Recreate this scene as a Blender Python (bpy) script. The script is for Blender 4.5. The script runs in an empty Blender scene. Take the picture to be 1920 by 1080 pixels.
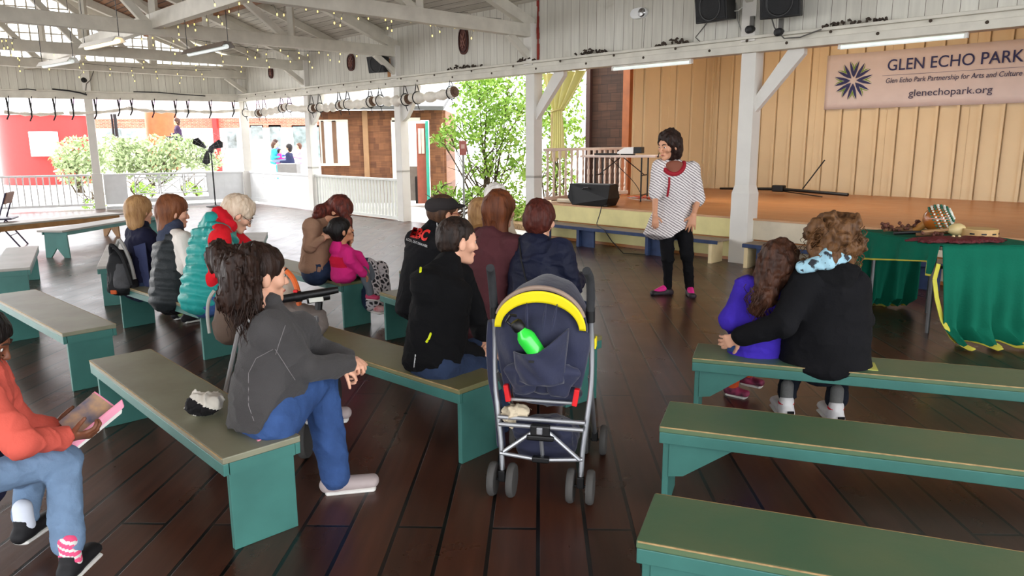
import bpy, bmesh, math, random
import numpy as np
from mathutils import Vector, Matrix, Euler
from mathutils.bvhtree import BVHTree
random.seed(7)
R_ = np.random.RandomState(11)
scene = bpy.context.scene
COL = scene.collection
# ------------------------------------------------------------------ camera
CAM_H = 1.527; FOC = 1377.0; PITCH = math.radians(11.258); ROLL = math.radians(-0.326)
cp, sp = math.cos(PITCH), math.sin(PITCH)
FW = Vector((0, cp, -sp)); UP0 = Vector((0, sp, cp)); RT0 = Vector((1, 0, 0))
RT = RT0*math.cos(ROLL)+UP0*math.sin(ROLL); UPV = -RT0*math.sin(ROLL)+UP0*math.cos(ROLL)
cam_d = bpy.data.cameras.new('camera'); cam = bpy.data.objects.new('camera', cam_d); COL.objects.link(cam)
cam_d.sensor_fit = 'HORIZONTAL'; cam_d.sensor_width = 36.0; cam_d.lens = FOC/1920*36.0
cam_d.clip_start = 0.05; cam_d.clip_end = 300
M = Matrix.Identity(4)
for i in range(3):
    M[i][0] = RT[i]; M[i][1] = UPV[i]; M[i][2] = -FW[i]
M[2][3] = CAM_H
cam.matrix_world = M
scene.camera = cam
# ------------------------------------------------------------------ exposure, world
scene.view_settings.view_transform = 'Standard'; scene.view_settings.look = 'None'
scene.view_settings.gamma = 1.0; scene.view_settings.use_curve_mapping = False
scene.view_settings.exposure = 1.05
scene.cycles.use_denoising = True
scene.cycles.max_bounces = 8; scene.cycles.diffuse_bounces = 5; scene.cycles.glossy_bounces = 3
scene.cycles.sample_clamp_indirect = 6.0
world = bpy.data.worlds.new('overcast_sky'); scene.world = world; world.use_nodes = True
wn = world.node_tree; wn.nodes.clear()
wo = wn.nodes.new('ShaderNodeOutputWorld'); wb = wn.nodes.new('ShaderNodeBackground')
wr = wn.nodes.new('ShaderNodeValToRGB'); wc = wn.nodes.new('ShaderNodeTexCoord'); ws = wn.nodes.new('ShaderNodeSeparateXYZ')
wn.links.new(wc.outputs['Generated'], ws.inputs[0]); wn.links.new(ws.outputs['Z'], wr.inputs[0])
wr.color_ramp.elements[0].position = 0.0; wr.color_ramp.elements[0].color = (0.92, 0.95, 1.0, 1)
wr.color_ramp.elements[1].position = 1.0; wr.color_ramp.elements[1].color = (1.0, 1.0, 1.0, 1)
wn.links.new(wr.outputs[0], wb.inputs[0]); wn.links.new(wb.outputs[0], wo.inputs[0])
wb.inputs[1].default_value = 2.6
def lamp(name, kind, loc, energy, color, size=1.0, size_y=None, rot=None, target=None, spread=None):
    d = bpy.data.lights.new(name, kind); o = bpy.data.objects.new(name, d); COL.objects.link(o)
    d.energy = energy; d.color = color; o.location = loc
    if kind == 'AREA':
        d.size = size
        if size_y: d.shape = 'RECTANGLE'; d.size_y = size_y
    elif kind == 'SUN': d.angle = size
    else: d.shadow_soft_size = size
    if target is not None: o.rotation_euler = (Vector(target)-Vector(loc)).to_track_quat('-Z', 'Y').to_euler()
    return o
# hazy daylight from the open west side of the park
lamp('sun', 'SUN', (-20, 16, 11), 5.0, (1.0, 0.97, 0.93), size=0.6, target=(0, 6, 0))
# frames of the pavilion: u along the stage side, n into the pavilion
KX, KY = -6.884, 19.412
UX, UY = 0.6968, -0.7173
NX, NY = -0.7173, -0.6968
YAW_R = math.atan2(UY, UX)
def RW(u, n, z): return Vector((KX+UX*u+NX*n, KY+UY*u+NY*n, z))
LYAW = math.radians(208.0)
LX, LY = math.cos(LYAW), math.sin(LYAW)
def LW(t, m, z):  # left wall: t away from the corner, m inwards
    return Vector((KX+LX*t-LY*m, KY+LY*t+LX*m, z))
# stage and work lamps the pavilion has (warm tungsten over the stage)
lamp('stage_lamp', 'AREA', RW(13.2, -2.2, 3.7), 16, (1.0, 0.78, 0.56), size=2.2, size_y=0.5, target=RW(13.4, -4.4, 1.0))
lamp('stage_lamp', 'AREA', RW(16.2, -2.2, 3.7), 4, (1.0, 0.72, 0.42), size=2.2, size_y=0.5, target=RW(16.4, -4.6, 1.0))
# ------------------------------------------------------------------ survey helpers
def ray(px, py): return FW + RT*((px-960)/FOC) - UPV*((py-540)/FOC)
def at(px, py, y):            # point at distance y in front of the camera station
    d = ray(px, py); t = y/d.y; return Vector((d.x*t, y, CAM_H+d.z*t))
def atz(px, py, z=0.0):       # point at height z
    d = ray(px, py); t = (z-CAM_H)/d.z; return Vector((d.x*t, d.y*t, z))
def onR(px, py, n=0.0):       # (u, z) on the vertical plane parallel to the stage side
    d = ray(px, py); k = (d.x*NX+d.y*NY); c = (-KX*NX-KY*NY)
    t = (n-c)/k; x, y = d.x*t-KX, d.y*t-KY
    return x*UX+y*UY, CAM_H+d.z*t
def onL(px, py, m=0.0):
    d = ray(px, py); nx, ny = -LY, LX; k = d.x*nx+d.y*ny; c = -KX*nx-KY*ny
    t = (m-c)/k; x, y = d.x*t-KX, d.y*t-KY
    return x*LX+y*LY, CAM_H+d.z*t
# ------------------------------------------------------------------ materials
def lin(c):
    c = c/255.0
    return c/12.92 if c <= 0.04045 else ((c+0.055)/1.055)**2.4
def rgb(r, g, b): return (lin(r), lin(g), lin(b), 1.0)
_mats = {}
def mat(name, c, rough=0.7, var=0.12, vscale=6.0, bump=0.0, bscale=40.0, metal=0.0, spec=0.4, c2=None, stretch=(1,1,1), coat=0.0, sheen=0.0, emis=None, estr=0.0, trans=0.0, alpha=1.0):
    if name in _mats: return _mats[name]
    m = bpy.data.materials.new(name); m.use_nodes = True; nt = m.node_tree; nt.nodes.clear()
    out = nt.nodes.new('ShaderNodeOutputMaterial'); b = nt.nodes.new('ShaderNodeBsdfPrincipled')
    nt.links.new(b.outputs[0], out.inputs[0])
    col = rgb(*c); tc = nt.nodes.new('ShaderNodeTexCoord'); mp = nt.nodes.new('ShaderNodeMapping')
    mp.inputs['Scale'].default_value = stretch; nt.links.new(tc.outputs['Object'], mp.inputs[0])
    n = nt.nodes.new('ShaderNodeTexNoise'); n.inputs['Scale'].default_value = vscale; n.inputs['Detail'].default_value = 5
    nt.links.new(mp.outputs[0], n.inputs[0])
    r = nt.nodes.new('ShaderNodeValToRGB'); r.color_ramp.elements[0].position = 0.3; r.color_ramp.elements[1].position = 0.72
    if c2 is None:
        r.color_ramp.elements[0].color = tuple(x*(1-var) for x in col[:3])+(1,)
        r.color_ramp.elements[1].color = tuple(min(1, x*(1+var)) for x in col[:3])+(1,)
    else:
        r.color_ramp.elements[0].color = col; r.color_ramp.elements[1].color = rgb(*c2)
    nt.links.new(n.outputs['Fac'], r.inputs[0]); nt.links.new(r.outputs[0], b.inputs['Base Color'])
    b.inputs['Roughness'].default_value = rough; b.inputs['Metallic'].default_value = metal
    b.inputs['Specular IOR Level'].default_value = spec
    if coat: b.inputs['Coat Weight'].default_value = coat
    if sheen: b.inputs['Sheen Weight'].default_value = sheen
    if trans: b.inputs['Transmission Weight'].default_value = trans
    if alpha < 1: b.inputs['Alpha'].default_value = alpha
    if emis: b.inputs['Emission Color'].default_value = rgb(*emis); b.inputs['Emission Strength'].default_value = estr
    if bump:
        n2 = nt.nodes.new('ShaderNodeTexNoise'); n2.inputs['Scale'].default_value = bscale; n2.inputs['Detail'].default_value = 4
        nt.links.new(mp.outputs[0], n2.inputs[0])
        bp = nt.nodes.new('ShaderNodeBump'); bp.inputs['Strength'].default_value = bump; bp.inputs['Distance'].default_value = 0.01
        nt.links.new(n2.outputs['Fac'], bp.inputs['Height']); nt.links.new(bp.outputs[0], b.inputs['Normal'])
    _mats[name] = m
    return m
def board_mat(name, c, c2, axis_yaw=0.0, width=0.2, length=3.0, gap=0.02, gapc=(40,36,32), rough=0.5, vertical=False, gloss_var=0.0, bump=0.4, rot=None, noise=0.35, dirt=None, spec=0.5):
    """boards from a brick texture in object coordinates, turned by axis_yaw; vertical boards run along z"""
    if name in _mats: return _mats[name]
    m = bpy.data.materials.new(name); m.use_nodes = True; nt = m.node_tree; nt.nodes.clear()
    out = nt.nodes.new('ShaderNodeOutputMaterial'); b = nt.nodes.new('ShaderNodeBsdfPrincipled'); nt.links.new(b.outputs[0], out.inputs[0])
    tc = nt.nodes.new('ShaderNodeTexCoord'); mp = nt.nodes.new('ShaderNodeMapping')
    if rot is not None: mp.inputs['Rotation'].default_value = rot
    else: mp.inputs['Rotation'].default_value = (0, 0, -axis_yaw)
    nt.links.new(tc.outputs['Object'], mp.inputs[0])
    src = mp.outputs[0]
    bt = nt.nodes.new('ShaderNodeTexBrick'); bt.inputs['Scale'].default_value = 1.0
    bt.inputs['Brick Width'].default_value = length; bt.inputs['Row Height'].default_value = width
    bt.inputs['Mortar Size'].default_value = gap*width*0.5; bt.inputs['Mortar Smooth'].default_value = 0.1
    bt.offset = 0.37; bt.offset_frequency = 2
    bt.inputs['Color1'].default_value = rgb(*c); bt.inputs['Color2'].default_value = rgb(*c2); bt.inputs['Mortar'].default_value = rgb(*gapc)
    nt.links.new(src, bt.inputs['Vector'])
    mp2 = nt.nodes.new('ShaderNodeMapping'); mp2.inputs['Scale'].default_value = (1.2, 14, 14); nt.links.new(src, mp2.inputs[0])
    ns = nt.nodes.new('ShaderNodeTexNoise'); ns.inputs['Scale'].default_value = 1.6; ns.inputs['Detail'].default_value = 6; nt.links.new(mp2.outputs[0], ns.inputs[0])
    hs = nt.nodes.new('ShaderNodeMapRange'); hs.inputs['From Min'].default_value = 0.3; hs.inputs['From Max'].default_value = 0.7
    hs.inputs['To Min'].default_value = 1-noise; hs.inputs['To Max'].default_value = 1+noise*0.6
    nt.links.new(ns.outputs['Fac'], hs.inputs[0])
    mul = nt.nodes.new('ShaderNodeVectorMath'); mul.operation = 'SCALE'
    nt.links.new(bt.outputs['Color'], mul.inputs[0]); nt.links.new(hs.outputs[0], mul.inputs['Scale'])
    last = mul.outputs[0]
    if dirt:
        nd = nt.nodes.new('ShaderNodeTexNoise'); nd.inputs['Scale'].default_value = dirt[1]; nd.inputs['Detail'].default_value = 8; nd.inputs['Roughness'].default_value = 0.65
        nt.links.new(tc.outputs['Object'], nd.inputs[0])
        rr = nt.nodes.new('ShaderNodeValToRGB'); rr.color_ramp.elements[0].position = dirt[2]; rr.color_ramp.elements[1].position = dirt[3]
        nt.links.new(nd.outputs['Fac'], rr.inputs[0])
        mx = nt.nodes.new('ShaderNodeMix'); mx.data_type = 'RGBA'; mx.inputs[7].default_value = rgb(*dirt[0])
        nt.links.new(rr.outputs[0], mx.inputs[0]); nt.links.new(last, mx.inputs[6]); last = mx.outputs[2]
    nt.links.new(last, b.inputs['Base Color'])
    b.inputs['Specular IOR Level'].default_value = spec
    if gloss_var:
        mr = nt.nodes.new('ShaderNodeMapRange'); mr.inputs['To Min'].default_value = rough-gloss_var; mr.inputs['To Max'].default_value = rough+gloss_var
        mr.inputs['From Min'].default_value = 0.3; mr.inputs['From Max'].default_value = 0.7
        n3 = nt.nodes.new('ShaderNodeTexNoise'); n3.inputs['Scale'].default_value = 3.0; n3.inputs['Detail'].default_value = 5; nt.links.new(src, n3.inputs[0])
        nt.links.new(n3.outputs['Fac'], mr.inputs[0]); nt.links.new(mr.outputs[0], b.inputs['Roughness'])
    else: b.inputs['Roughness'].default_value = rough
    bp = nt.nodes.new('ShaderNodeBump'); bp.inputs['Strength'].default_value = bump; bp.inputs['Distance'].default_value = 0.006
    inv = nt.nodes.new('ShaderNodeMath'); inv.operation = 'MULTIPLY_ADD'; inv.inputs[1].default_value = -1.0
    sc_ = nt.nodes.new('ShaderNodeMath'); sc_.operation = 'MULTIPLY'; sc_.inputs[1].default_value = 0.22
    nt.links.new(ns.outputs['Fac'], sc_.inputs[0]); nt.links.new(bt.outputs['Fac'], inv.inputs[0]); nt.links.new(sc_.outputs[0], inv.inputs[2])
    nt.links.new(inv.outputs[0], bp.inputs['Height']); nt.links.new(bp.outputs[0], b.inputs['Normal'])
    _mats[name] = m
    return m
# ------------------------------------------------------------------ object helpers
def tag(o, label=None, cat=None, group=None, kind=None):
    if label: o['label'] = label
    if cat: o['category'] = cat
    if group: o['group'] = group
    if kind: o['kind'] = kind
    return o
def empty(name, loc, yaw=0.0, label=None, cat=None, group=None):
    o = bpy.data.objects.new(name, None); COL.objects.link(o); o.location = loc; o.rotation_euler = (0, 0, yaw)
    o.empty_display_size = 0.1
    return tag(o, label, cat, group)
def copy_tree(o, parent=None):
    c = o.copy(); COL.objects.link(c)
    if parent is not None: c.parent = parent
    for ch in list(o.children): copy_tree(ch, c)
    return c
class MB:
    def __init__(s): s.v = []; s.f = []; s.m = []
    def add(s, vs, fs, mi=0):
        k = len(s.v); s.v += [tuple(v) for v in vs]; s.f += [tuple(i+k for i in f) for f in fs]; s.m += [mi]*len(fs); return s
    def box(s, c, d, yaw=0.0, mi=0, rot=None):
        hx, hy, hz = d[0]/2, d[1]/2, d[2]/2
        R = rot if rot is not None else Matrix.Rotation(yaw, 3, 'Z')
        vs = [Vector(c)+R@Vector((x*hx, y*hy, z*hz)) for z in (-1, 1) for y in (-1, 1) for x in (-1, 1)]
        return s.add(vs, [(0,2,3,1),(4,5,7,6),(0,1,5,4),(2,6,7,3),(0,4,6,2),(1,3,7,5)], mi)
    def bar(s, a, b, w, h, up=(0,0,1), mi=0):
        a, b = Vector(a), Vector(b); d = (b-a).normalized(); u = Vector(up)
        if abs(d.dot(u)) > 0.98: u = Vector((1,0,0))
        x = d.cross(u).normalized(); y = x.cross(d).normalized()
        vs = [p+x*(i*w/2)+y*(j*h/2) for p in (a, b) for j in (-1, 1) for i in (-1, 1)]
        return s.add(vs, [(0,2,3,1),(4,5,7,6),(0,1,5,4),(2,6,7,3),(0,4,6,2),(1,3,7,5)], mi)
    def tube(s, pts, r, seg=8, cap=True, mi=0):
        pts = [Vector(p) for p in pts]; n = len(pts); rs = r if hasattr(r, '__len__') else [r]*n
        t0 = (pts[1]-pts[0]).normalized(); u = t0.orthogonal().normalized(); rings = []
        for i in range(n):
            t = (pts[min(i+1, n-1)]-pts[max(i-1, 0)])
            t = t.normalized() if t.length > 1e-9 else t0
            u = (u-t*u.dot(t)); u = u.normalized() if u.length > 1e-6 else t.orthogonal().normalized()
            w = t.cross(u)
            rings.append([pts[i]+(u*math.cos(2*math.pi*k/seg)+w*math.sin(2*math.pi*k/seg))*rs[i] for k in range(seg)])
        vs = [p for rg in rings for p in rg]; fs = []
        for i in range(n-1):
            for k in range(seg):
                k2 = (k+1) % seg; fs.append((i*seg+k, i*seg+k2, (i+1)*seg+k2, (i+1)*seg+k))
        if cap: fs.append(tuple(range(seg-1, -1, -1))); fs.append(tuple((n-1)*seg+k for k in range(seg)))
        return s.add(vs, fs, mi)
    def lathe(s, prof, c=(0,0,0), seg=20, axis='Z', R=None, mi=0):
        vs = []; n = len(prof); c = Vector(c)
        for (r, z) in prof:
            for k in range(seg):
                a = 2*math.pi*k/seg; p = Vector((r*math.cos(a), r*math.sin(a), z))
                if R is not None: p = R@p
                elif axis == 'X': p = Vector((p.z, p.x, p.y))
                elif axis == 'Y': p = Vector((p.x, p.z, p.y))
                vs.append(c+p)
        fs = [(i*seg+k, i*seg+(k+1) % seg, (i+1)*seg+(k+1) % seg, (i+1)*seg+k) for i in range(n-1) for k in range(seg)]
        fs.append(tuple(range(seg-1, -1, -1))); fs.append(tuple((n-1)*seg+k for k in range(seg)))
        return s.add(vs, fs, mi)
    def prism(s, poly, a, b, mi=0):
        """poly: list of points (Vectors); a,b offset vectors of the two faces"""
        a, b = Vector(a), Vector(b); n = len(poly)
        vs = [Vector(p)+a for p in poly]+[Vector(p)+b for p in poly]
        fs = [tuple(range(n-1, -1, -1)), tuple(range(n, 2*n))]+[(i, (i+1) % n, n+(i+1) % n, n+i) for i in range(n)]
        return s.add(vs, fs, mi)
    def grid(s, fn, nu, nv, mi=0):
        vs = [fn(i/nu, j/nv) for i in range(nu+1) for j in range(nv+1)]
        fs = [(i*(nv+1)+j, (i+1)*(nv+1)+j, (i+1)*(nv+1)+j+1, i*(nv+1)+j+1) for i in range(nu) for j in range(nv)]
        return s.add(vs, fs, mi)
    def build(s, name, mats, parent=None, smooth=False, bevel=0.0, solid=0.0, loc=None, kind=None, label=None):
        me = bpy.data.meshes.new(name)
        off = Vector(loc) if loc is not None else None
        vs = [tuple(Vector(v)-off) for v in s.v] if off is not None else s.v
        me.from_pydata(vs, [], s.f)
        if not isinstance(mats, (list, tuple)): mats = [mats]
        for m in mats: me.materials.append(m)
        if len(mats) > 1: me.polygons.foreach_set('material_index', s.m)
        bm = bmesh.new(); bm.from_mesh(me); bmesh.ops.recalc_face_normals(bm, faces=bm.faces); bm.to_mesh(me); bm.free()
        if smooth:
            me.polygons.foreach_set('use_smooth', [True]*len(me.polygons))
            me.set_sharp_from_angle(angle=math.radians(40))
        me.update(); o = bpy.data.objects.new(name, me); COL.objects.link(o)
        if off is not None: o.location = off
        if parent is not None: o.parent = parent
        if bevel: b = o.modifiers.new('bevel', 'BEVEL'); b.width = bevel; b.segments = 2; b.limit_method = 'ANGLE'
        if solid: b = o.modifiers.new('solid', 'SOLIDIFY'); b.thickness = solid; b.offset = 0
        if kind: o['kind'] = kind
        if label: o['label'] = label
        return o
# ------------------------------------------------------------------ implicit surfaces
def V3(v): return np.array([v[0], v[1], v[2]], dtype=np.float64)
PERM_Z = Matrix(((0, 0, 1), (1, 0, 0), (0, 1, 0))).to_euler('XYZ')
def vnoise(p, f, seed=0):
    q = p*f+seed*17.31; i = np.floor(q).astype(np.int64); t = q-i; t = t*t*(3-2*t)
    def h(a, b, c):
        n = (a*73856093) ^ (b*19349663) ^ (c*83492791) ^ (seed*7919)
        n = (n ^ (n >> 13))*1274126177; n = n ^ (n >> 16)
        return (n & 0xffff)/65535.0
    x, y, z = i[:, 0], i[:, 1], i[:, 2]; tx, ty, tz = t[:, 0], t[:, 1], t[:, 2]
    r = 0
    for dx in (0, 1):
        for dy in (0, 1):
            for dz in (0, 1):
                w = (tx if dx else 1-tx)*(ty if dy else 1-ty)*(tz if dz else 1-tz)
                r = r+w*h(x+dx, y+dy, z+dz)
    return r-0.5
class Sdf:
    def __init__(s): s.pr = []; s.lo = np.full(3, 1e9); s.hi = np.full(3, -1e9); s.disp = []
    def _b(s, pts, r):
        for p in pts: s.lo = np.minimum(s.lo, V3(p)-r); s.hi = np.maximum(s.hi, V3(p)+r)
    def cap(s, a, b, ra, rb=None, k=0.02, op='u'):
        rb = ra if rb is None else rb; a, b = V3(a), V3(b); ba = b-a; bb = max(ba@ba, 1e-9)
        if op == 'u': s._b([a, b], max(ra, rb))
        def f(p):
            pa = p-a; t = np.clip(pa@ba/bb, 0, 1)
            return np.linalg.norm(pa-t[:, None]*ba, axis=1)-(ra+(rb-ra)*t)
        s.pr.append((op, k, f)); return s
    def sph(s, c, r, k=0.02, op='u'): return s.cap(c, c, r, r, k, op)
    def ell(s, c, r, R=None, k=0.02, op='u'):
        c = V3(c); r = np.array(r, float); R = np.eye(3) if R is None else np.array(R)
        if op == 'u': s._b([c], max(r))
        def f(p):
            q = (p-c)@R; n0 = np.linalg.norm(q/r, axis=1); n1 = np.linalg.norm(q/(r*r), axis=1)+1e-9
            return n0*(n0-1)/n1
        s.pr.append((op, k, f)); return s
    def ecap(s, a, b, lat, wa, wb, da, db, k=0.02, op='u', round_=1.0):
        """tapered body of elliptic section: half widths wa->wb along lat, half depths da->db"""
        a, b = V3(a), V3(b); ba = b-a; L = np.linalg.norm(ba); ax = ba/max(L, 1e-6)
        lat = V3(lat); lat = lat-ax*(lat@ax); lat /= np.linalg.norm(lat); dp = np.cross(ax, lat)
        if op == 'u': s._b([a, b], max(wa, wb, da, db))
        def f(p):
            pa = p-a; h = pa@ax; t = np.clip(h/max(L, 1e-6), 0, 1); w = wa+(wb-wa)*t; d = da+(db-da)*t
            e = h-t*L; x = (pa@lat)/w; y = (pa@dp)/d; z = e/(np.minimum(w, d)*round_)
            n0 = np.sqrt(x*x+y*y+z*z)
            n1 = np.sqrt((x/w)**2+(y/d)**2+(z/(np.minimum(w, d)*round_))**2)+1e-9
            return n0*(n0-1)/n1
        s.pr.append((op, k, f)); return s
    def chain(s, pts, rs, k=0.02):
        for i in range(len(pts)-1): s.cap(pts[i], pts[i+1], rs[i], rs[i+1], k)
        return s
    def plane(s, c, n, k=0.005):   # keep the side n points away from
        c, n = V3(c), V3(n); n = n/np.linalg.norm(n)
        s.pr.append(('i', k, lambda p: (p-c)@n)); return s
    def __call__(s, p):
        d = None
        for op, k, f in s.pr:
            e = f(p)
            if d is None: d = e; continue
            if op == 'u':
                h = np.clip(0.5+0.5*(d-e)/k, 0, 1); d = d*(1-h)+e*h-k*h*(1-h)
            elif op == 's':
                e = -e; h = np.clip(0.5-0.5*(d-e)/k, 0, 1); d = d*(1-h)+e*h+k*h*(1-h)
            elif op == 'i':
                h = np.clip(0.5-0.5*(d-e)/k, 0, 1); d = d*(1-h)+e*h+k*h*(1-h)
        for f in s.disp: d = d+f(p)
        return d
    def folds(s, amp, fx, fy, fz, seed=1):
        fr = np.array([fx, fy, fz])
        def f(p):
            w = np.stack([vnoise(p*fr, .7, seed+21), vnoise(p*fr, .7, seed+22), vnoise(p*fr, .7, seed+23)], 1)*0.9
            q = p*fr+w; r = 1-np.abs(vnoise(q, 1.15, seed+31))*2; r2 = 1-np.abs(vnoise(q, 2.6, seed+33))*2
            return amp*(1.5*vnoise(q, 1.0, seed)+0.5*vnoise(q, 2.1, seed+5)-0.75*(r**5-.25)-0.45*(r2**5-.25))
        s.disp.append(f); return s
def surf(sdf, vox, name, mats, parent=None, base=None, pad=0.02, color_fn=None):
    lo = sdf.lo-pad; hi = sdf.hi+pad; B = 4
    n = np.ceil((hi-lo)/(vox*B)).astype(int)
    N = n*B+1
    ci = np.stack(np.meshgrid(*[np.arange(k) for k in n], indexing='ij'), -1).reshape(-1, 3)
    cc = lo+(ci+0.5)*vox*B
    dc = np.concatenate([sdf(cc[i:i+60000]) for i in range(0, len(cc), 60000)])
    thr = vox*B*0.87*1.35+0.012
    val = np.empty(N, np.float32)
    big = np.repeat(np.repeat(np.repeat(np.sign(dc).reshape(n), B, 0), B, 1), B, 2)
    val[:] = 1.0; val[:-1, :-1, :-1] = big*0.5
    act = ci[np.abs(dc) < thr]
    off = np.stack(np.meshgrid(*[np.arange(B+1)]*3, indexing='ij'), -1).reshape(-1, 3)
    idx = (act[:, None, :]*B+off[None]).reshape(-1, 3)
    flat = np.unique(np.ravel_multi_index(idx.T, N)); g = np.stack(np.unravel_index(flat, N), -1)
    v = np.concatenate([sdf(lo+g[i:i+60000]*vox) for i in range(0, len(g), 60000)])
    val.reshape(-1)[flat] = v
    ins = val < 0
    c = np.zeros(np.array(N)-1, np.int8)
    for a in (0, 1):
        for b in (0, 1):
            for d in (0, 1): c += ins[a:N[0]-1+a, b:N[1]-1+b, d:N[2]-1+d]
    am = (c > 0) & (c < 8); cells = np.argwhere(am)
    vid = np.full(am.shape, -1, np.int64); vid[am] = np.arange(len(cells))
    P = np.zeros((len(cells), 3)); W = np.zeros(len(cells))
    for ax in range(3):
        o1, o2 = [k for k in range(3) if k != ax]
        for a in (0, 1):
            for b in (0, 1):
                s0 = np.zeros(3, int); s0[o1] = a; s0[o2] = b; s1 = s0.copy(); s1[ax] = 1
                p0 = cells+s0; p1 = cells+s1
                v0 = val[p0[:, 0], p0[:, 1], p0[:, 2]]; v1 = val[p1[:, 0], p1[:, 1], p1[:, 2]]
                mk = (v0 < 0) != (v1 < 0); t = np.where(mk, v0/np.where(mk, v0-v1, 1), 0)
                pos = s0+(s1-s0)*t[:, None]; P += pos*mk[:, None]; W += mk
    P = lo+(cells+P/W[:, None])*vox
    faces = []
    for ax in range(3):
        o1, o2 = (ax+1) % 3, (ax+2) % 3
        sl0 = [slice(None)]*3; sl1 = [slice(None)]*3; sl0[ax] = slice(0, -1); sl1[ax] = slice(1, None)
        e = np.argwhere(ins[tuple(sl0)] != ins[tuple(sl1)])
        e = e[(e[:, o1] > 0) & (e[:, o2] > 0) & (e[:, o1] < N[o1]-1) & (e[:, o2] < N[o2]-1)]
        d1 = np.zeros(3, int); d1[o1] = 1; d2 = np.zeros(3, int); d2[o2] = 1
        q = [e-d1-d2, e-d2, e, e-d1]
        f = np.stack([vid[k[:, 0], k[:, 1], k[:, 2]] for k in q], 1)
        fl = ins[e[:, 0], e[:, 1], e[:, 2]]; f[~fl] = f[~fl][:, ::-1]
        faces.append(f)
    F = np.concatenate(faces); F = F[(F >= 0).all(1)]
    if base is not None: P = P-V3(base)
    me = bpy.data.meshes.new(name)
    me.vertices.add(len(P)); me.vertices.foreach_set('co', P.astype(np.float32).ravel())
    me.loops.add(len(F)*4); me.loops.foreach_set('vertex_index', F.astype(np.int32).ravel())
    me.polygons.add(len(F)); me.polygons.foreach_set('loop_start', np.arange(0, len(F)*4, 4, dtype=np.int32))
    me.polygons.foreach_set('use_smooth', np.ones(len(F), bool))
    if not isinstance(mats, (list, tuple)): mats = [mats]
    for m in mats: me.materials.append(m)
    if color_fn is not None:
        cen = P[F].mean(1)+(V3(base) if base is not None else 0)
        me.polygons.foreach_set('material_index', color_fn(cen).astype(np.int32))
    me.update(); me.validate()
    o = bpy.data.objects.new(name, me); COL.objects.link(o)
    if parent is not None: o.parent = parent
    elif base is not None: o.location = base
    return o
# ================================================================== MATERIALS OF THE PLACE
M_white = mat('white_paint', (218, 215, 208), rough=0.55, var=0.05, vscale=3, bump=0.08, bscale=20)
M_beam = mat('old_white_paint', (206, 202, 190), rough=0.6, var=0.1, vscale=5, bump=0.2, bscale=18, c2=None)
M_rail = mat('railing_paint', (226, 228, 228), rough=0.5, var=0.05)
M_brown = mat('raw_roof_wood', (132, 92, 62), rough=0.8, var=0.3, vscale=6, stretch=(1, 1, 1))
M_dark = mat('dark_metal', (22, 22, 24), rough=0.5, var=0.2)
M_black = mat('black_plastic', (14, 14, 15), rough=0.45, var=0.15)
M_grime = mat('grime', (60, 54, 46), rough=0.9, var=0.3)
M_floor = board_mat('floor_boards', (80, 45, 31), (58, 33, 23), axis_yaw=math.radians(87.9), width=0.19, length=4.3, gap=0.085, gapc=(7, 4, 3), rough=0.30, gloss_var=0.04, bump=0.7, noise=0.3, dirt=((112, 88, 72), 1.3, 0.62, 0.98), spec=0.55)
M_wallboard = board_mat('painted_boards', (206, 204, 194), (194, 191, 180), width=0.16, length=30, gap=0.035, gapc=(92, 84, 72), rough=0.6, rot=PERM_Z, noise=0.10, bump=0.3, dirt=((150, 138, 116), 2.2, 0.60, 0.95))
M_deck = board_mat('roof_deck', (206, 202, 192), (190, 186, 174), width=0.14, length=20, gap=0.06, gapc=(52, 44, 36), rough=0.8, rot=(0, 0, 0), noise=0.2, bump=0.3)
M_deckbrown = board_mat('bare_roof_deck', (138, 96, 64), (104, 70, 46), width=0.13, length=5, gap=0.16, gapc=(26, 18, 12), rough=0.85, rot=(0, 0, 0), noise=0.35, bump=0.4)
M_stagewall = mat('stage_wall_paint', (222, 202, 164), rough=0.5, var=0.04, vscale=2, bump=0.06, bscale=12)
M_stagefloor = board_mat('stage_floor_boards', (178, 116, 62), (168, 106, 54), axis_yaw=YAW_R, width=0.07, length=1.6, gap=0.04, gapc=(134, 78, 42), rough=0.34, gloss_var=0.03, bump=0.03, noise=0.05)
M_yellow = mat('pale_yellow_paint', (222, 210, 148), rough=0.6, var=0.10, vscale=4)
M_asphalt = mat('pale_paving', (196, 194, 190), rough=0.9, var=0.08, vscale=2)
M_shingle = board_mat('cedar_shingles', (138, 92, 62), (104, 66, 46), width=0.15, length=0.13, gap=0.012, gapc=(84, 54, 38), rough=0.85, rot=(math.radians(90), 0, 0), noise=0.3, bump=0.6)
# ------------------------------------------------------------------ ground and floor
PAV = [RW(0.35, -0.05, 0), RW(10.5, -0.05, 0), RW(24.5, -0.05, 0), RW(24.5, 15.0, 0), RW(3.4, 15.0, 0)]
pL = [LW(0, -0.1, 0), LW(16, -0.1, 0)]
fl = MB()
fp = [LW(-0.05, -0.08, 0), RW(24.5, -0.08, 0), RW(24.5, 17, 0), LW(19.5, -0.08, 0)]
fl.prism([Vector((p.x, p.y, 0)) for p in fp], (0, 0, -0.12), (0, 0, 0))
tag(fl.build('floor', M_floor), kind='structure')
g = MB(); g.box((0, 12, -0.2), (160, 130, 0.1)); tag(g.build('ground', M_asphalt), kind='structure')
# leaf litter bed outside the open bay
M_soil = mat('leaf_litter', (168, 138, 104), rough=0.95, var=0.4, vscale=30, bump=0.6, bscale=60, c2=(104, 84, 58))
g = MB(); q = [RW(6.9, -1.6, 0), RW(10.6, -1.2, 0), RW(10.6, -8, 0), RW(3.8, -8, 0)]
g.prism([Vector((p.x, p.y, 0)) for p in q], (0, 0, -0.16), (0, 0, -0.04)); tag(g.build('planting_bed', M_soil), kind='structure')
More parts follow.
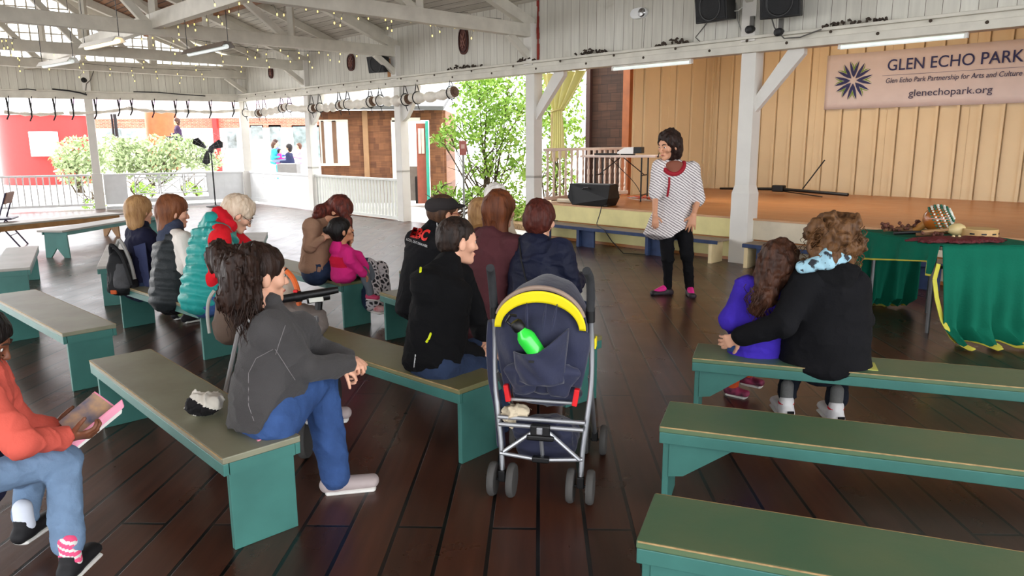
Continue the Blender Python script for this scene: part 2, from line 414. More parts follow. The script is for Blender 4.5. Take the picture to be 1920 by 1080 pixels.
# ------------------------------------------------------------------ right (stage) side: header, boards, posts
def rbox(mb, u0, u1, n0, n1, z0, z1, mi=0):
    c = RW((u0+u1)/2, (n0+n1)/2, (z0+z1)/2); mb.box(c, (u1-u0, n1-n0 if n1 > n0 else n0-n1, z1-z0), yaw=YAW_R, mi=mi)
def lbox(mb, t0, t1, m0, m1, z0, z1, mi=0):
    c = LW((t0+t1)/2, (m0+m1)/2, (z0+z1)/2); mb.box(c, (t1-t0, abs(m1-m0), z1-z0), yaw=LYAW, mi=mi)
def local_build(name, mats, origin, yaw, fn, **kw):
    """a mesh laid out in its own frame (x along the wall, y inwards, z up)"""
    mb = MB(); fn(mb); o = mb.build(name, mats, **kw); o.location = origin; o.rotation_euler = (0, 0, yaw); return o
HB, HT = 2.56, 2.75      # header bottom / top
def f(mb):
    mb.box((12.2, -0.02, HT+1.1), (24.4, 0.04, 2.2))
tag(local_build('wall_right', M_wallboard, RW(0, 0, 0), YAW_R+math.pi*0, f), kind='structure')
def f(mb):
    mb.box((12.2, -0.06, (HB+HT)/2+0.01), (24.6, 0.12, HT-HB-0.02))
    mb.box((12.2, -0.075, HB+0.045), (24.6, 0.17, 0.09))
    mb.box((12.2, -0.085, HT-0.02), (24.6, 0.18, 0.035))
tag(local_build('trim_1', M_beam, RW(0, 0, 0), YAW_R, f, bevel=0.006), kind='structure')
# bolts along the header are its own pattern
UP_ = [0.0, 3.4, 6.85, 10.4, 14.1, 17.8, 21.5]
# (local y of the stage side frame points out of the pavilion, so inwards is -y)
bolt = MB()
for k in range(46):
    u = 0.6+k*0.5
    bolt.lathe([(0.0, -0.010), (0.016, -0.010), (0.018, 0.0)], (u, -0.185+0.02, 2.66+0.035*((k % 2)*2-1)), 8, R=Euler((math.radians(90), 0, 0)).to_matrix())
b_ = bolt.build('trim_2', mat('rusty_bolt', (70, 60, 50), rough=0.7, metal=0.5)); b_.location = RW(0, 0, 0); b_.rotation_euler = (0, 0, YAW_R); b_['kind'] = 'structure'
def post(u, flip=0, brace=True, base=True, n0=0.0):
    mb = MB(); w = 0.19
    mb.box((0, 0, 1.78), (w, w, 1.66))
    if base:
        mb.box((0, 0, 0.44), (w+0.05, w+0.05, 0.88))
        mb.prism([Vector((x*(w/2+0.025), y*(w/2+0.025), 0.88)) for x, y in ((-1,-1),(1,-1),(1,1),(-1,1))], (0,0,0), (0,0,0.001))
        vs = [(x*(w/2+0.025), y*(w/2+0.025), 0.88) for x, y in ((-1,-1),(1,-1),(1,1),(-1,1))]+[(x*w/2, y*w/2, 0.98) for x, y in ((-1,-1),(1,-1),(1,1),(-1,1))]
        mb.add(vs, [(0,1,5,4),(1,2,6,5),(2,3,7,6),(3,0,4,7)])
    else: mb.box((0, 0, 0.5), (w, w, 1.0))
    mb.box((0, -0.03, 3.0), (w*0.95, w+0.04, 0.62))
    o = mb.build('post', M_white, bevel=0.006); o.location = RW(u, 0.0+n0, 0); o.rotation_euler = (0, 0, YAW_R); o['kind'] = 'structure'
    if brace:
        for s in brace:
            m2 = MB(); pl = [Vector((s*0.09, 0, 2.56)), Vector((s*0.09, 0, 1.98)), Vector((s*0.20, 0, 2.02)), Vector((s*0.38, 0, 2.22)), Vector((s*0.58, 0, 2.56)), Vector((s*0.40, 0, 2.56)), Vector((s*0.16, 0, 2.22)), Vector((s*0.16, 0, 2.56))]
            # solid curved bracket
            pl = [Vector((s*0.09, 0, 2.56)), Vector((s*0.09, 0, 1.92))]+[Vector((s*(0.09+0.52*t), 0, 1.92+0.64*(t**1.6))) for t in (0.25, 0.5, 0.75, 1.0)]
            if s*1 == s and brace_open(u): pl = [Vector((s*0.09, 0, 2.06)), Vector((s*0.09, 0, 1.86)), Vector((s*0.66, 0, 2.50)), Vector((s*0.66, 0, 2.56)), Vector((s*0.46, 0, 2.56))]
            m2.prism(pl, (0, -0.045, 0), (0, 0.045, 0)); bo = m2.build('post_brace', M_white, bevel=0.004, kind='structure')
            bo.location = RW(u, n0, 0); bo.rotation_euler = (0, 0, YAW_R)
    return o
def brace_open(u): return u > 9
for k, u in enumerate(UP_):
    if k == 0: continue
    post(u, brace={1: (1,), 2: (1,), 3: (1,), 4: (1,), 5: (-1, 1), 6: (-1, 1)}[k], base=u > 12)
# corner post and left side posts
def lpost(t, w=0.17):
    mb = MB(); mb.box((0, 0, 1.4), (w, w, 2.7)); mb.box((0, 0, 0.42), (w+0.05, w+0.05, 0.84)); mb.box((0, -0.0, 3.05), (w, w+0.05, 0.8))
    o = mb.build('post', M_white, bevel=0.006); o.location = LW(t, 0, 0); o.rotation_euler = (0, 0, LYAW); o['kind'] = 'structure'
lpost(0.0, 0.2); lpost(3.45); lpost(7.1)
# ------------------------------------------------------------------ left gable side
def fl_(mb):   # frame: x along the wall away from the corner, y inwards
    mb.box((8, -0.02, 3.08), (16, 0.04, 0.68))
o = local_build('wall_left', M_wallboard, LW(0, 0, 0), LYAW, fl_); o['kind'] = 'structure'
def fl_(mb):
    mb.box((8, 0.05, 2.65), (16.0, 0.13, 0.18)); mb.box((8, 0.06, HT-0.02), (16.0, 0.17, 0.035)); mb.box((8, 0.03, 3.40), (16, 0.08, 0.06))
o = local_build('trim_3', M_beam, LW(0, 0, 0), LYAW, fl_, bevel=0.006); o['kind'] = 'structure'
# lattice glazing bars in the gable with its curved rake board
SL = 0.40
def rake(t): return 3.30+0.345*t+0.004*t*t
lat = MB()
t = 0.55
while t < 9.5:
    lat.box((t, 0, (3.43+rake(t)+0.05)/2), (0.034, 0.03, max(0.02, rake(t)+0.05-3.43))); t += 0.205
z = 3.62
while z < 6.5:
    t0 = (z-3.30)/0.36
    if t0 < 9.5: lat.box(((t0+9.5)/2, 0, z), (9.5-t0, 0.03, 0.030))
    z += 0.185
for tv in (3.45, 7.1): lat.box((tv, 0.02, (3.4+rake(tv))/2), (0.12, 0.08, rake(tv)-3.4))
for tv in (2.05, 5.1): lat.box((tv, 0.02, (3.4+rake(tv))/2), (0.05, 0.05, rake(tv)-3.4))
o = lat.build('window_1', M_beam); o.location = LW(0, 0, 0); o.rotation_euler = (0, 0, LYAW); o['kind'] = 'structure'
rk = MB(); pts = [rake(i*0.5) for i in range(20)]
for i in range(19):
    a, b = i*0.5, i*0.5+0.5
    rk.prism([Vector((a, 0, pts[i])), Vector((b, 0, pts[i+1])), Vector((b, 0, pts[i+1]+0.26)), Vector((a, 0, pts[i]+0.26))], (0, -0.03, 0), (0, 0.05, 0))
o = rk.build('trim_4', M_beam); o.location = LW(0, 0, 0); o.rotation_euler = (0, 0, LYAW); o['kind'] = 'structure'
# ------------------------------------------------------------------ roof
RS = 0.36; Z0 = 3.62; NRIDGE = 8.8
def roofz(n): return Z0+RS*n if n < NRIDGE else Z0+RS*NRIDGE-RS*(n-NRIDGE)
SU = -9.0
def roof_panel(name, u0, u1, n0, n1, m, th=0.05):
    mb = MB(); a = math.atan(RS if n0 < NRIDGE else -RS)
    L = (n1-n0)/math.cos(a)
    mb.box(((u0+u1)/2, -L/2, th/2), (u1-u0, L, th))
    o = mb.build(name, m); o.location = RW(0, n0, roofz(n0)); o.rotation_euler = Euler((-a, 0, YAW_R), 'XYZ'); o['kind'] = 'structure'; return o
def roof_slab(name, n0, n1, m):    # follows the slanted gable line at its left end
    mb = MB(); ul = lambda n: -0.30*n-0.25
    a = math.atan(RS if n0 < NRIDGE else -RS); R3 = Euler((-a, 0, YAW_R), 'XYZ').to_matrix(); o3 = RW(0, n0, roofz(n0)); inv = R3.inverted()
    P = [inv@(RW(u, n, roofz(n))-o3) for u, n in ((ul(n0), n0), (25, n0), (25, n1), (ul(n1), n1))]
    mb.prism(P, (0, 0, 0), (0, 0, 0.05)); o = mb.build(name, m); o.location = o3; o.rotation_euler = Euler((-a, 0, YAW_R), 'XYZ'); o['kind'] = 'structure'
roof_slab('ceiling', 0.0, 1.9, M_deck); roof_slab('ceiling', 1.9, 8.8, M_deckbrown); roof_slab('ceiling', 8.8, 17.6, M_deck)
# rafters under the deck
rf = MB()
for k in range(16):
    u = -2.3+k*1.75
    n0, n1 = (0.0 if u > 0 else max(0, -(u+.2)/.30)), 8.8
    rf.bar(RW(u, n0, roofz(n0)-0.08), RW(u, n1, roofz(n1)-0.08), 0.05, 0.14, up=(0, 0, 1))
tag(rf.build('roof_rafters', M_beam), kind='structure')
pu = MB()
for n in (2.0, 6.3):
    pu.bar(RW(-0.3*n, n, roofz(n)-0.22), RW(24, n, roofz(n)-0.22), 0.12, 0.16)
tag(pu.build('roof_purlins', M_brown), kind='structure')
# trusses: bottom chord, sloping principal, struts, at each post
def truss(u, zc=3.20, th=0.19, far=10.5):
    mb = MB()
    mb.bar(RW(u, 0.02, zc), RW(u, far, zc), 0.13, th)
    mb.bar(RW(u, 0.05, zc+0.10), RW(u, 8.6, zc+0.10+RS*8.5), 0.12, 0.16)
    for n in (2.2, 4.4, 6.6): mb.bar(RW(u, n, zc), RW(u, n, zc+0.10+RS*n), 0.10, 0.10)
    mb.bar(RW(u, 2.3, zc+0.05), RW(u, 4.3, zc+RS*4.3), 0.09, 0.11)
    mb.bar(RW(u, 4.5, zc+0.05), RW(u, 6.5, zc+RS*6.4), 0.09, 0.11)
    # bracket to the wall
    mb.bar(RW(u, 0.05, zc-0.42), RW(u, 0.55, zc-0.08), 0.09, 0.10)
    # rust stained gusset plate at the node
    o = mb.build('roof_truss', M_beam, bevel=0.006); o['kind'] = 'structure'; return o
for u in (0.35, 3.4, 6.85, 10.4): truss(u)
truss(14.1, 3.55); truss(17.8, 3.55)
lb = MB(); lb.bar(RW(-1.3, 4.4, 3.30), RW(14, 4.4, 3.30), 0.13, 0.22)
tag(lb.build('roof_tie_beam', M_beam, bevel=0.006), kind='structure')
pb = MB()
for a, b in ((RW(3.4, 7.3, 3.25), RW(3.4, 5.0, 4.6)), (RW(0.35, 7.0, 3.3), RW(0.35, 4.8, 4.6))): pb.bar(a, b, 0.12, 0.16)
tag(pb.build('roof_strut', M_beam), kind='structure')
# ------------------------------------------------------------------ stage enclosure
SZ = 0.56; BN = -5.1
mb = MB(); rbox(mb, 10.45, 25, BN, -0.06, 0.0, SZ); st = mb.build('stage_floor', M_stagefloor); st['kind'] = 'structure'
mb = MB(); rbox(mb, 10.6, 14.15, -0.06, -0.03, 0.30, SZ-0.015); rbox(mb, 10.6, 14.15, -0.06, -0.035, 0.045, 0.28)
o = mb.build('trim_5', M_yellow, bevel=0.003); o['kind'] = 'structure'
mb = MB(); rbox(mb, 14.16, 25, -0.06, -0.03, 0.30, SZ-0.015); rbox(mb, 14.16, 25, -0.06, -0.035, 0.045, 0.28)
o = mb.build('trim_11', mat('fascia_cream', (212, 200, 176), rough=0.6, var=0.08), bevel=0.003); o['kind'] = 'structure'
mb = MB(); rbox(mb, 10.55, 25, -0.07, -0.015, SZ-0.018, SZ+0.004); tag(mb.build('trim_6', mat('stage_nosing', (196, 150, 110), rough=0.5)), kind='structure')
def batten_wall(name, origin, yaw, L, zt, sp, m=M_stagewall, inward=1, off=0.0):
    mb = MB(); mb.box((L/2, -inward*0.02, (SZ+zt)/2), (L, 0.03, zt-SZ)); x = off+sp*0.5; k = 0; xs = [0.0]; xx = x
    while xx < L-0.03: xs.append(xx); xx += sp
    xs.append(L)
    for a_, b_ in zip(xs[:-1], xs[1:]): mb.box(((a_+b_)/2+0.004, inward*0.008, (SZ+zt)/2), (b_-a_-0.062, 0.03, zt-SZ))
    while x < L-0.03:
        mb.box((x, inward*0.042, (SZ+zt)/2), (0.042, 0.045, zt-SZ))
        if k % 4 == 2: mb.box((x+sp*0.47, inward*0.025, (SZ+zt)/2), (0.014, 0.016, zt-SZ))
        x += sp; k += 1
    o = mb.build(name, m); o.location = origin; o.rotation_euler = (0, 0, yaw); o['kind'] = 'structure'; return o
batten_wall('wall_stage', RW(10.5, BN, 0), YAW_R, 14.5, 4.0, 0.312, inward=-1)
batten_wall('wall_wing', RW(10.5, BN, 0), YAW_R-math.pi/2, 2.65, 4.0, 0.52, inward=1)
batten_wall('wall_wing_far', RW(25, -0.2, 0), YAW_R+math.pi/2, 4.9, 4.0, 0.5, inward=1)
mb = MB(); rbox(mb, 10.3, 25, BN-0.1, -0.1, 4.0, 4.06); tag(mb.build('ceiling_stage', M_stagewall), kind='structure')
mb = MB(); rbox(mb, 10.3, 10.56, BN-0.15, BN+0.06, 0.0, 4.05); tag(mb.build('trim_10', M_stagewall), kind='structure')
# wing hatch with a switch plate in the side wall
u_, z_ = 0, 0
mb = MB()
c = RW(10.54, -4.55, 0); mb.box((c.x, c.y, SZ+0.26), (0.03, 0.5, 0.5), yaw=YAW_R); o = mb.build('trim_7', M_stagewall, bevel=0.004); o['kind'] = 'structure'
mb = MB(); c = RW(10.575, -4.42, 0); mb.box((c.x, c.y, SZ+0.24), (0.012, 0.06, 0.11), yaw=YAW_R, mi=0); mb.box((RW(10.585, -4.42, 0).x, RW(10.585, -4.42, 0).y, SZ+0.24), (0.006, 0.035, 0.07), yaw=YAW_R, mi=1)
o = mb.build('outlet_plate', [mat('steel_plate', (150, 148, 140), rough=0.4, metal=0.5), M_black]); tag(o, 'small metal outlet plate on the cream side wall of the stage', 'outlet')
# wood post and shingled wing beside the stage
mb = MB(); c = RW(10.42, -2.42, 0); mb.box((c.x, c.y, 1.7), (0.15, 0.13, 3.4), yaw=YAW_R); tag(mb.build('post', mat('orange_wood', (150, 84, 42), rough=0.6, var=0.15)), kind='structure')
M_shingle_d = board_mat('dark_shingles', (74, 48, 34), (58, 38, 28), width=0.16, length=0.22, gap=0.05, gapc=(34, 22, 16), rough=0.9, rot=(math.radians(90), 0, 0), noise=0.3, bump=0.5)
def f(mb): mb.box((0.42, 0, 1.9), (0.84, 0.08, 3.6))
o = local_build('wall_shingled', M_shingle_d, RW(9.55, -2.5, 0), YAW_R, f); o['kind'] = 'structure'
mb = MB(); c = RW(9.50, -2.45, 0); mb.box((c.x, c.y, 1.7), (0.10, 0.12, 3.4), yaw=YAW_R); tag(mb.build('post', mat('dark_wood', (74, 50, 44), rough=0.7)), kind='structure')

# rust streak and bare wood beside the stage corner and the small speaker
mb = MB(); rnd = random.Random(5); zc = 2.76
while zc < 3.7:
    w_ = 0.02+0.03*rnd.random(); c = RW(10.53+0.01*rnd.random(), 0.05, zc+0.04); mb.box(c, (w_, 0.012, 0.09), yaw=YAW_R); zc += 0.08
tag(mb.build('trim_8', mat('rust_red', (138, 44, 34), rough=0.8, var=0.3)), kind='structure')
mb = MB(); c = RW(6.62, 0.05, 2.93); mb.box(c, (0.16, 0.03, 0.34), yaw=YAW_R); tag(mb.build('trim_9', mat('orange_wood2', (176, 120, 66), rough=0.7, var=0.2)), kind='structure')
# ================================================================== BENCHES
def worn_mat(name, c_top, c_wear, edge=0.5):
    return mat(name, c_top, rough=0.42, vscale=3.2, bump=0.12, bscale=16, c2=c_wear, spec=0.5)
M_bside = mat('bench_green_side', (62, 114, 106), rough=0.42, var=0.14, vscale=5, bump=0.1, bscale=14)
M_btopL = worn_mat('bench_worn_top', (134, 134, 112), (112, 108, 88))
M_btopR = worn_mat('bench_green_top', (74, 106, 78), (96, 112, 80))
M_btopC = worn_mat('bench_olive_top', (116, 116, 76), (124, 116, 84))
M_btopG = worn_mat('bench_grey_top', (168, 164, 156), (138, 134, 122))
M_edge = mat('bench_bare_edge', (168, 140, 96), rough=0.7, var=0.3, vscale=30)
M_bwood = mat('bench_brown_wood', (150, 108, 62), rough=0.6, var=0.25, vscale=8, stretch=(1, 6, 1))
BW, BA, BH = 0.312, 0.074, 0.387
def bench(name, o3, yaw, L, vs, top, side, label, notch=False, W=BW, A=BA, H=BH, group=None, edge=True, gusset=True, endtrim=True, seat_over=0.0):
    root = empty(name, (o3[0], o3[1], 0), yaw, label, 'bench', group)
    th = 0.026
    def put(nm, fn, m, **kw):
        mb = MB(); fn(mb); return mb.build(nm, m, parent=root, **kw)
    put('seat', lambda b: b.box((L/2, vs*W/2, H-th/2), (L+2*seat_over, W, th)), top, bevel=0.004)
    for k, y in ((0, 0.012), (1, W-0.012)):
        put('apron', lambda b: b.box((L/2, vs*y, H-th-(A-th)/2), (L-0.004-(0.12 if not endtrim else 0), 0.022, A-th)), side, bevel=0.003)
        if edge: put('worn_edge', lambda b: b.box((L/2, vs*(y+(-0.0125 if k == 0 else 0.0125)), H-0.003), (L-0.01, 0.003, 0.005)), M_edge)
    if endtrim:
        for x in (0.011, L-0.011): put('end_board', lambda b: b.box((x, vs*W/2, H-th-(A-th)/2), (0.020, W-0.05, A-th)), side)
    for x, sx in ((0.028, 1), (L-0.028, -1)):
        if notch:
            lo, hi = 0.012, W-0.012; x0 = x+(0.06 if sx > 0 else -0.06)
            pl = [(lo, 0), (lo+0.08, 0), (W/2, 0.135), (hi-0.08, 0), (hi, 0), (hi-0.015, H-th), (lo+0.015, H-th)]
            put('leg', lambda b: b.prism([Vector((x0, vs*p[0], p[1])) for p in pl], (-0.012, 0, 0), (0.012, 0, 0)), side)
        else:
            put('leg', lambda b: b.box((x, vs*(W/2), (H-A)/2), (0.026, W-0.05, H-A)) or b.box((x, vs*(W/2), H-A+0.02), (0.022, W-0.06, 0.04)), side, bevel=0.003)
        if gusset:
            for y in (0.03, W-0.03):
                pl = [(0.0, H-A+0.01), (0.27, H-A+0.01), (0.06, H-A-0.14), (0.0, H-A-0.15)]
                put('gusset', lambda b: b.prism([Vector((x+sx*(p[0]+0.013), vs*y, p[1])) for p in pl], (0, -0.009, 0), (0, 0.009, 0)), side)
    return root
def R_(d): return math.radians(d)
s_ = 0.88
bench('bench', (-1.217*s_, 2.878*s_), R_(133.5), 1.76, -1, M_btopL, M_bside, 'green bench at the front left carrying the woman in the grey fleece', gusset=False)
bench('bench', (-3.146*s_, 4.976*s_), R_(137.1), 1.74, -1, M_btopL, M_bside, 'empty green bench with a pale worn top behind the reading child', gusset=False)
bench('bench', (-0.285*s_, 3.735*s_), R_(138.1), 1.70, -1, M_btopC, M_bside, 'olive topped green bench under the man in the black jacket', gusset=False)
bench('bench', (-2.516*s_, 5.733*s_), R_(138.5), 1.48, -1, M_btopL, M_bside, 'green bench seating the three women in a row at the left', gusset=False)
bench('bench', (-1.608*s_, 6.771*s_), R_(134.0), 1.76, -1, M_btopC, M_bside, 'green bench with the mother and the child in pink', gusset=False)
fo = atz(711, 547.5, BH); fo2 = atz(845, 586, BH)
bench('bench', (fo.x, fo.y), math.atan2(fo2.y-fo.y, fo2.x-fo.x), 2.05, 1, M_btopC, M_bside, 'green bench under the man in the flat cap and two women in dark coats', gusset=False)
bench('bench', (1.094*s_, 4.303*s_), R_(340.4), 2.6, 1, M_btopR, M_bside, 'green bench seating the girl in purple, farthest of the three on the right')
bench('bench', (0.678*s_, 3.212*s_), R_(340.4), 2.3, 1, M_btopR, M_bside, 'empty green bench in the middle of the three on the right')
bench('bench', (0.406*s_, 2.221*s_), R_(339.4), 2.2, 1, M_btopR, M_bside, 'empty green bench nearest the bottom right corner of the photo')
bench('bench', (-6.427, 9.924), R_(83), 2.3, -1, M_btopG, M_bside, 'green bench with notched plank legs beside the brown wooden bench', notch=True, W=0.38, edge=False, gusset=False, endtrim=False, seat_over=0.02)
bench('bench', (-8.05, 10.2), R_(64), 2.6, -1, M_btopG, M_bwood, 'brown unpainted wooden bench near the left railing', notch=True, W=0.42, edge=False, gusset=False, endtrim=False, A=0.10, seat_over=0.02)
bench('bench', (-4.567, 6.869), R_(120), 1.75, 1, M_btopG, M_bside, 'short green bench with grey top at the left edge of the photo', gusset=False, edge=False)
bench('bench', (-3.70, 6.98), R_(115.5), 1.7, 1, M_btopG, M_bside, 'green bench end under the grey backpack', W=0.26, gusset=False, edge=False)
bench('bench', (-3.193, 9.573), R_(285), 0.95, -1, M_btopG, M_bside, 'grey topped bench beyond the woman in the teal vest', gusset=False, edge=False)
# blue edged bench along the stage front and its neighbour past the post
M_bblue = mat('bench_blue_edge', (42, 58, 92), rough=0.7, var=0.25, vscale=9, bump=0.2)
M_btop2 = mat('bench_grey_brown_top', (132, 116, 98), rough=0.7, var=0.2, vscale=10)
M_bcream = mat('bench_cream', (214, 194, 150), rough=0.6, var=0.12)
def stage_bench(u0, u1, label, legs):
    root = empty('stage_bench', RW(u0, 0.10, 0), YAW_R, label, 'bench')
    L = u1-u0; D = 0.30; H = 0.30
    mb = MB(); mb.box((L/2, -D/2, H-0.012), (L, D, 0.024)); mb.build('seat', M_btop2, parent=root, bevel=0.003)
    mb = MB(); mb.box((L/2, -D-0.004, H-0.025), (L, 0.018, 0.045)); mb.build('front_edge', M_bblue, parent=root, bevel=0.003)
    for x, m in legs: 
        mb = MB(); mb.box((x, -D/2, (H-0.024)/2), (0.05, D-0.03, H-0.024)); mb.build('leg', m, parent=root, bevel=0.003)
        if m is M_bblue:
            mb = MB(); mb.box((x+0.14, -D+0.09, (H-0.024)/2), (0.24, 0.03, H-0.026)); mb.build('brace_panel', m, parent=root)
    return root
stage_bench(10.65, 13.98, 'long low bench with blue front edge along the yellow stage front', [(0.15, M_bblue), (1.02, M_bblue), (2.25, M_bblue), (3.22, M_bcream)])
stage_bench(14.32, 18.2, 'low grey brown bench along the stage right of the white post', [(0.04, M_bcream), (0.2, M_bblue), (1.9, M_bblue), (3.6, M_bcream)])
# ================================================================== RAILINGS
def baluster_rail(name, origin, yaw, L, label, h0=0.08, h1=0.82, n=24, bw=0.035, bd=0.02, turned=False, z=0.0, topw=0.07, m=M_rail):
    root = empty(name, origin, yaw, label, 'railing')
    mb = MB(); mb.box((L/2, 0, z+h1-0.02), (L, topw, 0.045)); mb.build('top_rail', m, parent=root, bevel=0.005)
    mb = MB(); mb.box((L/2, 0, z+h0+0.02), (L, 0.05, 0.06)); mb.build('bottom_rail', m, parent=root, bevel=0.005)
    mb = MB(); hh = h1-h0-0.08
    if turned:
        pr = [(0.026, 0), (0.026, .08), (.012, .11), (.024, .16), (.012, .22), (.02, .34), (.012, .42), (.024, .46), (.024, .54), (.012, .58), (.02, .7), (.012, .8), (.026, .86), (.026, 1.0)]
        # flat sawn balusters: outline mirrored
        pl = [Vector((r, 0, t*hh)) for r, t in pr]+[Vector((-r, 0, t*hh)) for r, t in reversed(pr)]
        mb.prism(pl, (0, -0.01, 0), (0, 0.01, 0))
    else: mb.box((0, 0, hh/2), (bw, bd, hh))
    b0 = mb.build('baluster', m, parent=root)
    for k in range(n):
        b = b0 if k == 0 else b0.copy()
        if k: COL.objects.link(b); b.parent = root
        b.location = (L*(k+0.5)/n, 0, z+h0+0.045)
    return root
baluster_rail('railing', LW(3.58, 0.0, 0), LYAW, 3.4, 'white railing of thin balusters left of the left white post', n=26, bw=0.028)
# fretwork railing between the two left posts
root = empty('fretwork_railing', LW(0.12, 0, 0), LYAW, 'white railing with crossed fretwork squares between solid panels', 'railing')
def part(nm, fn, m, parent=None, **kw):
    mb = MB(); fn(mb); return mb.build(nm, m, parent=parent if parent is not None else root, **kw)
part('top_rail', lambda b: b.box((1.6, 0, 0.80), (3.2, 0.08, 0.045)), M_rail, bevel=0.004)
part('bottom_rail', lambda b: b.box((1.6, 0, 0.16), (3.2, 0.05, 0.10)), M_rail)
part('foot_rail', lambda b: b.box((1.6, 0, 0.02), (3.2, 0.06, 0.05)), M_rail)
part('solid_panel', lambda b: b.box((0.42, 0, 0.49), (0.82, 0.03, 0.60)), M_rail)
part('solid_panel', lambda b: b.box((2.98, 0, 0.44), (0.44, 0.03, 0.70)), M_rail)
part('panel_stile', lambda b: (b.box((0.85, 0, 0.49), (0.06, 0.05, 0.62)), b.box((0.45, 0, 0.49), (0.05, 0.045, 0.6))), M_rail)
part('panel_stile', lambda b: b.box((2.74, 0, 0.49), (0.06, 0.05, 0.62)), M_rail)
for k in range(3):
    x = 1.15+k*0.56
    def fret(b, x=x):
        w = 0.02
        for sx in (-1, 1): b.bar((x+sx*0.26, 0, 0.30), (x+sx*0.26, 0, 0.78), 0.03, 0.03, up=(0, 1, 0))
        b.bar((x-0.26, 0, 0.32), (x+0.26, 0, 0.32), 0.03, 0.03); b.bar((x-0.26, 0, 0.72), (x+0.26, 0, 0.72), 0.03, 0.03)
        for sx in (-1, 1): b.bar((x-sx*0.26, 0, 0.32), (x+sx*0.26, 0, 0.72), w, w)
        for (ax, az, bx, bz) in ((-.16, .36, .16, .36), (-.16, .66, .16, .66), (-.19, .40, -.19, .64), (.19, .40, .19, .64)): b.bar((x+ax, 0, az+.02), (x+bx, 0, bz+.02), w, w)
    part('fretwork_square', fret, M_rail)
# corner bay on the stage side: white panel railing with small cut-outs
root = empty('panel_railing', RW(0.12, 0, 0), YAW_R, 'white railing panel with small square cut outs in the corner bay', 'railing')
part('top_rail', lambda b: b.box((1.6, 0, 0.80), (3.15, 0.08, 0.045)), M_rail, bevel=0.004)
part('bottom_rail', lambda b: b.box((1.6, 0, 0.10), (3.15, 0.06, 0.10)), M_rail)
def pan(b):
    for x0, x1 in ((0.03, 0.75), (1.0, 1.35), (1.6, 3.15)): b.box(((x0+x1)/2, 0, 0.46), (x1-x0, 0.03, 0.64))
    for x0, x1 in ((0.75, 1.0), (1.35, 1.6)):
        for z0, z1 in ((0.14, 0.36), (0.40, 0.50), (0.54, 0.66), (0.70, 0.78)): b.box(((x0+x1)/2, 0, (z0+z1)/2), (x1-x0, 0.03, z1-z0))
part('panel', pan, M_rail)
# ribbed railing between the posts
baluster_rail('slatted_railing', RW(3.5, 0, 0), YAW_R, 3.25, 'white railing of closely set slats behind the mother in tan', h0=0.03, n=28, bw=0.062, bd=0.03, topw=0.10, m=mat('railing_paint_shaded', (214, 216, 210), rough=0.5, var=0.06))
# stage side rail of sawn balusters
baluster_rail('stage_railing', RW(10.52, -0.12, 0), YAW_R+math.pi/2, 2.2, 'pinkish white railing of turned balusters at the left side of the stage', h0=0.04, h1=0.86, n=15, turned=True, z=SZ, m=mat('railing_pinkish', (224, 208, 196), rough=0.5, var=0.05))
# ================================================================== ROLLED CANVAS CURTAINS
M_canvas = mat('canvas', (230, 224, 212), rough=0.85, var=0.12, vscale=9, bump=0.4, bscale=22)
M_canvas_in = mat('canvas_roll_end', (96, 74, 60), rough=0.9, var=0.3, vscale=40)
M_strap = mat('black_strap', (18, 17, 18), rough=0.7)
def roll(u0, u1, z0, z1, r, label, frame=RW, m=-0.02, straps=3, sag=0.06, disc=True):
    root = empty('rolled_canvas_curtain', frame((u0+u1)/2, m+0.0, 0), 0, label, 'rolled curtain', 'rolled canvas curtains hung from the header')
    b0 = root.location
    pts = []; rs = []; n = 12
    for i in range(n+1):
        t = i/n; p = frame(u0+(u1-u0)*t, m, z0+(z1-z0)*t-sag*4*t*(1-t))-Vector(b0); pts.append(p)
        rs.append(r*(0.8+0.25*math.sin(i*1.9+u0*3)+0.12*math.sin(i*4.1)))
    rs[-1] = r; rs[-2] = r*0.95
    mb = MB(); mb.tube(pts, rs, 12); mb.build('canvas_roll', M_canvas, parent=root, smooth=True)
    if disc:
        d = (pts[-1]-pts[-2]).normalized(); mb = MB(); mb.tube([pts[-1]-d*0.01, pts[-1]+d*0.02], [r*0.98, r*0.9], 16)
        mb.tube([pts[-1]+d*0.018, pts[-1]+d*0.03], [r*0.55, r*0.5], 12)
        mb.build('roll_end', M_canvas_in, parent=root, smooth=True)
    for k in range(straps):
        t = (0.15, 0.93, 0.55, 0.75)[k]; p = frame(u0+(u1-u0)*t, m, z0+(z1-z0)*t-sag*4*t*(1-t))-Vector(b0)
        d = frame(1, 0, 0)-frame(0, 0, 0); dx = Vector((d.x, d.y, 0)).normalized(); nn = Vector((-dx.y, dx.x, 0))
        mb = MB(); pp = [p+nn*(math.cos(a)*(r+0.012))+Vector((0, 0, math.sin(a)*(r+0.012))) for a in [math.radians(x) for x in range(-90, 271, 30)]]
        mb.tube(pp, 0.010 if disc else 0.016, 6)
        mb.tube([p+nn*-0.05+Vector((0, 0, r)), p+nn*-0.03+dx*0.02+Vector((0, 0, 2.60-p.z))], 0.009 if disc else 0.020, 6)
        mb.tube([p+nn*0.05+Vector((0, 0, r)), p+nn*0.02-dx*0.04+Vector((0, 0, 2.60-p.z))], 0.009, 6)
        mb.tube([p+Vector((0, 0, -r)), p+dx*0.05+Vector((0, 0, -r-0.11))], 0.008 if disc else 0.017, 6)
        mb.build('strap', M_strap, parent=root)
ends = [(487, 212), (532, 202), (589, 203), (640, 197), (699, 190), (765, 186), (852, 172)]
names_ = ['farthest rolled canvas curtain, next to the corner post', 'rolled canvas curtain second from the corner post', 'rolled canvas curtain just left of the second stage side post', 'rolled canvas curtain above the shingled building window', 'rolled canvas curtain above the shingled building corner', 'rolled canvas curtain in front of the post beside the garden gap', 'rolled canvas curtain ending over the leafy shrub']
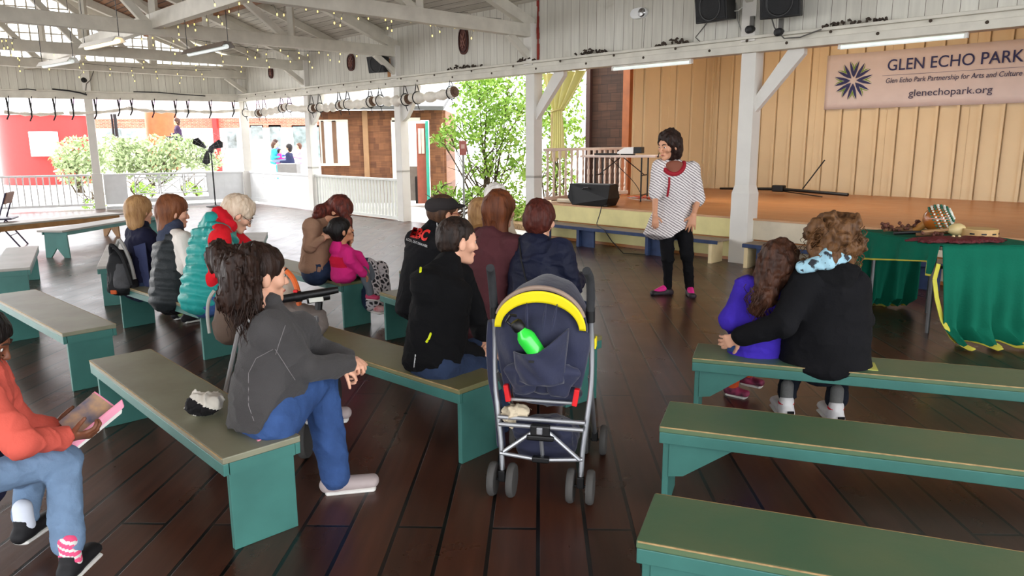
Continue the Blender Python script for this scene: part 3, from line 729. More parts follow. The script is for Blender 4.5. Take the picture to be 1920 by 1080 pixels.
prev = onR(462, 212, -0.0)
for k, (px, py) in enumerate(ends):
    u, z = onR(px, py, 0.12); 
    roll(prev[0]+0.1, u, prev[1]+0.02, z, 0.088 if k < 4 else 0.10, names_[k], m=0.12, sag=0.03, straps=2)
    prev = (u, z)
tL = [(454, 206, 345, 208, 'thin rolled curtain with black ties, nearest the corner on the left side'), (345, 208, 240, 203, 'thin rolled curtain with black ties over the fretwork railing'), (240, 203, 130, 212, 'thin rolled curtain crossing the left white post'), (120, 212, 8, 210, 'thin rolled curtain with black ties over the red building')]
for a, b, c, d, l in tL:
    t0, z0 = onL(a, b, 0.1); t1, z1 = onL(c, d, 0.1); roll(t0, t1, z0, z1, 0.045, l, frame=LW, m=0.1, sag=0.04, disc=False, straps=3)
# ================================================================== THINGS ON THE WALLS
M_plaque = mat('maroon_plaque', (88, 50, 42), rough=0.7, var=0.25, vscale=20, bump=0.5)
def plaque(px, py, w, h, label):
    u, z = onR(px, py, 0.056); root = empty('oval_plaque', RW(u, 0.056, z), YAW_R, label, 'plaque')
    ov = lambda a, s=1.0: Vector((math.copysign(abs(math.cos(a))**0.8, math.cos(a))*w/2*s, 0, math.copysign(abs(math.sin(a))**0.8, math.sin(a))*h/2*s))
    an = [2*math.pi*k/28 for k in range(28)]
    mb = MB(); mb.prism([ov(a) for a in an], (0, -0.012, 0), (0, 0.01, 0)); mb.build('plate', M_plaque, parent=root, bevel=0.003)
    mb = MB(); mb.tube([ov(a, .82)+Vector((0, -0.02, 0)) for a in an+[0]], 0.012, 6); mb.build('rim', mat('plaque_rim', (62, 32, 30), rough=0.6), parent=root)
    mb = MB()
    for k in (-1, 1):
        mb.bar((k*w*.22, -0.02, -h*.22), (-k*w*.16, -0.02, h*.24), 0.02, 0.012, up=(0, 1, 0)); mb.bar((k*w*.06, -0.02, -h*.28), (-k*w*.26, -0.02, h*.05), 0.014, 0.012, up=(0, 1, 0))
    mb.build('crossed_ornament', mat('plaque_orn', (128, 84, 72), rough=0.6), parent=root)
plaque(869, 76, 0.25, 0.46, 'maroon oval plaque above the garden gap, largest of the three')
plaque(658, 117, 0.27, 0.34, 'maroon oval plaque with crossed strokes left of the small black speaker')
plaque(508, 136, 0.20, 0.28, 'small maroon oval plaque nearest the corner')
M_spk = mat('speaker_black', (20, 20, 21), rough=0.55, var=0.1, bump=0.1, bscale=200)
def speaker(px, py, n, w, h, d, label, tilt=12, yaw=0, name='speaker'):
    u, z = onR(px, py, n); root = empty(name, RW(u, n, z), YAW_R+math.radians(yaw), label, 'speaker')
    root.rotation_euler = Euler((math.radians(tilt), 0, YAW_R+math.radians(yaw)), 'XYZ')
    mb = MB(); pl = [(-w/2, -d/2), (w/2, -d/2), (w*0.36, d/2), (-w*0.36, d/2)]
    mb.prism([Vector((x, y, 0)) for x, y in pl], (0, 0, -h/2), (0, 0, h/2)); mb.build('cabinet', M_spk, parent=root, bevel=0.01)
    mb = MB(); mb.box((0, -d/2-0.006, 0), (w*0.9, 0.012, h*0.88)); mb.build('grille', mat('speaker_grille', (34, 35, 37), rough=0.7, bump=0.6, bscale=300), parent=root, bevel=0.004)
    mb = MB(); mb.lathe([(w*0.34, 0), (w*0.34, 0.008), (w*0.31, 0.008), (w*0.29, 0.0)], (0, -d/2-0.011, 0), 28, R=Euler((math.radians(90), 0, 0)).to_matrix()); mb.build('driver_ring', M_black, parent=root)
    mb = MB(); mb.tube([(0, d/2-0.02, 0.0), (0, d/2+0.085, 0.0)], 0.02, 8); mb.build('bracket', M_dark, parent=root)
    return root
speaker(1345, 12, 0.30, 0.47, 0.34, 0.26, 'black wall speaker left of the pair above the stage opening', tilt=8, yaw=-8)
speaker(1470, 3, 0.32, 0.46, 0.34, 0.26, 'black wall speaker right of the pair above the stage opening', tilt=8, yaw=6)
speaker(712, 120, 0.30, 0.44, 0.30, 0.22, 'small black speaker under the truss near the shingled building', tilt=10, yaw=10)
u, z = onR(712, 140, 0.05)
# emergency lamp
u, z = onR(1198, 25, 0.06); root = empty('emergency_light', RW(u, 0.06, z), YAW_R, 'small white emergency light fitting on the boards left of the speakers', 'light fitting')
mb = MB(); an = [2*math.pi*k/24 for k in range(24)]
mb.prism([Vector((math.copysign(0.13, math.cos(a))*(abs(math.cos(a))**0.6)+0.0, 0, 0.07*math.sin(a))) for a in an], (0, -0.03, 0), (0, 0.03, 0)); mb.build('housing', M_rail, parent=root, bevel=0.008)
mb = MB(); mb.lathe([(0.0, 0.025), (0.045, 0.018), (0.06, 0.0)], (0.065, -0.03, 0), 20, R=Euler((math.radians(90), 0, 0)).to_matrix()); mb.build('reflector_lamp', mat('reflector', (150, 150, 150), rough=0.2, metal=0.8), parent=root, smooth=True)
# cables and junk along the header ledge
M_cable = mat('grey_cable', (96, 94, 90), rough=0.6)
def cable(name, pts, r, m, label, cat='cable'):
    b = pts[0]; mb = MB(); mb.tube(pts, r, 6); return tag(mb.build(name, m, loc=b, smooth=True), label, cat)
def rp(px, py, n): u, z = onR(px, py, n); return RW(u, n, z)
cable('cable', [rp(1322, -4, .12), rp(1345, 14, .20), rp(1362, 22, .30), rp(1384, 20, .2), rp(1398, 8, .1)], 0.006, mat('white_cable', (200, 198, 190)), 'white cable drooping across the left speaker above the stage')
cable('cable', [rp(1210, 34, .04), rp(1208, 60, .04), rp(1206, 90, .04), rp(1207, 112, .14)], 0.003, M_cable, 'thin grey wire hanging below the emergency light')
cable('cable', [rp(1326, 42, .05), rp(1316, 55, .05), rp(1304, 70, .05), rp(1312, 78, .05)], 0.006, M_cable, 'kinked grey cable below the left wall speaker')
cable('cable', [rp(1445, 28, .2), rp(1452, 52, .2), rp(1470, 72, .2), rp(1500, 70, .2), rp(1540, 55, .2)], 0.008, M_cable, 'grey cable looping along the ledge below the right speaker')
cable('cable', [rp(1380, 5, .1), rp(1384, 40, .1), rp(1394, 70, .1), rp(1380, 76, .14), rp(1360, 72, .14)], 0.007, mat('pale_cable', (150, 150, 144)), 'pale cable coiled on the ledge between the two wall speakers')
M_junk = mat('leaf_debris', (66, 56, 48), rough=1.0, var=0.4, vscale=30)
def junk(px, py, L, h, label, frame='R', seed=1):
    rnd = random.Random(seed); mb = MB()
    if frame == 'R': u, z = onR(px, py, 0.13); f = lambda a, n, zz: RW(u+a, n, zz)
    else: u, z = onL(px, py, 0.13); f = lambda a, n, zz: LW(u+a, n, zz)
    c = f(0, 0.13, HT)
    for i in range(26):
        a = (rnd.random()-0.5)*L; hh = h*(1-abs(2*a/L))*rnd.random()
        p = f(a, 0.10+rnd.random()*0.07, HT+0.005+hh)-c; q = p+Vector((rnd.uniform(-.06, .06), rnd.uniform(-.06, .06), rnd.uniform(-.02, .03)))
        mb.tube([p, (p+q)/2+Vector((0, 0, .012)), q], [0.012, 0.016, 0.006], 5)
    o = mb.build('debris', M_junk); o.location = c; o['kind'] = 'stuff'; tag(o, label, 'debris')
junk(1110, 103, 0.55, 0.05, 'dark leaf debris on the header ledge left of the stage lamp', seed=2)
junk(1262, 85, 0.5, 0.06, 'dark leaf debris on the header ledge below the emergency light', seed=3)
junk(1600, 47, 0.7, 0.05, 'dark rag of debris on the header ledge above the banner', seed=4)
junk(985, 116, 0.3, 0.06, 'dark debris on the ledge beside the stage corner post', seed=5)
junk(870, 132, 0.9, 0.04, 'thin line of dark debris on the ledge under the large plaque', seed=6)
# black clamps / small spot fixtures at the ledge
for (px, py, l) in ((1408, 55, 'black clamp lamp on the ledge between the two wall speakers'), (1462, 60, 'black strap bundle on the ledge above the stage post')):
    u, z = onR(px, py, 0.2); root = empty('clamp_lamp', RW(u, 0.2, z), YAW_R, l, 'lamp')
    mb = MB(); mb.lathe([(0.03, -0.05), (0.045, 0.0), (0.045, 0.06), (0.03, 0.07)], (0, 0, 0), 14, R=Euler((math.radians(100), 0.3, 0)).to_matrix()); mb.build('lamp_head', M_dark, parent=root, smooth=True)
    mb = MB(); mb.box((0, 0.02, 0.09), (0.05, 0.03, 0.12)); mb.build('clamp', M_cable, parent=root)
# tube lamps under the header
M_tube = mat('fluorescent_tube', (226, 232, 228), rough=0.3, emis=(226, 236, 232), estr=0.25)
def tube_lamp(a, b, n, label):
    (u0, z0), (u1, z1) = onR(*a, n), onR(*b, n); zz = (z0+z1)/2
    root = empty('tube_lamp', RW((u0+u1)/2, n, zz), YAW_R, label, 'lamp'); L = u1-u0
    mb = MB(); mb.tube([(-L/2, 0, 0), (L/2, 0, 0)], 0.024, 12); mb.build('tube', M_tube, parent=root, smooth=True)
    for x in (-L/2, L/2):
        mb = MB(); mb.box((x, 0, 0.01), (0.03, 0.05, 0.06)); mb.build('end_socket', M_white, parent=root)
    mb = MB(); mb.box((0, 0, 0.045), (L, 0.06, 0.03)); mb.build('batten', M_white, parent=root)
tube_lamp((1150, 131), (1296, 115), 0.06, 'fluorescent tube lamp under the header left of the stage post')
tube_lamp((1575, 88), (1812, 68), 0.06, 'fluorescent tube lamp under the header above the banner')
# hanging workshop fixtures in the roof
def fixture(pa, pb, n0, n1, hood, label, lit=False):
    (ua, za), (ub, zb) = onR(*pa, n0), onR(*pb, n1)
    A, B = RW(ua, n0, za), RW(ub, n1, zb); c = (A+B)/2
    root = empty('hanging_lamp', c, 0, label, 'lamp'); A -= c; B -= c; d = (B-A).normalized(); x = d.cross(Vector((0, 0, 1))).normalized()
    mb = MB(); pl = [x*-0.10, x*-0.05+Vector((0, 0, .07)), x*0.05+Vector((0, 0, .07)), x*0.10, x*0.085, x*0.04+Vector((0, 0, .055)), x*-0.04+Vector((0, 0, .055)), x*-0.085]
    mb.prism(pl, A, B); mb.build('hood', hood, parent=root)
    mb = MB(); mb.tube([A+d*0.03+Vector((0, 0, .01)), B-d*0.03+Vector((0, 0, .01))], 0.028, 10); mb.build('tube', M_tube if not lit else mat('warm_tube', (255, 236, 200), emis=(255, 226, 180), estr=1.2), parent=root, smooth=True)
    for s in (A, B):
        mb = MB(); mb.tube([s+Vector((0, 0, .07)), s+Vector((0, 0, 1.1))], 0.005, 5); mb.build('chain', M_dark, parent=root)
fixture((352, 104), (428, 88), 4.4, 4.3, mat('brown_hood', (110, 98, 88), rough=0.5), 'brown hooded tube lamp hanging left of the truss joint')
fixture((160, 92), (224, 78), 5.2, 5.1, M_white, 'white hooded tube lamp with a warm lit underside', lit=True)
fixture((80, 126), (138, 116), 5.4, 5.2, M_white, 'white hooded tube lamp low over the left gable boards')
# ================================================================== STRING LIGHTS
M_bulb = mat('warm_bulb', (255, 224, 130), emis=(255, 214, 110), estr=1.6, rough=0.3)
M_wire = mat('light_wire', (70, 74, 66), rough=0.7)
mb = MB(); mb.lathe([(0.0, -0.018), (0.0075, -0.01), (0.008, 0.004), (0.004, 0.014), (0.0, 0.016)], (0, 0, 0), 8)
bulb0 = None
def light_string(a, b, sag, n, label, seed):
    global bulb0
    rnd = random.Random(seed); c = (a+b)/2; root = empty('string_light', c, 0, label, 'string lights', 'string lights draped over the trusses')
    pts = [a+(b-a)*(i/16)+Vector((0, 0, -sag*4*(i/16)*(1-i/16)))-c for i in range(17)]
    m2 = MB(); m2.tube(pts, 0.004, 5)
    bs = []
    for k in range(n):
        t = (k+0.5)/n; p = a+(b-a)*t+Vector((0, 0, -sag*4*t*(1-t)))-c
        for q in range(3 if k % 2 else 2):
            q2 = p+Vector((rnd.uniform(-.05, .05), rnd.uniform(-.05, .05), -0.06-0.11*q-rnd.random()*0.04)); m2.tube([p if q == 0 else bs[-1]+Vector((0, 0, 0.02)), q2+Vector((0, 0, .015))], 0.0025, 4); bs.append(q2)
    m2.build('wire', M_wire, parent=root)
    for q2 in bs:
        if bulb0 is None: o = mb.build('bulb', M_bulb, parent=root, smooth=True); bulb0 = o
        else: o = bulb0.copy(); COL.objects.link(o); o.parent = root
        o.location = q2
ss = [((10.3, 0.6, 3.34), (10.3, 5.2, 3.34), .05, 12, 'string of warm bulbs along the nearest truss by the stage corner'),
      ((9.2, 0.3, 3.6), (9.6, 4.4, 3.5), .12, 9, 'string of warm bulbs sagging in front of the large plaque'),
      ((6.7, 0.6, 3.30), (6.7, 4.6, 3.30), .06, 10, 'string of warm bulbs along the truss beside the small speaker'),
      ((5.2, 0.3, 3.35), (5.6, 4.4, 3.4), .14, 9, 'string of warm bulbs over the crossed plaque'),
      ((3.3, 0.7, 3.32), (3.3, 6.2, 3.30), .06, 11, 'string of warm bulbs along the second farthest truss'),
      ((0.6, 1.0, 3.25), (2.0, 6.5, 3.3), .12, 10, 'string of warm bulbs nearest the left gable'),
      ((6.9, 4.3, 3.42), (10.3, 4.4, 3.42), .10, 9, 'string of warm bulbs along the tie beam across the trusses'),
      ((3.5, 5.5, 3.3), (7.0, 6.8, 3.35), .12, 8, 'string of warm bulbs at the upper left corner of the photo')]
for i, (a, b, s, n, l) in enumerate(ss): light_string(RW(*a), RW(*b), s, n, l, i)

def lp(px, py, m): t, z = onL(px, py, m); return LW(t, m, z)
cable('cable', [lp(176, 118, .1), lp(175, 135, .12), lp(170, 150, .14), lp(162, 157, .12), lp(160, 178, .12)], 0.010, M_cable, 'dark cable hanging beside the small black lamp on the left boards')
cable('cable', [lp(98, 167, .16), lp(128, 170, .17), lp(150, 174, .17), lp(163, 178, .17)], 0.018, M_dark, 'thick dark cable lying on the ledge left of the left white post')
cable('cable', [lp(35, 168, .16), lp(52, 167, .17), lp(68, 169, .17)], 0.012, M_dark, 'short dark cable on the ledge above the red kiosk')
cable('cable', [lp(250, 172, .16), lp(295, 173, .17), lp(340, 177, .17), lp(385, 180, .17)], 0.012, M_dark, 'dark cable on the ledge above the fretwork railing')
p_ = lp(158, 151, .12); root = empty('clamp_lamp', p_, LYAW, 'small black lamp fixed to the left boards above the left white post', 'lamp')
part('lamp_head', lambda b: b.lathe([(0.02, -0.05), (0.06, 0.0), (0.06, 0.05), (0.02, 0.07)], (0, 0, 0), 12, R=Euler((math.radians(60), 0.4, 0)).to_matrix()), M_dark, smooth=True)
part('bracket', lambda b: b.box((0, -0.04, 0.0), (0.03, 0.08, 0.03)), M_dark)
# ================================================================== BANNER
FONTS = {}
def text_mesh(name, s, m, size_w, size_h, parent, loc, rot=(math.radians(90), 0, 0), ext=0.0008, bold=0.0, shear=0.0, label=None):
    cu = bpy.data.curves.new('txt', 'FONT'); cu.body = s; cu.extrude = 0.004; cu.offset = bold; cu.shear = shear; cu.resolution_u = 4
    o = bpy.data.objects.new('txt', cu); COL.objects.link(o); dg = bpy.context.evaluated_depsgraph_get(); dg.update()
    me = bpy.data.meshes.new_from_object(o.evaluated_get(dg)); bpy.data.objects.remove(o)
    co = np.empty(len(me.vertices)*3, np.float32); me.vertices.foreach_get('co', co); co = co.reshape(-1, 3)
    lo, hi = co.min(0), co.max(0); co = (co-lo)/(hi-lo+1e-9)*np.array([size_w, size_h, ext*2]); me.vertices.foreach_set('co', co.ravel().astype(np.float32)); me.update()
    me.name = name; me.materials.clear(); me.materials.append(m); t = bpy.data.objects.new(name, me); COL.objects.link(t); t.parent = parent; t.location = loc; t.rotation_euler = rot
    if label: t['label'] = label
    return t
bn = BN+0.075
tl, tr, bl_, br_ = onR(1552, 101, bn), onR(1920, 77, bn), onR(1545, 204, bn), onR(1920, 195, bn)
zt_, zb_ = (tl[1]+tr[1])/2, (bl_[1]+br_[1])/2; u0_ = (tl[0]+bl_[0])/2; HB_ = zt_-zb_
root = empty('banner', RW(u0_, bn, zb_), YAW_R, 'long white park banner with starburst emblem on the cream stage wall', 'banner')
LB = 4.15
M_ban = mat('banner_vinyl', (214, 202, 200), rough=0.5, var=0.03)
mb = MB(); mb.grid(lambda a, b: Vector((a*LB, 0.006*math.sin(a*22)*math.sin(b*3), b*HB_)), 60, 8); mb.build('banner_sheet', M_ban, parent=root, smooth=True, solid=0.003)
M_navy = mat('banner_navy', (26, 32, 92), rough=0.5); M_lime = mat('banner_green', (112, 160, 30), rough=0.5); M_navyt = mat('banner_text', (42, 44, 84), rough=0.5)
def bu(px, py): u, z = onR(px, py, bn); return u-u0_, z-zb_
cx_, cz_ = bu(1600, 151); RR = 0.335
def star(m, nm, y, r0, r1, w, ph, n=16, sc=1.0):
    mb = MB()
    for k in range(n):
        a = 2*math.pi*(k+ph)/n; d = Vector((math.cos(a), 0, math.sin(a))); p = Vector((-d.z, 0, d.x))
        ctr = Vector((cx_, 0, cz_)); skew = w*0.55*(1 if k % 2 else -1)
        pl = [ctr+d*r0, ctr+d*(r0+(r1-r0)*.35)+p*(w+skew*.3), ctr+d*r1+p*skew, ctr+d*(r0+(r1-r0)*.35)-p*(w-skew*.3)]
        mb.prism(pl, (0, y-0.001, 0), (0, y, 0))
    mb.build(nm, m, parent=root)
def petal_star(m, nm, y, pts, mirror=True):
    mb = MB()
    for k in range(8):
        for s in (-1, 1):
            P = []
            for r, dg in pts:
                a = math.radians(90+45*k+s*dg); P.append(Vector((cx_+RR*r*math.cos(a), 0, cz_+RR*r*math.sin(a))))
            mb.prism(P, (0, y-0.001, 0), (0, y, 0))
    mb.build(nm, m, parent=root)
petal_star(M_navy, 'emblem_blue_petals', -0.011, [(.15, 0), (.34, 17), (.55, 18), (.80, 15.5), (1.0, 13.5), (.72, 7.5), (.44, 0)])
petal_star(M_lime, 'emblem_green_chevrons', -0.008, [(.50, 0), (.76, 5.6), (.99, 10.5), (.80, 3.6), (.66, 0)])
def fit_text(s, x0, y0, x1, y1, h, m, nm, bold=0.0, shear=0.0):
    a = bu(x0, y0); b = bu(x1, y1); w = b[0]-a[0]; ang = 0
    text_mesh(nm, s, m, w, h, root, (a[0], -0.012, a[1]), bold=bold, shear=shear)
fit_text('GLEN ECHO PARK', 1664, 133, 1919, 117, 0.185, M_navy, 'lettering', bold=0.004)
mb = MB(); a_ = bu(1657, 142); mb.box((a_[0]+1.25, -0.0075, a_[1]-0.0), (2.55, 0.001, 0.006)); mb.build('rule_line', mat('banner_rule', (120, 116, 140)), parent=root)
fit_text('Glen Echo Park Partnership for Arts and Culture', 1661, 159, 1916, 147, 0.105, M_navyt, 'lettering', bold=0.003, shear=0.15)
fit_text('glenechopark.org', 1703, 185, 1860, 179, 0.145, mat('banner_text2', (70, 66, 92)), 'lettering', bold=0.002)
# ================================================================== STAGE PROPS
def rframe(u, n, z=0.0): return RW(u, n, z)
# folding table with projector
def on_at(px, py, z): p = atz(px, py, z); return p
tz = SZ+0.745
TYAW = R_(-24); root = empty('folding_table', (1.83, 12.34, SZ), TYAW, 'pale folding table on the stage with thin black legs', 'table')
part('tabletop', lambda b: b.box((0.0, 0, 0.725), (1.26, 0.6, 0.035)), mat('pale_table', (226, 206, 196), rough=0.5), bevel=0.005)
for sx in (-1, 1):
    def leg(b, sx=sx):
        x = sx*0.39
        for y in (-0.22, 0.22): b.tube([(x, y, 0.71), (x, y, 0.0)], 0.013, 8)
        b.tube([(x, -0.22, 0.10), (x, 0.22, 0.10)], 0.010, 6); b.tube([(x, -0.22, 0.42), (x, 0.22, 0.42)], 0.010, 6)
    part('leg_frame', leg, M_dark)
    part('brace', lambda b: b.tube([(sx*0.39, 0, 0.42), (0.03*sx, 0, 0.70)], 0.009, 6), M_dark)
tb = root
M_tabm = root.matrix_basis.copy() if False else (Matrix.Translation(root.location)@Matrix.Rotation(root.rotation_euler.z, 4, 'Z'))
def on_tab(x, y, z=0.743): return M_tabm@Vector((x, y, z))
root = empty('projector', on_tab(0.12, 0.0), TYAW, 'white projector with black lens end on the folding table', 'projector')
part('housing', lambda b: b.prism([Vector(p) for p in ((-0.17, -0.12, 0.02), (0.10, -0.12, 0.02), (0.10, -0.12, 0.13), (-0.05, -0.12, 0.12), (-0.17, -0.12, 0.05))], (0, 0, 0), (0, 0.24, 0)), M_rail, bevel=0.008)
part('lens_block', lambda b: b.box((0.165, 0, 0.08), (0.13, 0.2, 0.10)), M_black, bevel=0.008)
part('foot', lambda b: b.box((-0.02, 0, 0.01), (0.2, 0.18, 0.02)), M_black)
root = empty('laptop', on_tab(-0.24, -0.05), TYAW, 'closed black laptop beside the projector', 'laptop')
part('base', lambda b: b.box((0, 0, 0.012), (0.36, 0.26, 0.02)), M_black, bevel=0.004)
part('lid', lambda b: b.box((0, 0.0, 0.027), (0.36, 0.26, 0.008)), M_dark, bevel=0.003)
# monitor wedge
root = empty('monitor_speaker', RW(11.45, -0.22, SZ), YAW_R+R_(8), 'black wedge monitor speaker at the left front edge of the stage', 'speaker')
pl = [Vector(p) for p in ((-0.36, -0.10, 0), (0.36, -0.10, 0), (0.42, -0.10, 0.26), (0.38, -0.10, 0.31), (-0.38, -0.10, 0.31), (-0.42, -0.10, 0.26))]
def wedge(b):
    a = [(-0.30, -0.12, 0.0), (0.30, -0.12, 0.0), (0.36, -0.17, 0.12), (0.36, -0.10, 0.33), (-0.36, -0.10, 0.33), (-0.36, -0.17, 0.12)]
    c = [(-0.30, 0.20, 0.0), (0.30, 0.20, 0.0), (0.36, 0.20, 0.12), (0.34, 0.16, 0.33), (-0.34, 0.16, 0.33), (-0.36, 0.20, 0.12)]
    n = 6; b.add(a+c, [tuple(range(n-1, -1, -1)), tuple(range(n, 2*n))]+[(i, (i+1) % n, n+(i+1) % n, n+i) for i in range(n)])
part('cabinet', wedge, M_spk, bevel=0.012)
part('handle', lambda b: b.tube([(-0.10, -0.145, 0.25), (-0.07, -0.15, 0.27), (0.0, -0.15, 0.27), (0.03, -0.145, 0.25)], 0.012, 8), M_dark)
part('corner_foot', lambda b: b.box((0.30, -0.10, 0.02), (0.06, 0.06, 0.03)), M_dark)
cable('cable', [RW(11.75, -0.12, SZ+0.03), RW(11.8, 0.0, SZ+0.01), RW(11.8, 0.04, SZ-0.1), RW(11.78, 0.08, 0.33), RW(11.98, 0.30, 0.32), RW(12.2, 0.43, 0.30), RW(12.35, 0.44, 0.15), RW(12.6, 0.5, 0.012), RW(12.9, 0.4, 0.012)], 0.007, M_black, 'black cable running from the monitor speaker down over the low bench')
cable('white_pipe', [RW(10.7, -0.25, SZ+0.035), RW(11.05, -0.28, SZ+0.035)], 0.035, mat('cream_roll', (222, 214, 190)), 'short cream roll lying beside the monitor speaker', 'roll')
def squiggle(c, r, n, seed, h=0.05):
    rnd = random.Random(seed); return [c+Vector((rnd.uniform(-r, r), rnd.uniform(-r, r), rnd.uniform(0.008, h))) for _ in range(n)]
def smooth_pts(p, k=4):
    out = []
    for i in range(len(p)-1):
        p0, p1, p2, p3 = p[max(i-1, 0)], p[i], p[i+1], p[min(i+2, len(p)-1)]
        for j in range(k):
            t = j/k; out.append(0.5*((2*p1)+(p2-p0)*t+(2*p0-5*p1+4*p2-p3)*t*t+(3*p1-p0-3*p2+p3)*t*t*t))
    return out+[p[-1]]
cable('cable', smooth_pts(squiggle(RW(11.35, -1.75, SZ), 0.28, 16, 3)), 0.009, mat('orange_cable', (206, 70, 36)), 'tangled orange cable under the folding table')
cable('cable', smooth_pts(squiggle(RW(11.45, -1.55, SZ), 0.30, 12, 5)), 0.007, mat('white_cable2', (206, 196, 184)), 'tangled white cable under the folding table')
cable('cable', smooth_pts([on_tab(-0.3, 0.1, 0.74), on_tab(-0.1, 0.33, 0.5), on_tab(0.15, 0.35, 0.25), on_tab(0.3, 0.3, 0.02)]), 0.006, M_black, 'black cable hanging behind the folding table')
# long black stand lying on stage
root = empty('microphone_stand', RW(12.1, -4.4, SZ), YAW_R, 'black folded stand lying on the stage floor against the back wall', 'stand')
part('tube', lambda b: b.tube([(-0.9, 0, 0.05), (0.35, 0.0, 0.09)], [0.02, 0.03], 8), M_black)
part('leg', lambda b: b.tube([(0.3, 0, 0.09), (1.65, -0.25, 0.06)], 0.028, 8), M_black)
part('leg', lambda b: b.tube([(0.3, 0, 0.06), (1.3, -0.45, 0.02)], 0.010, 8), M_black)
part('clutch', lambda b: b.box((0.3, 0, 0.10), (0.22, 0.14, 0.12)), M_black, bevel=0.02)
part('boom', lambda b: b.tube([(0.7, 0.1, 0.1), (1.0, 0.25, 0.62)], 0.012, 8), M_black)
# tied back curtain
root = empty('curtain', RW(10.55, -0.55, 0), YAW_R, 'pale yellow curtain tied back at the left of the stage', 'curtain')
def curt(a, b):
    # b 0 top .. 1 bottom ; gathers at b=.42
    z = 2.62-b*1.36; g = abs(b-0.44)/0.44 if b < 0.44 else (b-0.44)/0.56
    w = 0.20+0.80*(max(0, 1-b/0.44))**0.75 if b < 0.44 else 0.20+0.05*g
    x = -0.14+0.02*g+(a-0.5)*w+(0.13*(max(0, 1-b/0.44)))
    return Vector((x, 0.05*math.sin(a*30+b*3)*(0.4+0.6*w), z))
mb = MB(); mb.grid(curt, 60, 30); mb.build('drape', mat('yellow_curtain', (226, 220, 150), rough=0.7, var=0.06, vscale=3), parent=root, smooth=True, solid=0.006)
mb = MB(); mb.tube([Vector((-0.14+0.115*math.cos(a), 0.07*math.sin(a), 2.02+0.02*math.cos(a))) for a in [2*math.pi*k/16 for k in range(17)]], 0.018, 6); mb.build('tie_band', mat('curtain_tie', (196, 182, 112)), parent=root, smooth=True)
def cloth2(a, b): return Vector((-0.30+(a-0.5)*0.13, 0.07+0.03*math.sin(a*14), 2.05-b*0.85))
mb = MB(); mb.grid(cloth2, 16, 6); mb.build('second_drape', mat('cream_curtain', (222, 206, 164), rough=0.75), parent=root, smooth=True, solid=0.005)
# ================================================================== GREEN DRAPED TABLE
TH = 0.735
FLc, FRc, BLc = atz(1765, 461, TH), atz(1918, 460, TH), atz(1630, 436, TH)
ax = Vector((math.cos(R_(-4)), math.sin(R_(-4)), 0)); TW = 0.80
ay = Vector((BLc.x-FLc.x, BLc.y-FLc.y, 0)).normalized(); TD = 1.05
root = empty('draped_table', (FLc.x, FLc.y, 0), 0, 'folding table covered by a green cloth at the right beside the stage', 'table')
P2 = lambda x, y, z: ax*x+ay*y+Vector((0, 0, z))
def slab(b): b.prism([P2(0, 0, 0), P2(TW, 0, 0), P2(TW, TD, 0), P2(0, TD, 0)], (0, 0, TH-0.035), (0, 0, TH-0.008))
part('tabletop', slab, mat('table_core', (150, 140, 124)))
M_leg = mat('grey_metal', (120, 120, 122), rough=0.35, metal=0.7)
for y in (TD-0.10, 0.22):
    part('leg', lambda b: b.tube([P2(0.12, y, TH-0.04), P2(0.12, y, 0)], 0.016, 10), M_leg); part('leg', lambda b: b.tube([P2(0.62, y, TH-0.04), P2(0.62, y, 0)], 0.016, 10), M_leg)
    part('crossbar', lambda b: b.bar(P2(0.12, y, TH-0.20), P2(0.62, y, TH-0.20), 0.03, 0.025), M_leg)
M_cloth = mat('green_cloth', (10, 98, 76), rough=0.85, var=0.08, vscale=5, bump=0.25, bscale=60, spec=0.15)
M_trimY = mat('cloth_yellow_edge', (196, 190, 70), rough=0.8); M_trimW = mat('cloth_pale_edge', (140, 160, 170), rough=0.8)
cr = empty('tablecloth', (FLc.x, FLc.y, 0), 0, 'green cloth with yellow striped hem draped over the table', 'tablecloth')
def hemstrip(b, pts, w=0.035, mi=0, off=0.0):
    pass
def drape(x0, y0, x1, y1, low, out, nm, n=48, m=16, seed=0, pool=0.0, bulge=0.05):
    """hang from the top edge (x0,y0)-(x1,y1) down to low(a); out = outward direction"""
    a0, a1 = P2(x0, y0, TH), P2(x1, y1, TH)
    def fn(a, b):
        z0 = TH+0.002; zl = low(a); k = b; z = z0+(zl-z0)*k
        fold = 0.045*math.sin(a*19+seed)+0.03*math.sin(a*41+seed*2+k*2)
        o = out*(0.012+k*bulge+fold*k**1.3*min(1, (z0-zl)/0.5)); base = a0+(a1-a0)*a
        if pool and z < 0.10: o += out*((0.10-z)*pool*(1+0.8*math.sin(a*23+seed))); z = max(0.012, z)+0.02*abs(math.sin(a*37+k*9))
        return Vector((base.x, base.y, max(z, 0.01)))+o
    mb = MB(); mb.grid(fn, n, m, 0)
    # hem stripes: last rows
    mb.m = [0]*len(mb.m)
    for i in range(n):
        mb.m[i*m+m-1] = 1
    return mb.build(nm, [M_cloth, M_trimY, M_trimW], parent=cr, smooth=True, solid=0.004)
z_hem = True
mb = MB(); mb.grid(lambda a, b: P2(-0.008+a*(TW+0.016), -0.008+b*(TD+0.016), TH+0.003+0.002*math.sin(a*20)), 20, 24); mb.build('cloth_top', M_cloth, parent=cr, smooth=True, solid=0.004)
drape(0, 0, TW, 0, lambda a: -0.02, -ay, 'front_drape', pool=1.2, seed=1, m=20, bulge=0.10)
def lowL(a):  # from front corner to back corner
    if a < 0.06: return 0.10+a*4
    if a < 0.75: return 0.52+0.03*math.sin(a*9)
    return max(0.02, 0.52-(a-0.75)*2.6) if a > 0.8 else 0.50
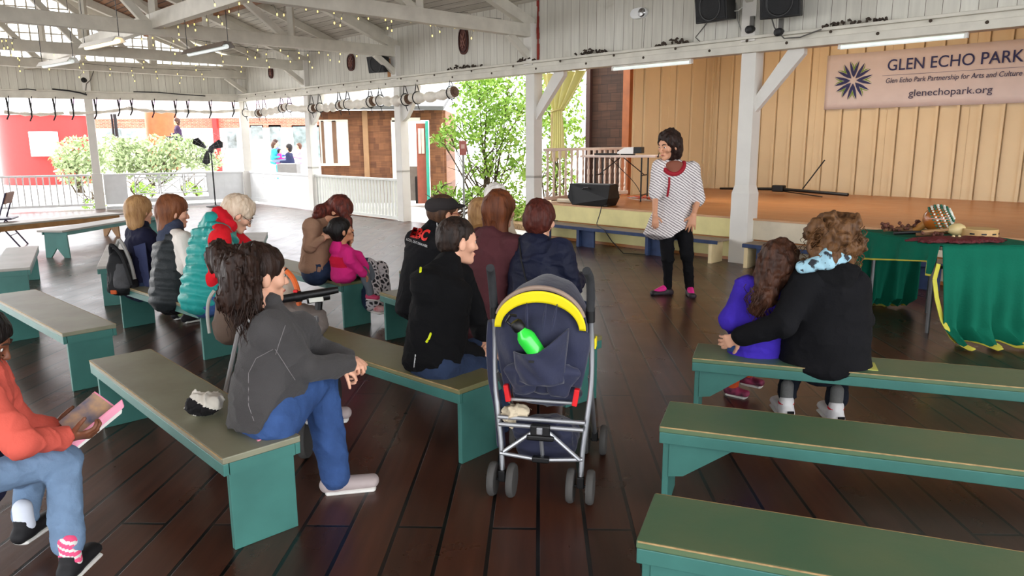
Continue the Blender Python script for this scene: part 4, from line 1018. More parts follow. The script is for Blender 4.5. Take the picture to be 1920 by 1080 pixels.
drape(0, 0, 0, TD, lambda a: (0.50 if a < 0.06 else (0.60-0.14*(a-0.08) if a < 0.82 else max(0.0, 0.50-(a-0.82)*3.0))), -ax, 'side_drape', seed=2, n=64, m=16, bulge=0.03)
drape(0, TD, TW*0.75, TD, lambda a: -0.02, ay, 'back_drape', seed=4, pool=0.8, m=18, bulge=0.02)
# hem stripe running up the front drape's left edge
def stripe(b):
    pts = [(-0.02, -0.02, 0.60), (-0.045, -0.03, 0.48), (-0.035, -0.06, 0.34), (0.0, -0.09, 0.18), (0.04, -0.15, 0.06), (0.05, -0.20, 0.03)]
    P = [P2(*p) for p in pts]
    for i in range(len(P)-1): b.bar(P[i], P[i+1], 0.035, 0.006, up=ay)
part('hem_stripe', stripe, M_trimY, parent=cr, label='yellow striped hem edge')
# instruments
def tp(px, py, z=TH+0.01): return atz(px, py, z)
M_red = mat('red_beads', (104, 22, 30), rough=0.45, var=0.4, vscale=60, bump=0.9, bscale=120, c2=(60, 10, 16))
c = tp(1800, 455); mb = MB(); rnd = random.Random(4)
def mat_fn(a, b):
    th = a*2*math.pi; r = b*(1+0.10*math.sin(th*7)+0.06*math.sin(th*13)); return Vector((c.x+0.04+math.cos(th)*0.36*r, c.y+0.10+math.sin(th)*0.13*r, TH+0.010+0.030*(1-b**6)+0.005*math.sin(th*30)*b))
mb.grid(mat_fn, 72, 6); tag(mb.build('beaded_cloth', M_red, smooth=True, solid=0.006, loc=(c.x, c.y, TH)), 'dark red beaded cloth spread at the front of the green table', 'cloth')
# shekere
c = tp(1781, 440); R1 = 0.115; cc = Vector((c.x, c.y+0.20, TH+R1+0.01))
root = empty('shekere', (cc.x, cc.y, TH), 0, 'round orange gourd rattle with green and white bead net', 'musical instrument')
o = Vector((0, 0, R1+0.005)); axd = Vector((0.75, -0.45, 0.45)).normalized(); Rm = axd.to_track_quat('Z', 'Y').to_matrix()
prof = [(R1*math.sin(math.pi*k/16), -R1*math.cos(math.pi*k/16)) for k in range(17)]
part('gourd', lambda b: b.lathe([(max(r, 0.001), z) for r, z in prof], o, 28, R=Rm), mat('gourd', (176, 98, 36), rough=0.25, var=0.2, vscale=10, coat=0.5), smooth=True)
part('neck', lambda b: b.tube([o-axd*R1*0.9, o-axd*(R1+0.12)-Vector((0, 0, 0.03))], [0.035, 0.022], 12), mat('gourd2', (188, 130, 66), rough=0.4), smooth=True)
M_bw = mat('white_bead', (222, 226, 214), rough=0.4); M_bg = mat('green_bead', (18, 96, 70), rough=0.4)
def beads(cols, ph):
    b = MB()
    for j in range(2, 10):
        th = math.pi*j/16+math.pi*0.0; 
        for k in range(26):
            if (j+ph) % 2 != 0 and cols == 0: continue
            if (j+ph) % 2 == 0 and cols == 1: continue
            a = 2*math.pi*(k+0.5*(j % 2))/26; r = R1+0.006
            d = Rm@Vector((r*math.sin(th)*math.cos(a), r*math.sin(th)*math.sin(a), r*math.cos(th)))
            b.box(o+d, (0.013, 0.013, 0.013), rot=Matrix.Rotation(a, 3, 'Z'))
    return b
beads(0, 0).build('bead_net', M_bw, parent=root, label='white beads'); beads(1, 0).build('bead_net', M_bg, parent=root, label='green beads')
# maraca and egg shakers, tambourine, rattles
c = tp(1796, 446); root = empty('maraca', (c.x, c.y+0.03, TH+0.03), 0, 'pale cream maraca lying in front of the gourd rattle', 'musical instrument')
M_cream = mat('cream_gourd', (206, 184, 132), rough=0.4, var=0.08)
part('head', lambda b: b.lathe([(0.001, -0.075), (0.03, -0.06), (0.05, -0.02), (0.052, 0.02), (0.035, 0.055), (0.001, 0.07)], (0, 0, 0.045), 20, R=Euler((0, math.radians(88), 0)).to_matrix()), M_cream, smooth=True)
part('handle', lambda b: b.tube([(-0.06, 0, 0.045), (-0.26, 0.03, 0.02)], [0.014, 0.018], 10), mat('handle_wood', (150, 112, 70), rough=0.5), smooth=True)
for k, (px, l) in enumerate(((1784, 'left pale wooden egg shaker on the red beaded cloth'), (1795, 'right pale wooden egg shaker on the red beaded cloth'))):
    c = tp(px, 451); mb = MB(); mb.lathe([(0.001, -0.012), (0.009, -0.008), (0.012, 0), (0.009, 0.008), (0.001, 0.012)], (0, 0, 0), 12, axis='X'); o_ = mb.build('egg_shaker', M_cream, smooth=True); o_.location = (c.x, c.y-0.02, TH+0.045); tag(o_, l, 'egg shaker')
c = tp(1850, 450); root = empty('tambourine', (c.x, c.y+0.10, TH+0.03), 0.3, 'flat round wooden tambourine on the red beaded cloth', 'musical instrument')
def ring(b):
    b.lathe([(0.125, 0), (0.13, 0.0), (0.13, 0.055), (0.125, 0.057)], (0, 0, 0), 36)
part('frame', ring, mat('drum_wood', (196, 158, 104), rough=0.45, var=0.12), smooth=True)
part('skin', lambda b: b.lathe([(0.128, 0.054), (0.128, 0.060), (0.001, 0.061)], (0, 0, 0), 36), mat('drum_skin', (208, 178, 120), rough=0.5, var=0.06))
for k in range(5):
    a = -math.pi/2+(k-2)*0.62
    part('jingle', lambda b: b.box((0.1315*math.cos(a), 0.1315*math.sin(a), 0.026), (0.035, 0.004, 0.012), yaw=a+math.pi/2), M_dark)
M_rw = mat('rattle_wood', (120, 84, 54), rough=0.7, var=0.35, vscale=30, bump=0.6)
lst = [(1668, 432, 0.4, 0.05, 'dark seed pod rattle at the far left of the green table'), (1692, 432, -0.1, 0.22, 'carved brown flute lying left of the gourd rattle'), (1712, 428, 0.15, 0.26, 'brown wooden rattle stick behind the black handled drumstick'), (1735, 426, 0.8, 0.14, 'short upright bundle of brown rattle pods beside the gourd'), (1722, 438, -0.05, 0.34, 'black handled wooden drumstick on the green cloth'), (1750, 441, -0.2, 0.2, 'tan wooden stick in front of the gourd rattle')]
for i, (px, py, a, L, l) in enumerate(lst):
    c = tp(px, py+6); root = empty('rattle' if i != 4 else 'drumstick', (c.x, c.y+0.06, TH+0.02), a, l, 'musical instrument')
    part('handle', lambda b: b.tube([(-L/2, 0, 0.012), (0, 0, 0.018), (L/2, 0, 0.014)], [0.013, 0.016, 0.012], 8), M_rw if i != 4 else M_black, smooth=True)
    rnd = random.Random(i)
    if i != 4:
        def pods(b):
            for k in range(14 if i in (0, 3) else 8):
                p = Vector((rnd.uniform(-L/2, L/2)*0.9, rnd.uniform(-.045, .045), rnd.uniform(0.015, 0.065 if i in (0, 2, 3) else 0.03))); b.lathe([(0.001, -0.018), (0.014, -0.008), (0.015, 0.006), (0.001, 0.018)], p, 8, R=Euler((rnd.random()*3, rnd.random()*3, 0)).to_matrix())
        part('pods', pods, mat('pods', (92, 52, 40), rough=0.6, var=0.4, vscale=50), smooth=True)
        root.children[-1]['kind'] = 'stuff'
    else: part('tip', lambda b: b.tube([(L/2, 0, 0.014), (L/2+0.12, 0, 0.014)], 0.009, 8), M_rw, smooth=True)
# bag on the floor behind the table
c = atz(1638, 572, 0); mb = MB(); mb.box((0, 0, 0.03), (0.22, 0.12, 0.06)); o = mb.build('striped_bag', mat('bagdark', (40, 44, 40), var=0.5, vscale=40, c2=(190, 180, 90)), bevel=0.02); o.location = (c.x, c.y, 0); tag(o, 'small dark bag with yellow marks on the floor left of the green table', 'bag')
# paper leaflet on the bench
c = atz(1619, 685, BH+0.003); mb = MB(); mb.box((0, 0, 0.002), (0.12, 0.14, 0.003), yaw=R_(-19)); o = mb.build('leaflet', mat('yellow_paper', (190, 190, 96), rough=0.7, var=0.1)); o.location = (c.x, c.y, BH); tag(o, 'yellow leaflet on the bench beside the adult in black', 'leaflet')
# ================================================================== FAN, FOLDING CHAIR, BACKPACK
c = atz(437, 372); c = LW(0.95, 0.9, 0)
root = empty('floor_fan', c, 0, 'black pedestal fan with round wire cage by the corner post', 'fan')
part('pole', lambda b: b.tube([(0, 0, 0.03), (0, 0, 1.30)], 0.018, 8), M_dark)
part('base', lambda b: b.lathe([(0.22, 0), (0.22, 0.02), (0.03, 0.04), (0.02, 0.05)], (0, 0, 0), 24), M_dark)
part('motor', lambda b: b.lathe([(0.03, -0.12), (0.07, -0.08), (0.07, 0.06), (0.03, 0.09)], (0, 0, 1.36), 14, R=Euler((math.radians(80), 0, math.radians(25))).to_matrix()), M_dark, smooth=True)
Rf = Euler((math.radians(78), 0, math.radians(12))).to_matrix(); cf = Vector((-0.04, -0.10, 1.40))
for k in range(3):
    a = math.radians(20+k*120)
    def blade(b):
        pl = [Rf@Vector((r*math.cos(a+da), r*math.sin(a+da), tw)) for r, da, tw in ((0.05, -0.5, -0.01), (0.20, -0.32, -0.03), (0.35, -0.24, -0.03), (0.39, 0.06, 0.0), (0.35, 0.34, 0.03), (0.19, 0.40, 0.02), (0.05, 0.6, 0.01))]
        b.prism([cf+p for p in pl], Rf@Vector((0, 0, -0.004)), Rf@Vector((0, 0, 0.004)))
    part('blade', blade, M_dark)
def cage(b):
    for z_, r_ in ((0.06, 0.16), (0.07, 0.28), (0.03, 0.41), (-0.03, 0.41), (-0.08, 0.26)): b.tube([cf+Rf@Vector((r_*math.cos(t), r_*math.sin(t), z_)) for t in [2*math.pi*k/28 for k in range(29)]], 0.004, 4)
    for k in range(20):
        t = 2*math.pi*k/20; b.tube([cf+Rf@Vector((r_*math.cos(t), r_*math.sin(t), z_)) for z_, r_ in ((0.07, 0.04), (0.07, 0.28), (0.03, 0.41), (-0.03, 0.41), (-0.08, 0.26), (-0.09, 0.05))], 0.0025, 4)
part('cage', cage, mat('cage_metal', (120, 120, 122), rough=0.3, metal=0.8))
cpos = atz(30, 462); root = empty('folding_chair', (cpos.x-0.15, cpos.y, 0), R_(200), 'dark metal folding chair cut off by the left edge of the photo', 'chair')
M_pur = mat('chair_metal', (52, 46, 66), rough=0.4, metal=0.3)
for sy in (-0.21, 0.21):
    part('frame', lambda b: b.tube([(0.22, sy, 0.0), (0.0, sy, 0.42), (-0.14, sy, 0.82)], 0.012, 8), M_pur)
    part('leg', lambda b: b.tube([(-0.24, sy, 0.0), (0.02, sy, 0.40)], 0.012, 8), M_pur)
part('seat', lambda b: b.box((0.03, 0, 0.43), (0.40, 0.40, 0.025)), M_pur, bevel=0.01)
part('backrest', lambda b: b.box((-0.12, 0, 0.74), (0.03, 0.40, 0.18), rot=Euler((0, math.radians(-18), 0)).to_matrix()), mat('chair_back', (150, 110, 92), rough=0.5), bevel=0.01)
part('crossbar', lambda b: b.tube([(-0.12, -0.21, 0.18), (-0.12, 0.21, 0.18)], 0.008, 6), M_pur)
# backpack
M_bpk = mat('backpack_grey', (70, 70, 72), rough=0.8, var=0.2, bump=0.3, bscale=60); M_bpb = mat('backpack_black', (18, 18, 20), rough=0.8)
c = atz(232, 535, BH); q = Sdf()
c = at(228, 520, 5.85)
root = empty('backpack', (c.x, c.y, c.z-0.15), 0, 'grey and black backpack with an orange patch hanging on the bench end', 'backpack')
B = Vector(root.location)
s = Sdf(); s.ecap(V3(B)+[0, 0, .08], V3(B)+[0, 0.02, .30], (1, 0.3, 0), 0.11, 0.09, 0.08, 0.07); s.folds(0.02, 8, 8, 8, 3); surf(s, 0.010, 'pack_body', M_bpb, root, B)
s = Sdf(); s.ecap(V3(B)+[0.03, -0.06, .10], V3(B)+[0.03, -0.03, .24], (1, 0.3, 0), 0.06, 0.05, 0.04, 0.035); s.folds(0.012, 10, 10, 10, 4); surf(s, 0.008, 'front_pocket', M_bpk, root, B)
part('orange_patch', lambda b: b.box((-0.03, -0.085, 0.045), (0.05, 0.02, 0.035)), mat('orange', (190, 84, 36)), bevel=0.008)
part('strap', lambda b: b.tube(smooth_pts([Vector(p) for p in ((-0.06, 0, 0.30), (-0.03, -0.05, 0.42), (0.05, -0.06, 0.34), (0.10, -0.07, 0.18), (0.11, -0.06, 0.10))]), 0.016, 6), M_bpb, smooth=True)
part('strap', lambda b: b.tube(smooth_pts([Vector(p) for p in ((-0.02, 0, 0.38), (0.04, -0.04, 0.46), (0.09, -0.02, 0.30), (0.12, -0.03, 0.14))]), 0.014, 6), mat('strap_grey', (150, 148, 144)), smooth=True)
# ================================================================== NAVY STROLLER
M_alu = mat('aluminium', (176, 178, 182), rough=0.32, metal=0.75, var=0.03)
M_grip = mat('foam_grip', (44, 45, 47), rough=0.9, bump=0.3, bscale=200)
M_navyf = mat('navy_fabric', (34, 38, 64), rough=0.75, var=0.16, vscale=9, bump=0.35, bscale=26, sheen=0.2)
M_yel = mat('yellow_fabric', (232, 212, 12), rough=0.6, var=0.05)
M_tyre = mat('grey_tyre', (74, 72, 70), rough=0.75)
M_rim = mat('rim_plastic', (168, 164, 156), rough=0.5)
M_redp = mat('red_plastic', (214, 30, 36), rough=0.4)
HD = math.radians(78)          # direction the stroller faces
RL, RR_ = atz(940, 937, 0), atz(1090, 941, 0)
SC = (RL+RR_)/2
root = STR = empty('stroller', (SC.x, SC.y+0.02, 0), HD-math.pi/2, 'navy umbrella stroller with yellow hood band standing beside the bench', 'stroller')
W = 0.172      # half width
for sx in (-1, 1):
    # rear leg + long handle tube + grip
    part('frame_tube', lambda b: b.tube(smooth_pts([Vector(p) for p in ((sx*W, 0.0, 0.09), (sx*(W+0.005), 0.01, 0.22), (sx*(W+0.02), 0.02, 0.36), (sx*(W+0.035), 0.03, 0.52), (sx*(W+0.035), 0.03, 0.70), (sx*(W+0.030), 0.01, 0.83))]), 0.0115, 10), M_alu, smooth=True)
    part('hinge', lambda b: b.tube([(sx*(W+0.03), 0.01, 0.80), (sx*(W+0.03), 0.005, 0.86)], 0.019, 10), M_black, smooth=True)
    part('grip', lambda b: b.tube(smooth_pts([Vector(p) for p in ((sx*(W+0.03), 0.0, 0.85), (sx*(W+0.032), -0.01, 0.92), (sx*(W+0.03), -0.04, 0.99), (sx*(W+0.022), -0.09, 1.03))]), [0.017]*12+[0.012] if False else 0.0175, 12), M_grip, smooth=True)
    part('front_leg', lambda b: b.tube([(sx*(W+0.03), 0.03, 0.56), (sx*(W+0.01), 0.50, 0.12)], 0.0105, 8), M_alu, smooth=True)
    part('latch', lambda b: b.box((sx*(W-0.025), 0.0, 0.475), (0.022, 0.03, 0.075), rot=Euler((0, sx*0.15, 0)).to_matrix()), M_redp, bevel=0.004)
    for yy, nm in ((0.0, 'rear'), (0.52, 'front')):
        xw = sx*(W+0.01 if yy else W)
        part('wheel_fork', lambda b: (b.box((xw, yy, 0.095), (0.03, 0.035, 0.05)), b.tube([(xw-0.055, yy, 0.075), (xw+0.055, yy, 0.075)], 0.006, 8)), M_black, bevel=0.004)
        for ww in (-0.042, 0.042):
            r = 0.075
            w_ = MB(); w_.lathe([(0.052, -0.014), (r-0.006, -0.015), (r, -0.006), (r, 0.006), (r-0.006, 0.015), (0.052, 0.014)], (xw+ww, yy, r), 28, axis='X')
            wo_ = w_.build('wheel', M_tyre, parent=root, smooth=True)
            w_ = MB(); w_.lathe([(0.056, -0.011), (0.056, 0.011), (0.046, 0.011), (0.046, -0.011)], (xw+ww, yy, r), 24, axis='X'); w_.build('rim', M_rim, parent=wo_, smooth=True)
            w_ = MB(); w_.lathe([(0.016, -0.013), (0.016, 0.013)], (xw+ww, yy, r), 12, axis='X')
            for k in range(6):
                a = k*math.pi/3; w_.bar((xw+ww, yy, r), (xw+ww, yy+0.05*math.cos(a), r+0.05*math.sin(a)), 0.008, 0.012)
            w_.build('hub', M_rim, parent=wo_)
# rear cross frame
part('cross_tube', lambda b: b.tube([(-W-0.015, -0.005, 0.365), (W+0.015, -0.005, 0.365)], 0.010, 8), M_alu)
part('cross_tube', lambda b: b.tube([(-W-0.01, -0.012, 0.335), (W+0.01, -0.012, 0.335)], 0.010, 8), M_alu)
part('cross_tube', lambda b: b.tube([(-W-0.008, -0.005, 0.20), (-0.03, -0.005, 0.185)], 0.009, 8), M_alu)
part('cross_tube', lambda b: b.tube([(0.03, -0.005, 0.185), (W+0.008, -0.005, 0.20)], 0.009, 8), M_alu)
part('cross_tube', lambda b: b.tube([(-W+0.03, 0.02, 0.44), (W-0.03, 0.02, 0.44)], 0.008, 8), M_alu)
part('diagonal_strut', lambda b: b.tube([(-0.03, -0.015, 0.315), (-W+0.01, -0.01, 0.21)], 0.009, 8), M_alu)
part('diagonal_strut', lambda b: b.tube([(0.03, -0.015, 0.32), (W-0.005, -0.01, 0.20)], 0.009, 8), M_alu)
part('diagonal_strut', lambda b: b.tube([(0, -0.01, 0.30), (0.004, 0.01, 0.20)], 0.009, 8), M_alu)
part('centre_joint', lambda b: (b.box((0, -0.02, 0.325), (0.085, 0.035, 0.05)), b.box((0, -0.018, 0.29), (0.12, 0.03, 0.025))), M_black, bevel=0.008)
part('centre_joint', lambda b: b.box((0, -0.008, 0.187), (0.075, 0.03, 0.026)), M_black, bevel=0.006)
part('foot_brake', lambda b: b.box((0, -0.035, 0.33), (0.025, 0.03, 0.03)), M_alu, bevel=0.003)
# hood and fabric back
def back(a, b):       # a across, b bottom -> top
    x = (a-0.5)*2; z = 0.50+b*0.41; wdt = 0.165+0.03*math.sin(b*math.pi*0.8)+0.01*b
    y = 0.02-0.06*math.sin(b*math.pi)*(1-x*x)-0.025*(1-x*x)+0.012*math.sin(a*17+b*4)*math.sin(b*3)
    zt = z-(x*x)*0.10*max(0, b-0.35)/0.65*1.2+0.018*math.sin(a*9)*(1-b)
    return Vector((x*wdt, y, zt))
mb = MB(); mb.grid(back, 44, 30); mb.build('fabric_back', M_navyf, parent=root, smooth=True, solid=0.01)
def hood(a, b):       # dome going forward from the back top
    th = (a-0.5)*math.pi; r = 0.195; ph = b*1.25
    x = math.sin(th)*0.19; zz = 0.775+0.155*math.cos(th)*math.cos(ph*0.35); y = -0.03+0.30*math.sin(ph)*(0.35+0.65*math.cos(th))
    return Vector((x, y, zz+0.03*math.sin(ph*1.6)*math.cos(th)-0.05*b*(1-math.cos(th))+0.004*math.sin(a*30)))
mb = MB(); mb.grid(hood, 36, 14); mb.build('hood', M_navyf, parent=root, smooth=True, solid=0.006)
def band(a, b):
    th = (a-0.5)*math.pi; w = 0.036+0.012*math.cos(th); rr = 0.185-b*w*0.9
    return Vector((math.sin(th)*(0.19-b*w*0.75), -0.045-0.012*math.cos(th)+0.005*b, 0.775+math.cos(th)*(0.160-b*w)))
mb = MB(); mb.grid(band, 40, 5); mb.build('hood_band', M_yel, parent=root, smooth=True, solid=0.006)
def lining(b): b.tube([Vector((math.sin(t)*0.185, -0.035, 0.785+math.cos(t)*0.160)) for t in [(k/24-0.5)*2.6 for k in range(25)]], 0.010, 8)
part('hood_piping', lining, mat('hood_lining', (150, 130, 116), rough=0.8), smooth=True)
def pocket(a, b):
    x = (a-0.5)*2; w = 0.095+0.02*b; top = 0.735+0.055*x-0.035*(1-abs(x))
    z = 0.555+(top-0.555)*b; return Vector((0.01+x*w, -0.122+0.05*x*x-0.030*b*(1-x*x)+0.006*math.sin(a*14+b*8), z))
mb = MB(); mb.grid(pocket, 24, 16); mb.build('back_pocket', M_navyf, parent=root, smooth=True, solid=0.005)
part('pocket_tag', lambda b: b.box((-0.015, -0.150, 0.665), (0.022, 0.003, 0.010)), M_black)
for x in (-0.05, 0.03, 0.075):
    part('pleat', lambda b: b.tube([Vector((x, -0.062, 0.885)), Vector((x*0.9, -0.090, 0.83)), Vector((x*0.8, -0.098, 0.78))], [0.002, 0.007, 0.002], 6), M_navyf, smooth=True)
# hanging loose bottom of the back (two soft lobes)
s = Sdf(); 
for x in (-0.075, 0.085): s.ecap((x, -0.045, 0.60), (x*0.85, -0.03, 0.50), (1, 0, 0), 0.09, 0.05, 0.035, 0.018, k=0.02)
s.folds(0.016, 9, 9, 6, 2); surf(s, 0.008, 'fabric_fold', M_navyf, STR)
s = Sdf(); s.ecap((0, 0.24, 0.40), (0, 0.06, 0.50), (1, 0, 0), 0.15, 0.15, 0.05, 0.04); s.ecap((0, 0.07, 0.44), (0, 0.03, 0.60), (1, 0, 0), 0.14, 0.15, 0.03, 0.03); s.folds(0.01, 7, 7, 7, 2); surf(s, 0.010, 'seat', M_navyf, STR)
s = Sdf(); s.ecap((0, 0.12, 0.20), (0, 0.28, 0.22), (1, 0, 0), 0.13, 0.13, 0.07, 0.07); s.ecap((0, 0.03, 0.33), (0, 0.10, 0.17), (1, 0, 0), 0.135, 0.12, 0.02, 0.04); s.folds(0.014, 8, 8, 8, 3); surf(s, 0.010, 'basket', M_navyf, STR)
part('side_strap', lambda b: b.tube(smooth_pts([Vector(p) for p in ((-W-0.045, 0.03, 0.78), (-W-0.055, 0.04, 0.68), (-W-0.05, 0.04, 0.52), (-W-0.03, 0.06, 0.38), (-W-0.02, 0.07, 0.2))]), 0.020, 8), M_navyf, smooth=True)
part('side_yellow_panel', lambda b: b.box((W+0.048, 0.06, 0.70), (0.008, 0.05, 0.045)), M_yel, bevel=0.003)
TM = Matrix.Translation(STR.location)@Matrix.Rotation(STR.rotation_euler.z, 4, 'Z')
# things carried
root = empty('water_bottle', TM@Vector((-0.022, -0.112, 0.725)), STR.rotation_euler.z, 'bright green water bottle with black cap in the stroller pocket', 'bottle')
root.rotation_euler = Euler((math.radians(6), math.radians(-34), STR.rotation_euler.z), 'XYZ')
part('body', lambda b: b.lathe([(0.001, -0.06), (0.036, -0.055), (0.038, 0.035), (0.034, 0.05), (0.021, 0.068), (0.020, 0.078)], (0, 0, 0), 24), mat('green_bottle', (48, 214, 66), rough=0.25, coat=0.6, var=0.02), smooth=True)
part('cap', lambda b: (b.lathe([(0.024, 0.076), (0.026, 0.082), (0.026, 0.108), (0.018, 0.118), (0.001, 0.120)], (0, 0, 0), 20), b.tube([(-0.02, 0, 0.105), (-0.028, 0, 0.135), (0.0, 0, 0.148), (0.02, 0, 0.132)], 0.006, 8)), M_black, smooth=True)
c = TM@Vector((-0.105, 0.04, 0.375)); s = Sdf(); s.ell(c, (0.05, 0.04, 0.032)); s.ell(c+Vector((-0.03, 0, -0.02)), (0.03, 0.03, 0.05)); s.folds(0.02, 22, 22, 22, 2); o = surf(s, 0.006, 'cloth_bundle', mat('cream_knit', (200, 186, 160), rough=0.9), None, c); tag(o, 'cream cloth bundle stuffed in the stroller basket', 'cloth')
# ================================================================== GREY STROLLER BEHIND THE WOMAN IN FLEECE
M_gf = mat('taupe_fabric', (122, 112, 106), rough=0.85, var=0.1, bump=0.3, bscale=50)
M_gdk = mat('stroller_mesh_dark', (48, 44, 44), rough=0.8); M_oj = mat('orange_trim', (206, 96, 40), rough=0.6)
G0 = at(520, 640, 3.75); root = G = empty('stroller', (G0.x, 3.75, 0), 0, 'taupe stroller with orange trim and black carry bar behind the woman in grey', 'stroller')
def gl(px, py, y): p = at(px, py, y); return Vector((p.x-G0.x, p.y-3.75, p.z))
part('carry_bar', lambda b: b.tube([gl(508, 564, 3.70), gl(560, 556, 3.74), gl(612, 547, 3.78), gl(634, 543, 3.80)], [0.020, 0.023, 0.020, 0.018], 12), M_black, smooth=True)
part('bar_collar', lambda b: b.tube([gl(553, 557, 3.73), gl(566, 555, 3.74)], 0.028, 12), M_black, smooth=True)
part('red_button', lambda b: b.box(gl(554, 546, 3.73), (0.022, 0.02, 0.014)), M_redp, bevel=0.003)
part('bar_hub', lambda b: b.tube([gl(575, 560, 3.76), gl(618, 554, 3.80)], [0.028, 0.022], 10), M_black, smooth=True)
part('label_plate', lambda b: b.box(gl(593, 562, 3.74), (0.075, 0.01, 0.024), rot=Euler((0, math.radians(-6), 0)).to_matrix()), mat('label_white', (206, 206, 196)), bevel=0.002)
part('joint', lambda b: b.tube([gl(598, 566, 3.77), gl(597, 580, 3.77)], 0.020, 8), M_black)
def arc(b): b.tube(smooth_pts([gl(533, 505, 3.95), gl(548, 520, 3.92), gl(558, 545, 3.88), gl(561, 580, 3.85)]), 0.015, 8)
part('orange_trim', arc, M_oj, smooth=True)
s = Sdf(); b0 = Vector((G0.x, 3.75, 0))
def gw(px, py, y): return at(px, py, y)
s.ecap(gw(535, 535, 4.0), gw(545, 585, 3.95), (1, 0, 0), 0.05, 0.07, 0.05, 0.06, k=0.02); s.folds(0.01, 9, 9, 9, 2); surf(s, 0.010, 'hood_side', mat('beige_fabric', (172, 160, 146), rough=0.85, var=0.08), G, b0)
s = Sdf(); s.ecap(gw(520, 592, 3.80), gw(594, 604, 3.86), (0.2, -0.6, 0.8), 0.045, 0.060, 0.10, 0.10, k=0.02); s.folds(0.012, 6, 6, 14, 2); surf(s, 0.008, 'boot_cover', M_gf, G, b0)
s = Sdf(); s.ecap(gw(540, 612, 3.82), gw(590, 620, 3.88), (0.2, -0.6, 0.8), 0.04, 0.048, 0.09, 0.09, k=0.02); surf(s, 0.010, 'boot_base', M_gdk, G, b0)
s = Sdf(); s.ecap(gw(440, 562, 4.05), gw(432, 618, 4.0), (1, 0.2, 0), 0.10, 0.085, 0.13, 0.12, k=0.03); s.ecap(gw(470, 590, 3.95), gw(520, 620, 3.9), (0, 0.3, 1), 0.07, 0.07, 0.13, 0.12, k=0.03); s.folds(0.012, 6, 6, 6, 2); surf(s, 0.012, 'seat_shell', mat('brown_shell', (92, 74, 62), rough=0.8), G, b0)
part('shell_rim', lambda b: b.tube(smooth_pts([gl(402, 545, 3.98), gl(392, 562, 3.96), gl(389, 590, 3.95), gl(393, 625, 3.93)]), 0.010, 8), mat('rim_grey', (150, 148, 140), rough=0.4), smooth=True)
part('orange_trim', lambda b: b.tube([gl(411, 560, 3.90), gl(410, 578, 3.90)], 0.012, 6), M_oj)
# chassis and wheels standing on the floor
for sx in (-0.22, 0.22):
    part('chassis_tube', lambda b: b.tube([Vector((sx*0.9, 0.05, 0.62)), Vector((sx, -0.34, 0.12))], 0.012, 8), M_alu, smooth=True)
    part('chassis_tube', lambda b: b.tube([Vector((sx*0.9, 0.05, 0.62)), Vector((sx, 0.26, 0.12))], 0.012, 8), M_alu, smooth=True)
    for yy in (-0.34, 0.26):
        w_ = MB(); w_.lathe([(0.08, -0.015), (0.105, -0.018), (0.11, 0), (0.105, 0.018), (0.08, 0.015)], (sx, yy, 0.11), 24, axis='X'); wo_ = w_.build('wheel', M_tyre, parent=G, smooth=True)
        w_ = MB(); w_.lathe([(0.082, -0.01), (0.082, 0.01)], (sx, yy, 0.11), 20, axis='X'); w_.build('rim', M_rim, parent=wo_)
part('axle', lambda b: b.tube([Vector((-0.22, -0.34, 0.11)), Vector((0.22, -0.34, 0.11))], 0.01, 8), M_alu)
part('axle', lambda b: b.tube([Vector((-0.22, 0.26, 0.11)), Vector((0.22, 0.26, 0.11))], 0.01, 8), M_alu)
part('cross_tube', lambda b: b.tube([Vector((-0.2, 0.05, 0.60)), Vector((0.2, 0.05, 0.60))], 0.012, 8), M_alu)
# white and black bib lying behind the woman
c = atz(378, 770, BH+0.02)
s = Sdf(); s.ecap(c+Vector((-0.02, 0, 0.03)), c+Vector((0.05, 0.02, 0.03)), (0, 0.3, 1), 0.045, 0.04, 0.05, 0.05); s.folds(0.02, 14, 14, 14, 6)
o = surf(s, 0.006, 'muslin_cloth', [mat('black_cloth', (20, 18, 20), rough=0.9), mat('offwhite_cloth', (214, 208, 196), rough=0.9)], None, c, color_fn=lambda q: (np.abs(((q[:, 2]-c.z-0.02)+(q[:, 0]-c.x)*0.5)) > 0.032).astype(int)); tag(o, 'small black and white bundle on the bench behind the woman in grey fleece', 'cloth')
# ================================================================== OUTSIDE
# --- shingled building across the path
YB = 19.0
root = empty('shingled_building', (at(600, 300, YB).x, YB, 0), 0, 'brown shingled building with white framed window beyond the slatted railing', 'building')
X0 = at(600, 300, YB).x
def bx(px): return at(px, 300, YB).x-X0
def bz(py, px=700): return at(px, py, YB).z
M_wtrim = mat('window_trim', (232, 226, 212), rough=0.5); M_corner = mat('corner_board', (168, 130, 96), rough=0.7, var=0.1)
M_blown = mat('bright_pane', (235, 238, 240), rough=0.15, spec=0.8)
zt = bz(207)
part('wall', lambda b: (b.box(((bx(601)+bx(735))/2, 0.08, zt/2), (bx(735)-bx(601), 0.16, zt)), b.box(((bx(735)+bx(806))/2, 0.08, (bz(226)+zt)/2), (bx(806)-bx(735), 0.16, zt-bz(226))), b.box(((bx(806)+bx(832))/2, 0.08, zt/2), (bx(832)-bx(806), 0.16, zt)), b.box((bx(832), 1.6, zt/2), (0.12, 3.0, zt))), M_shingle)
part('roof', lambda b: b.prism([Vector((bx(596), -0.35, zt+0.02)), Vector((bx(836), -0.35, zt-0.02)), Vector((bx(836), 2.5, zt+0.5)), Vector((bx(596), 2.5, zt+0.55))], (0, 0, 0), (0, 0, 0.10)), mat('roof_edge_grey', (92, 92, 92), rough=0.7))
part('corner_board', lambda b: b.box((bx(688), -0.03, zt/2), (0.13, 0.06, zt)), M_corner)
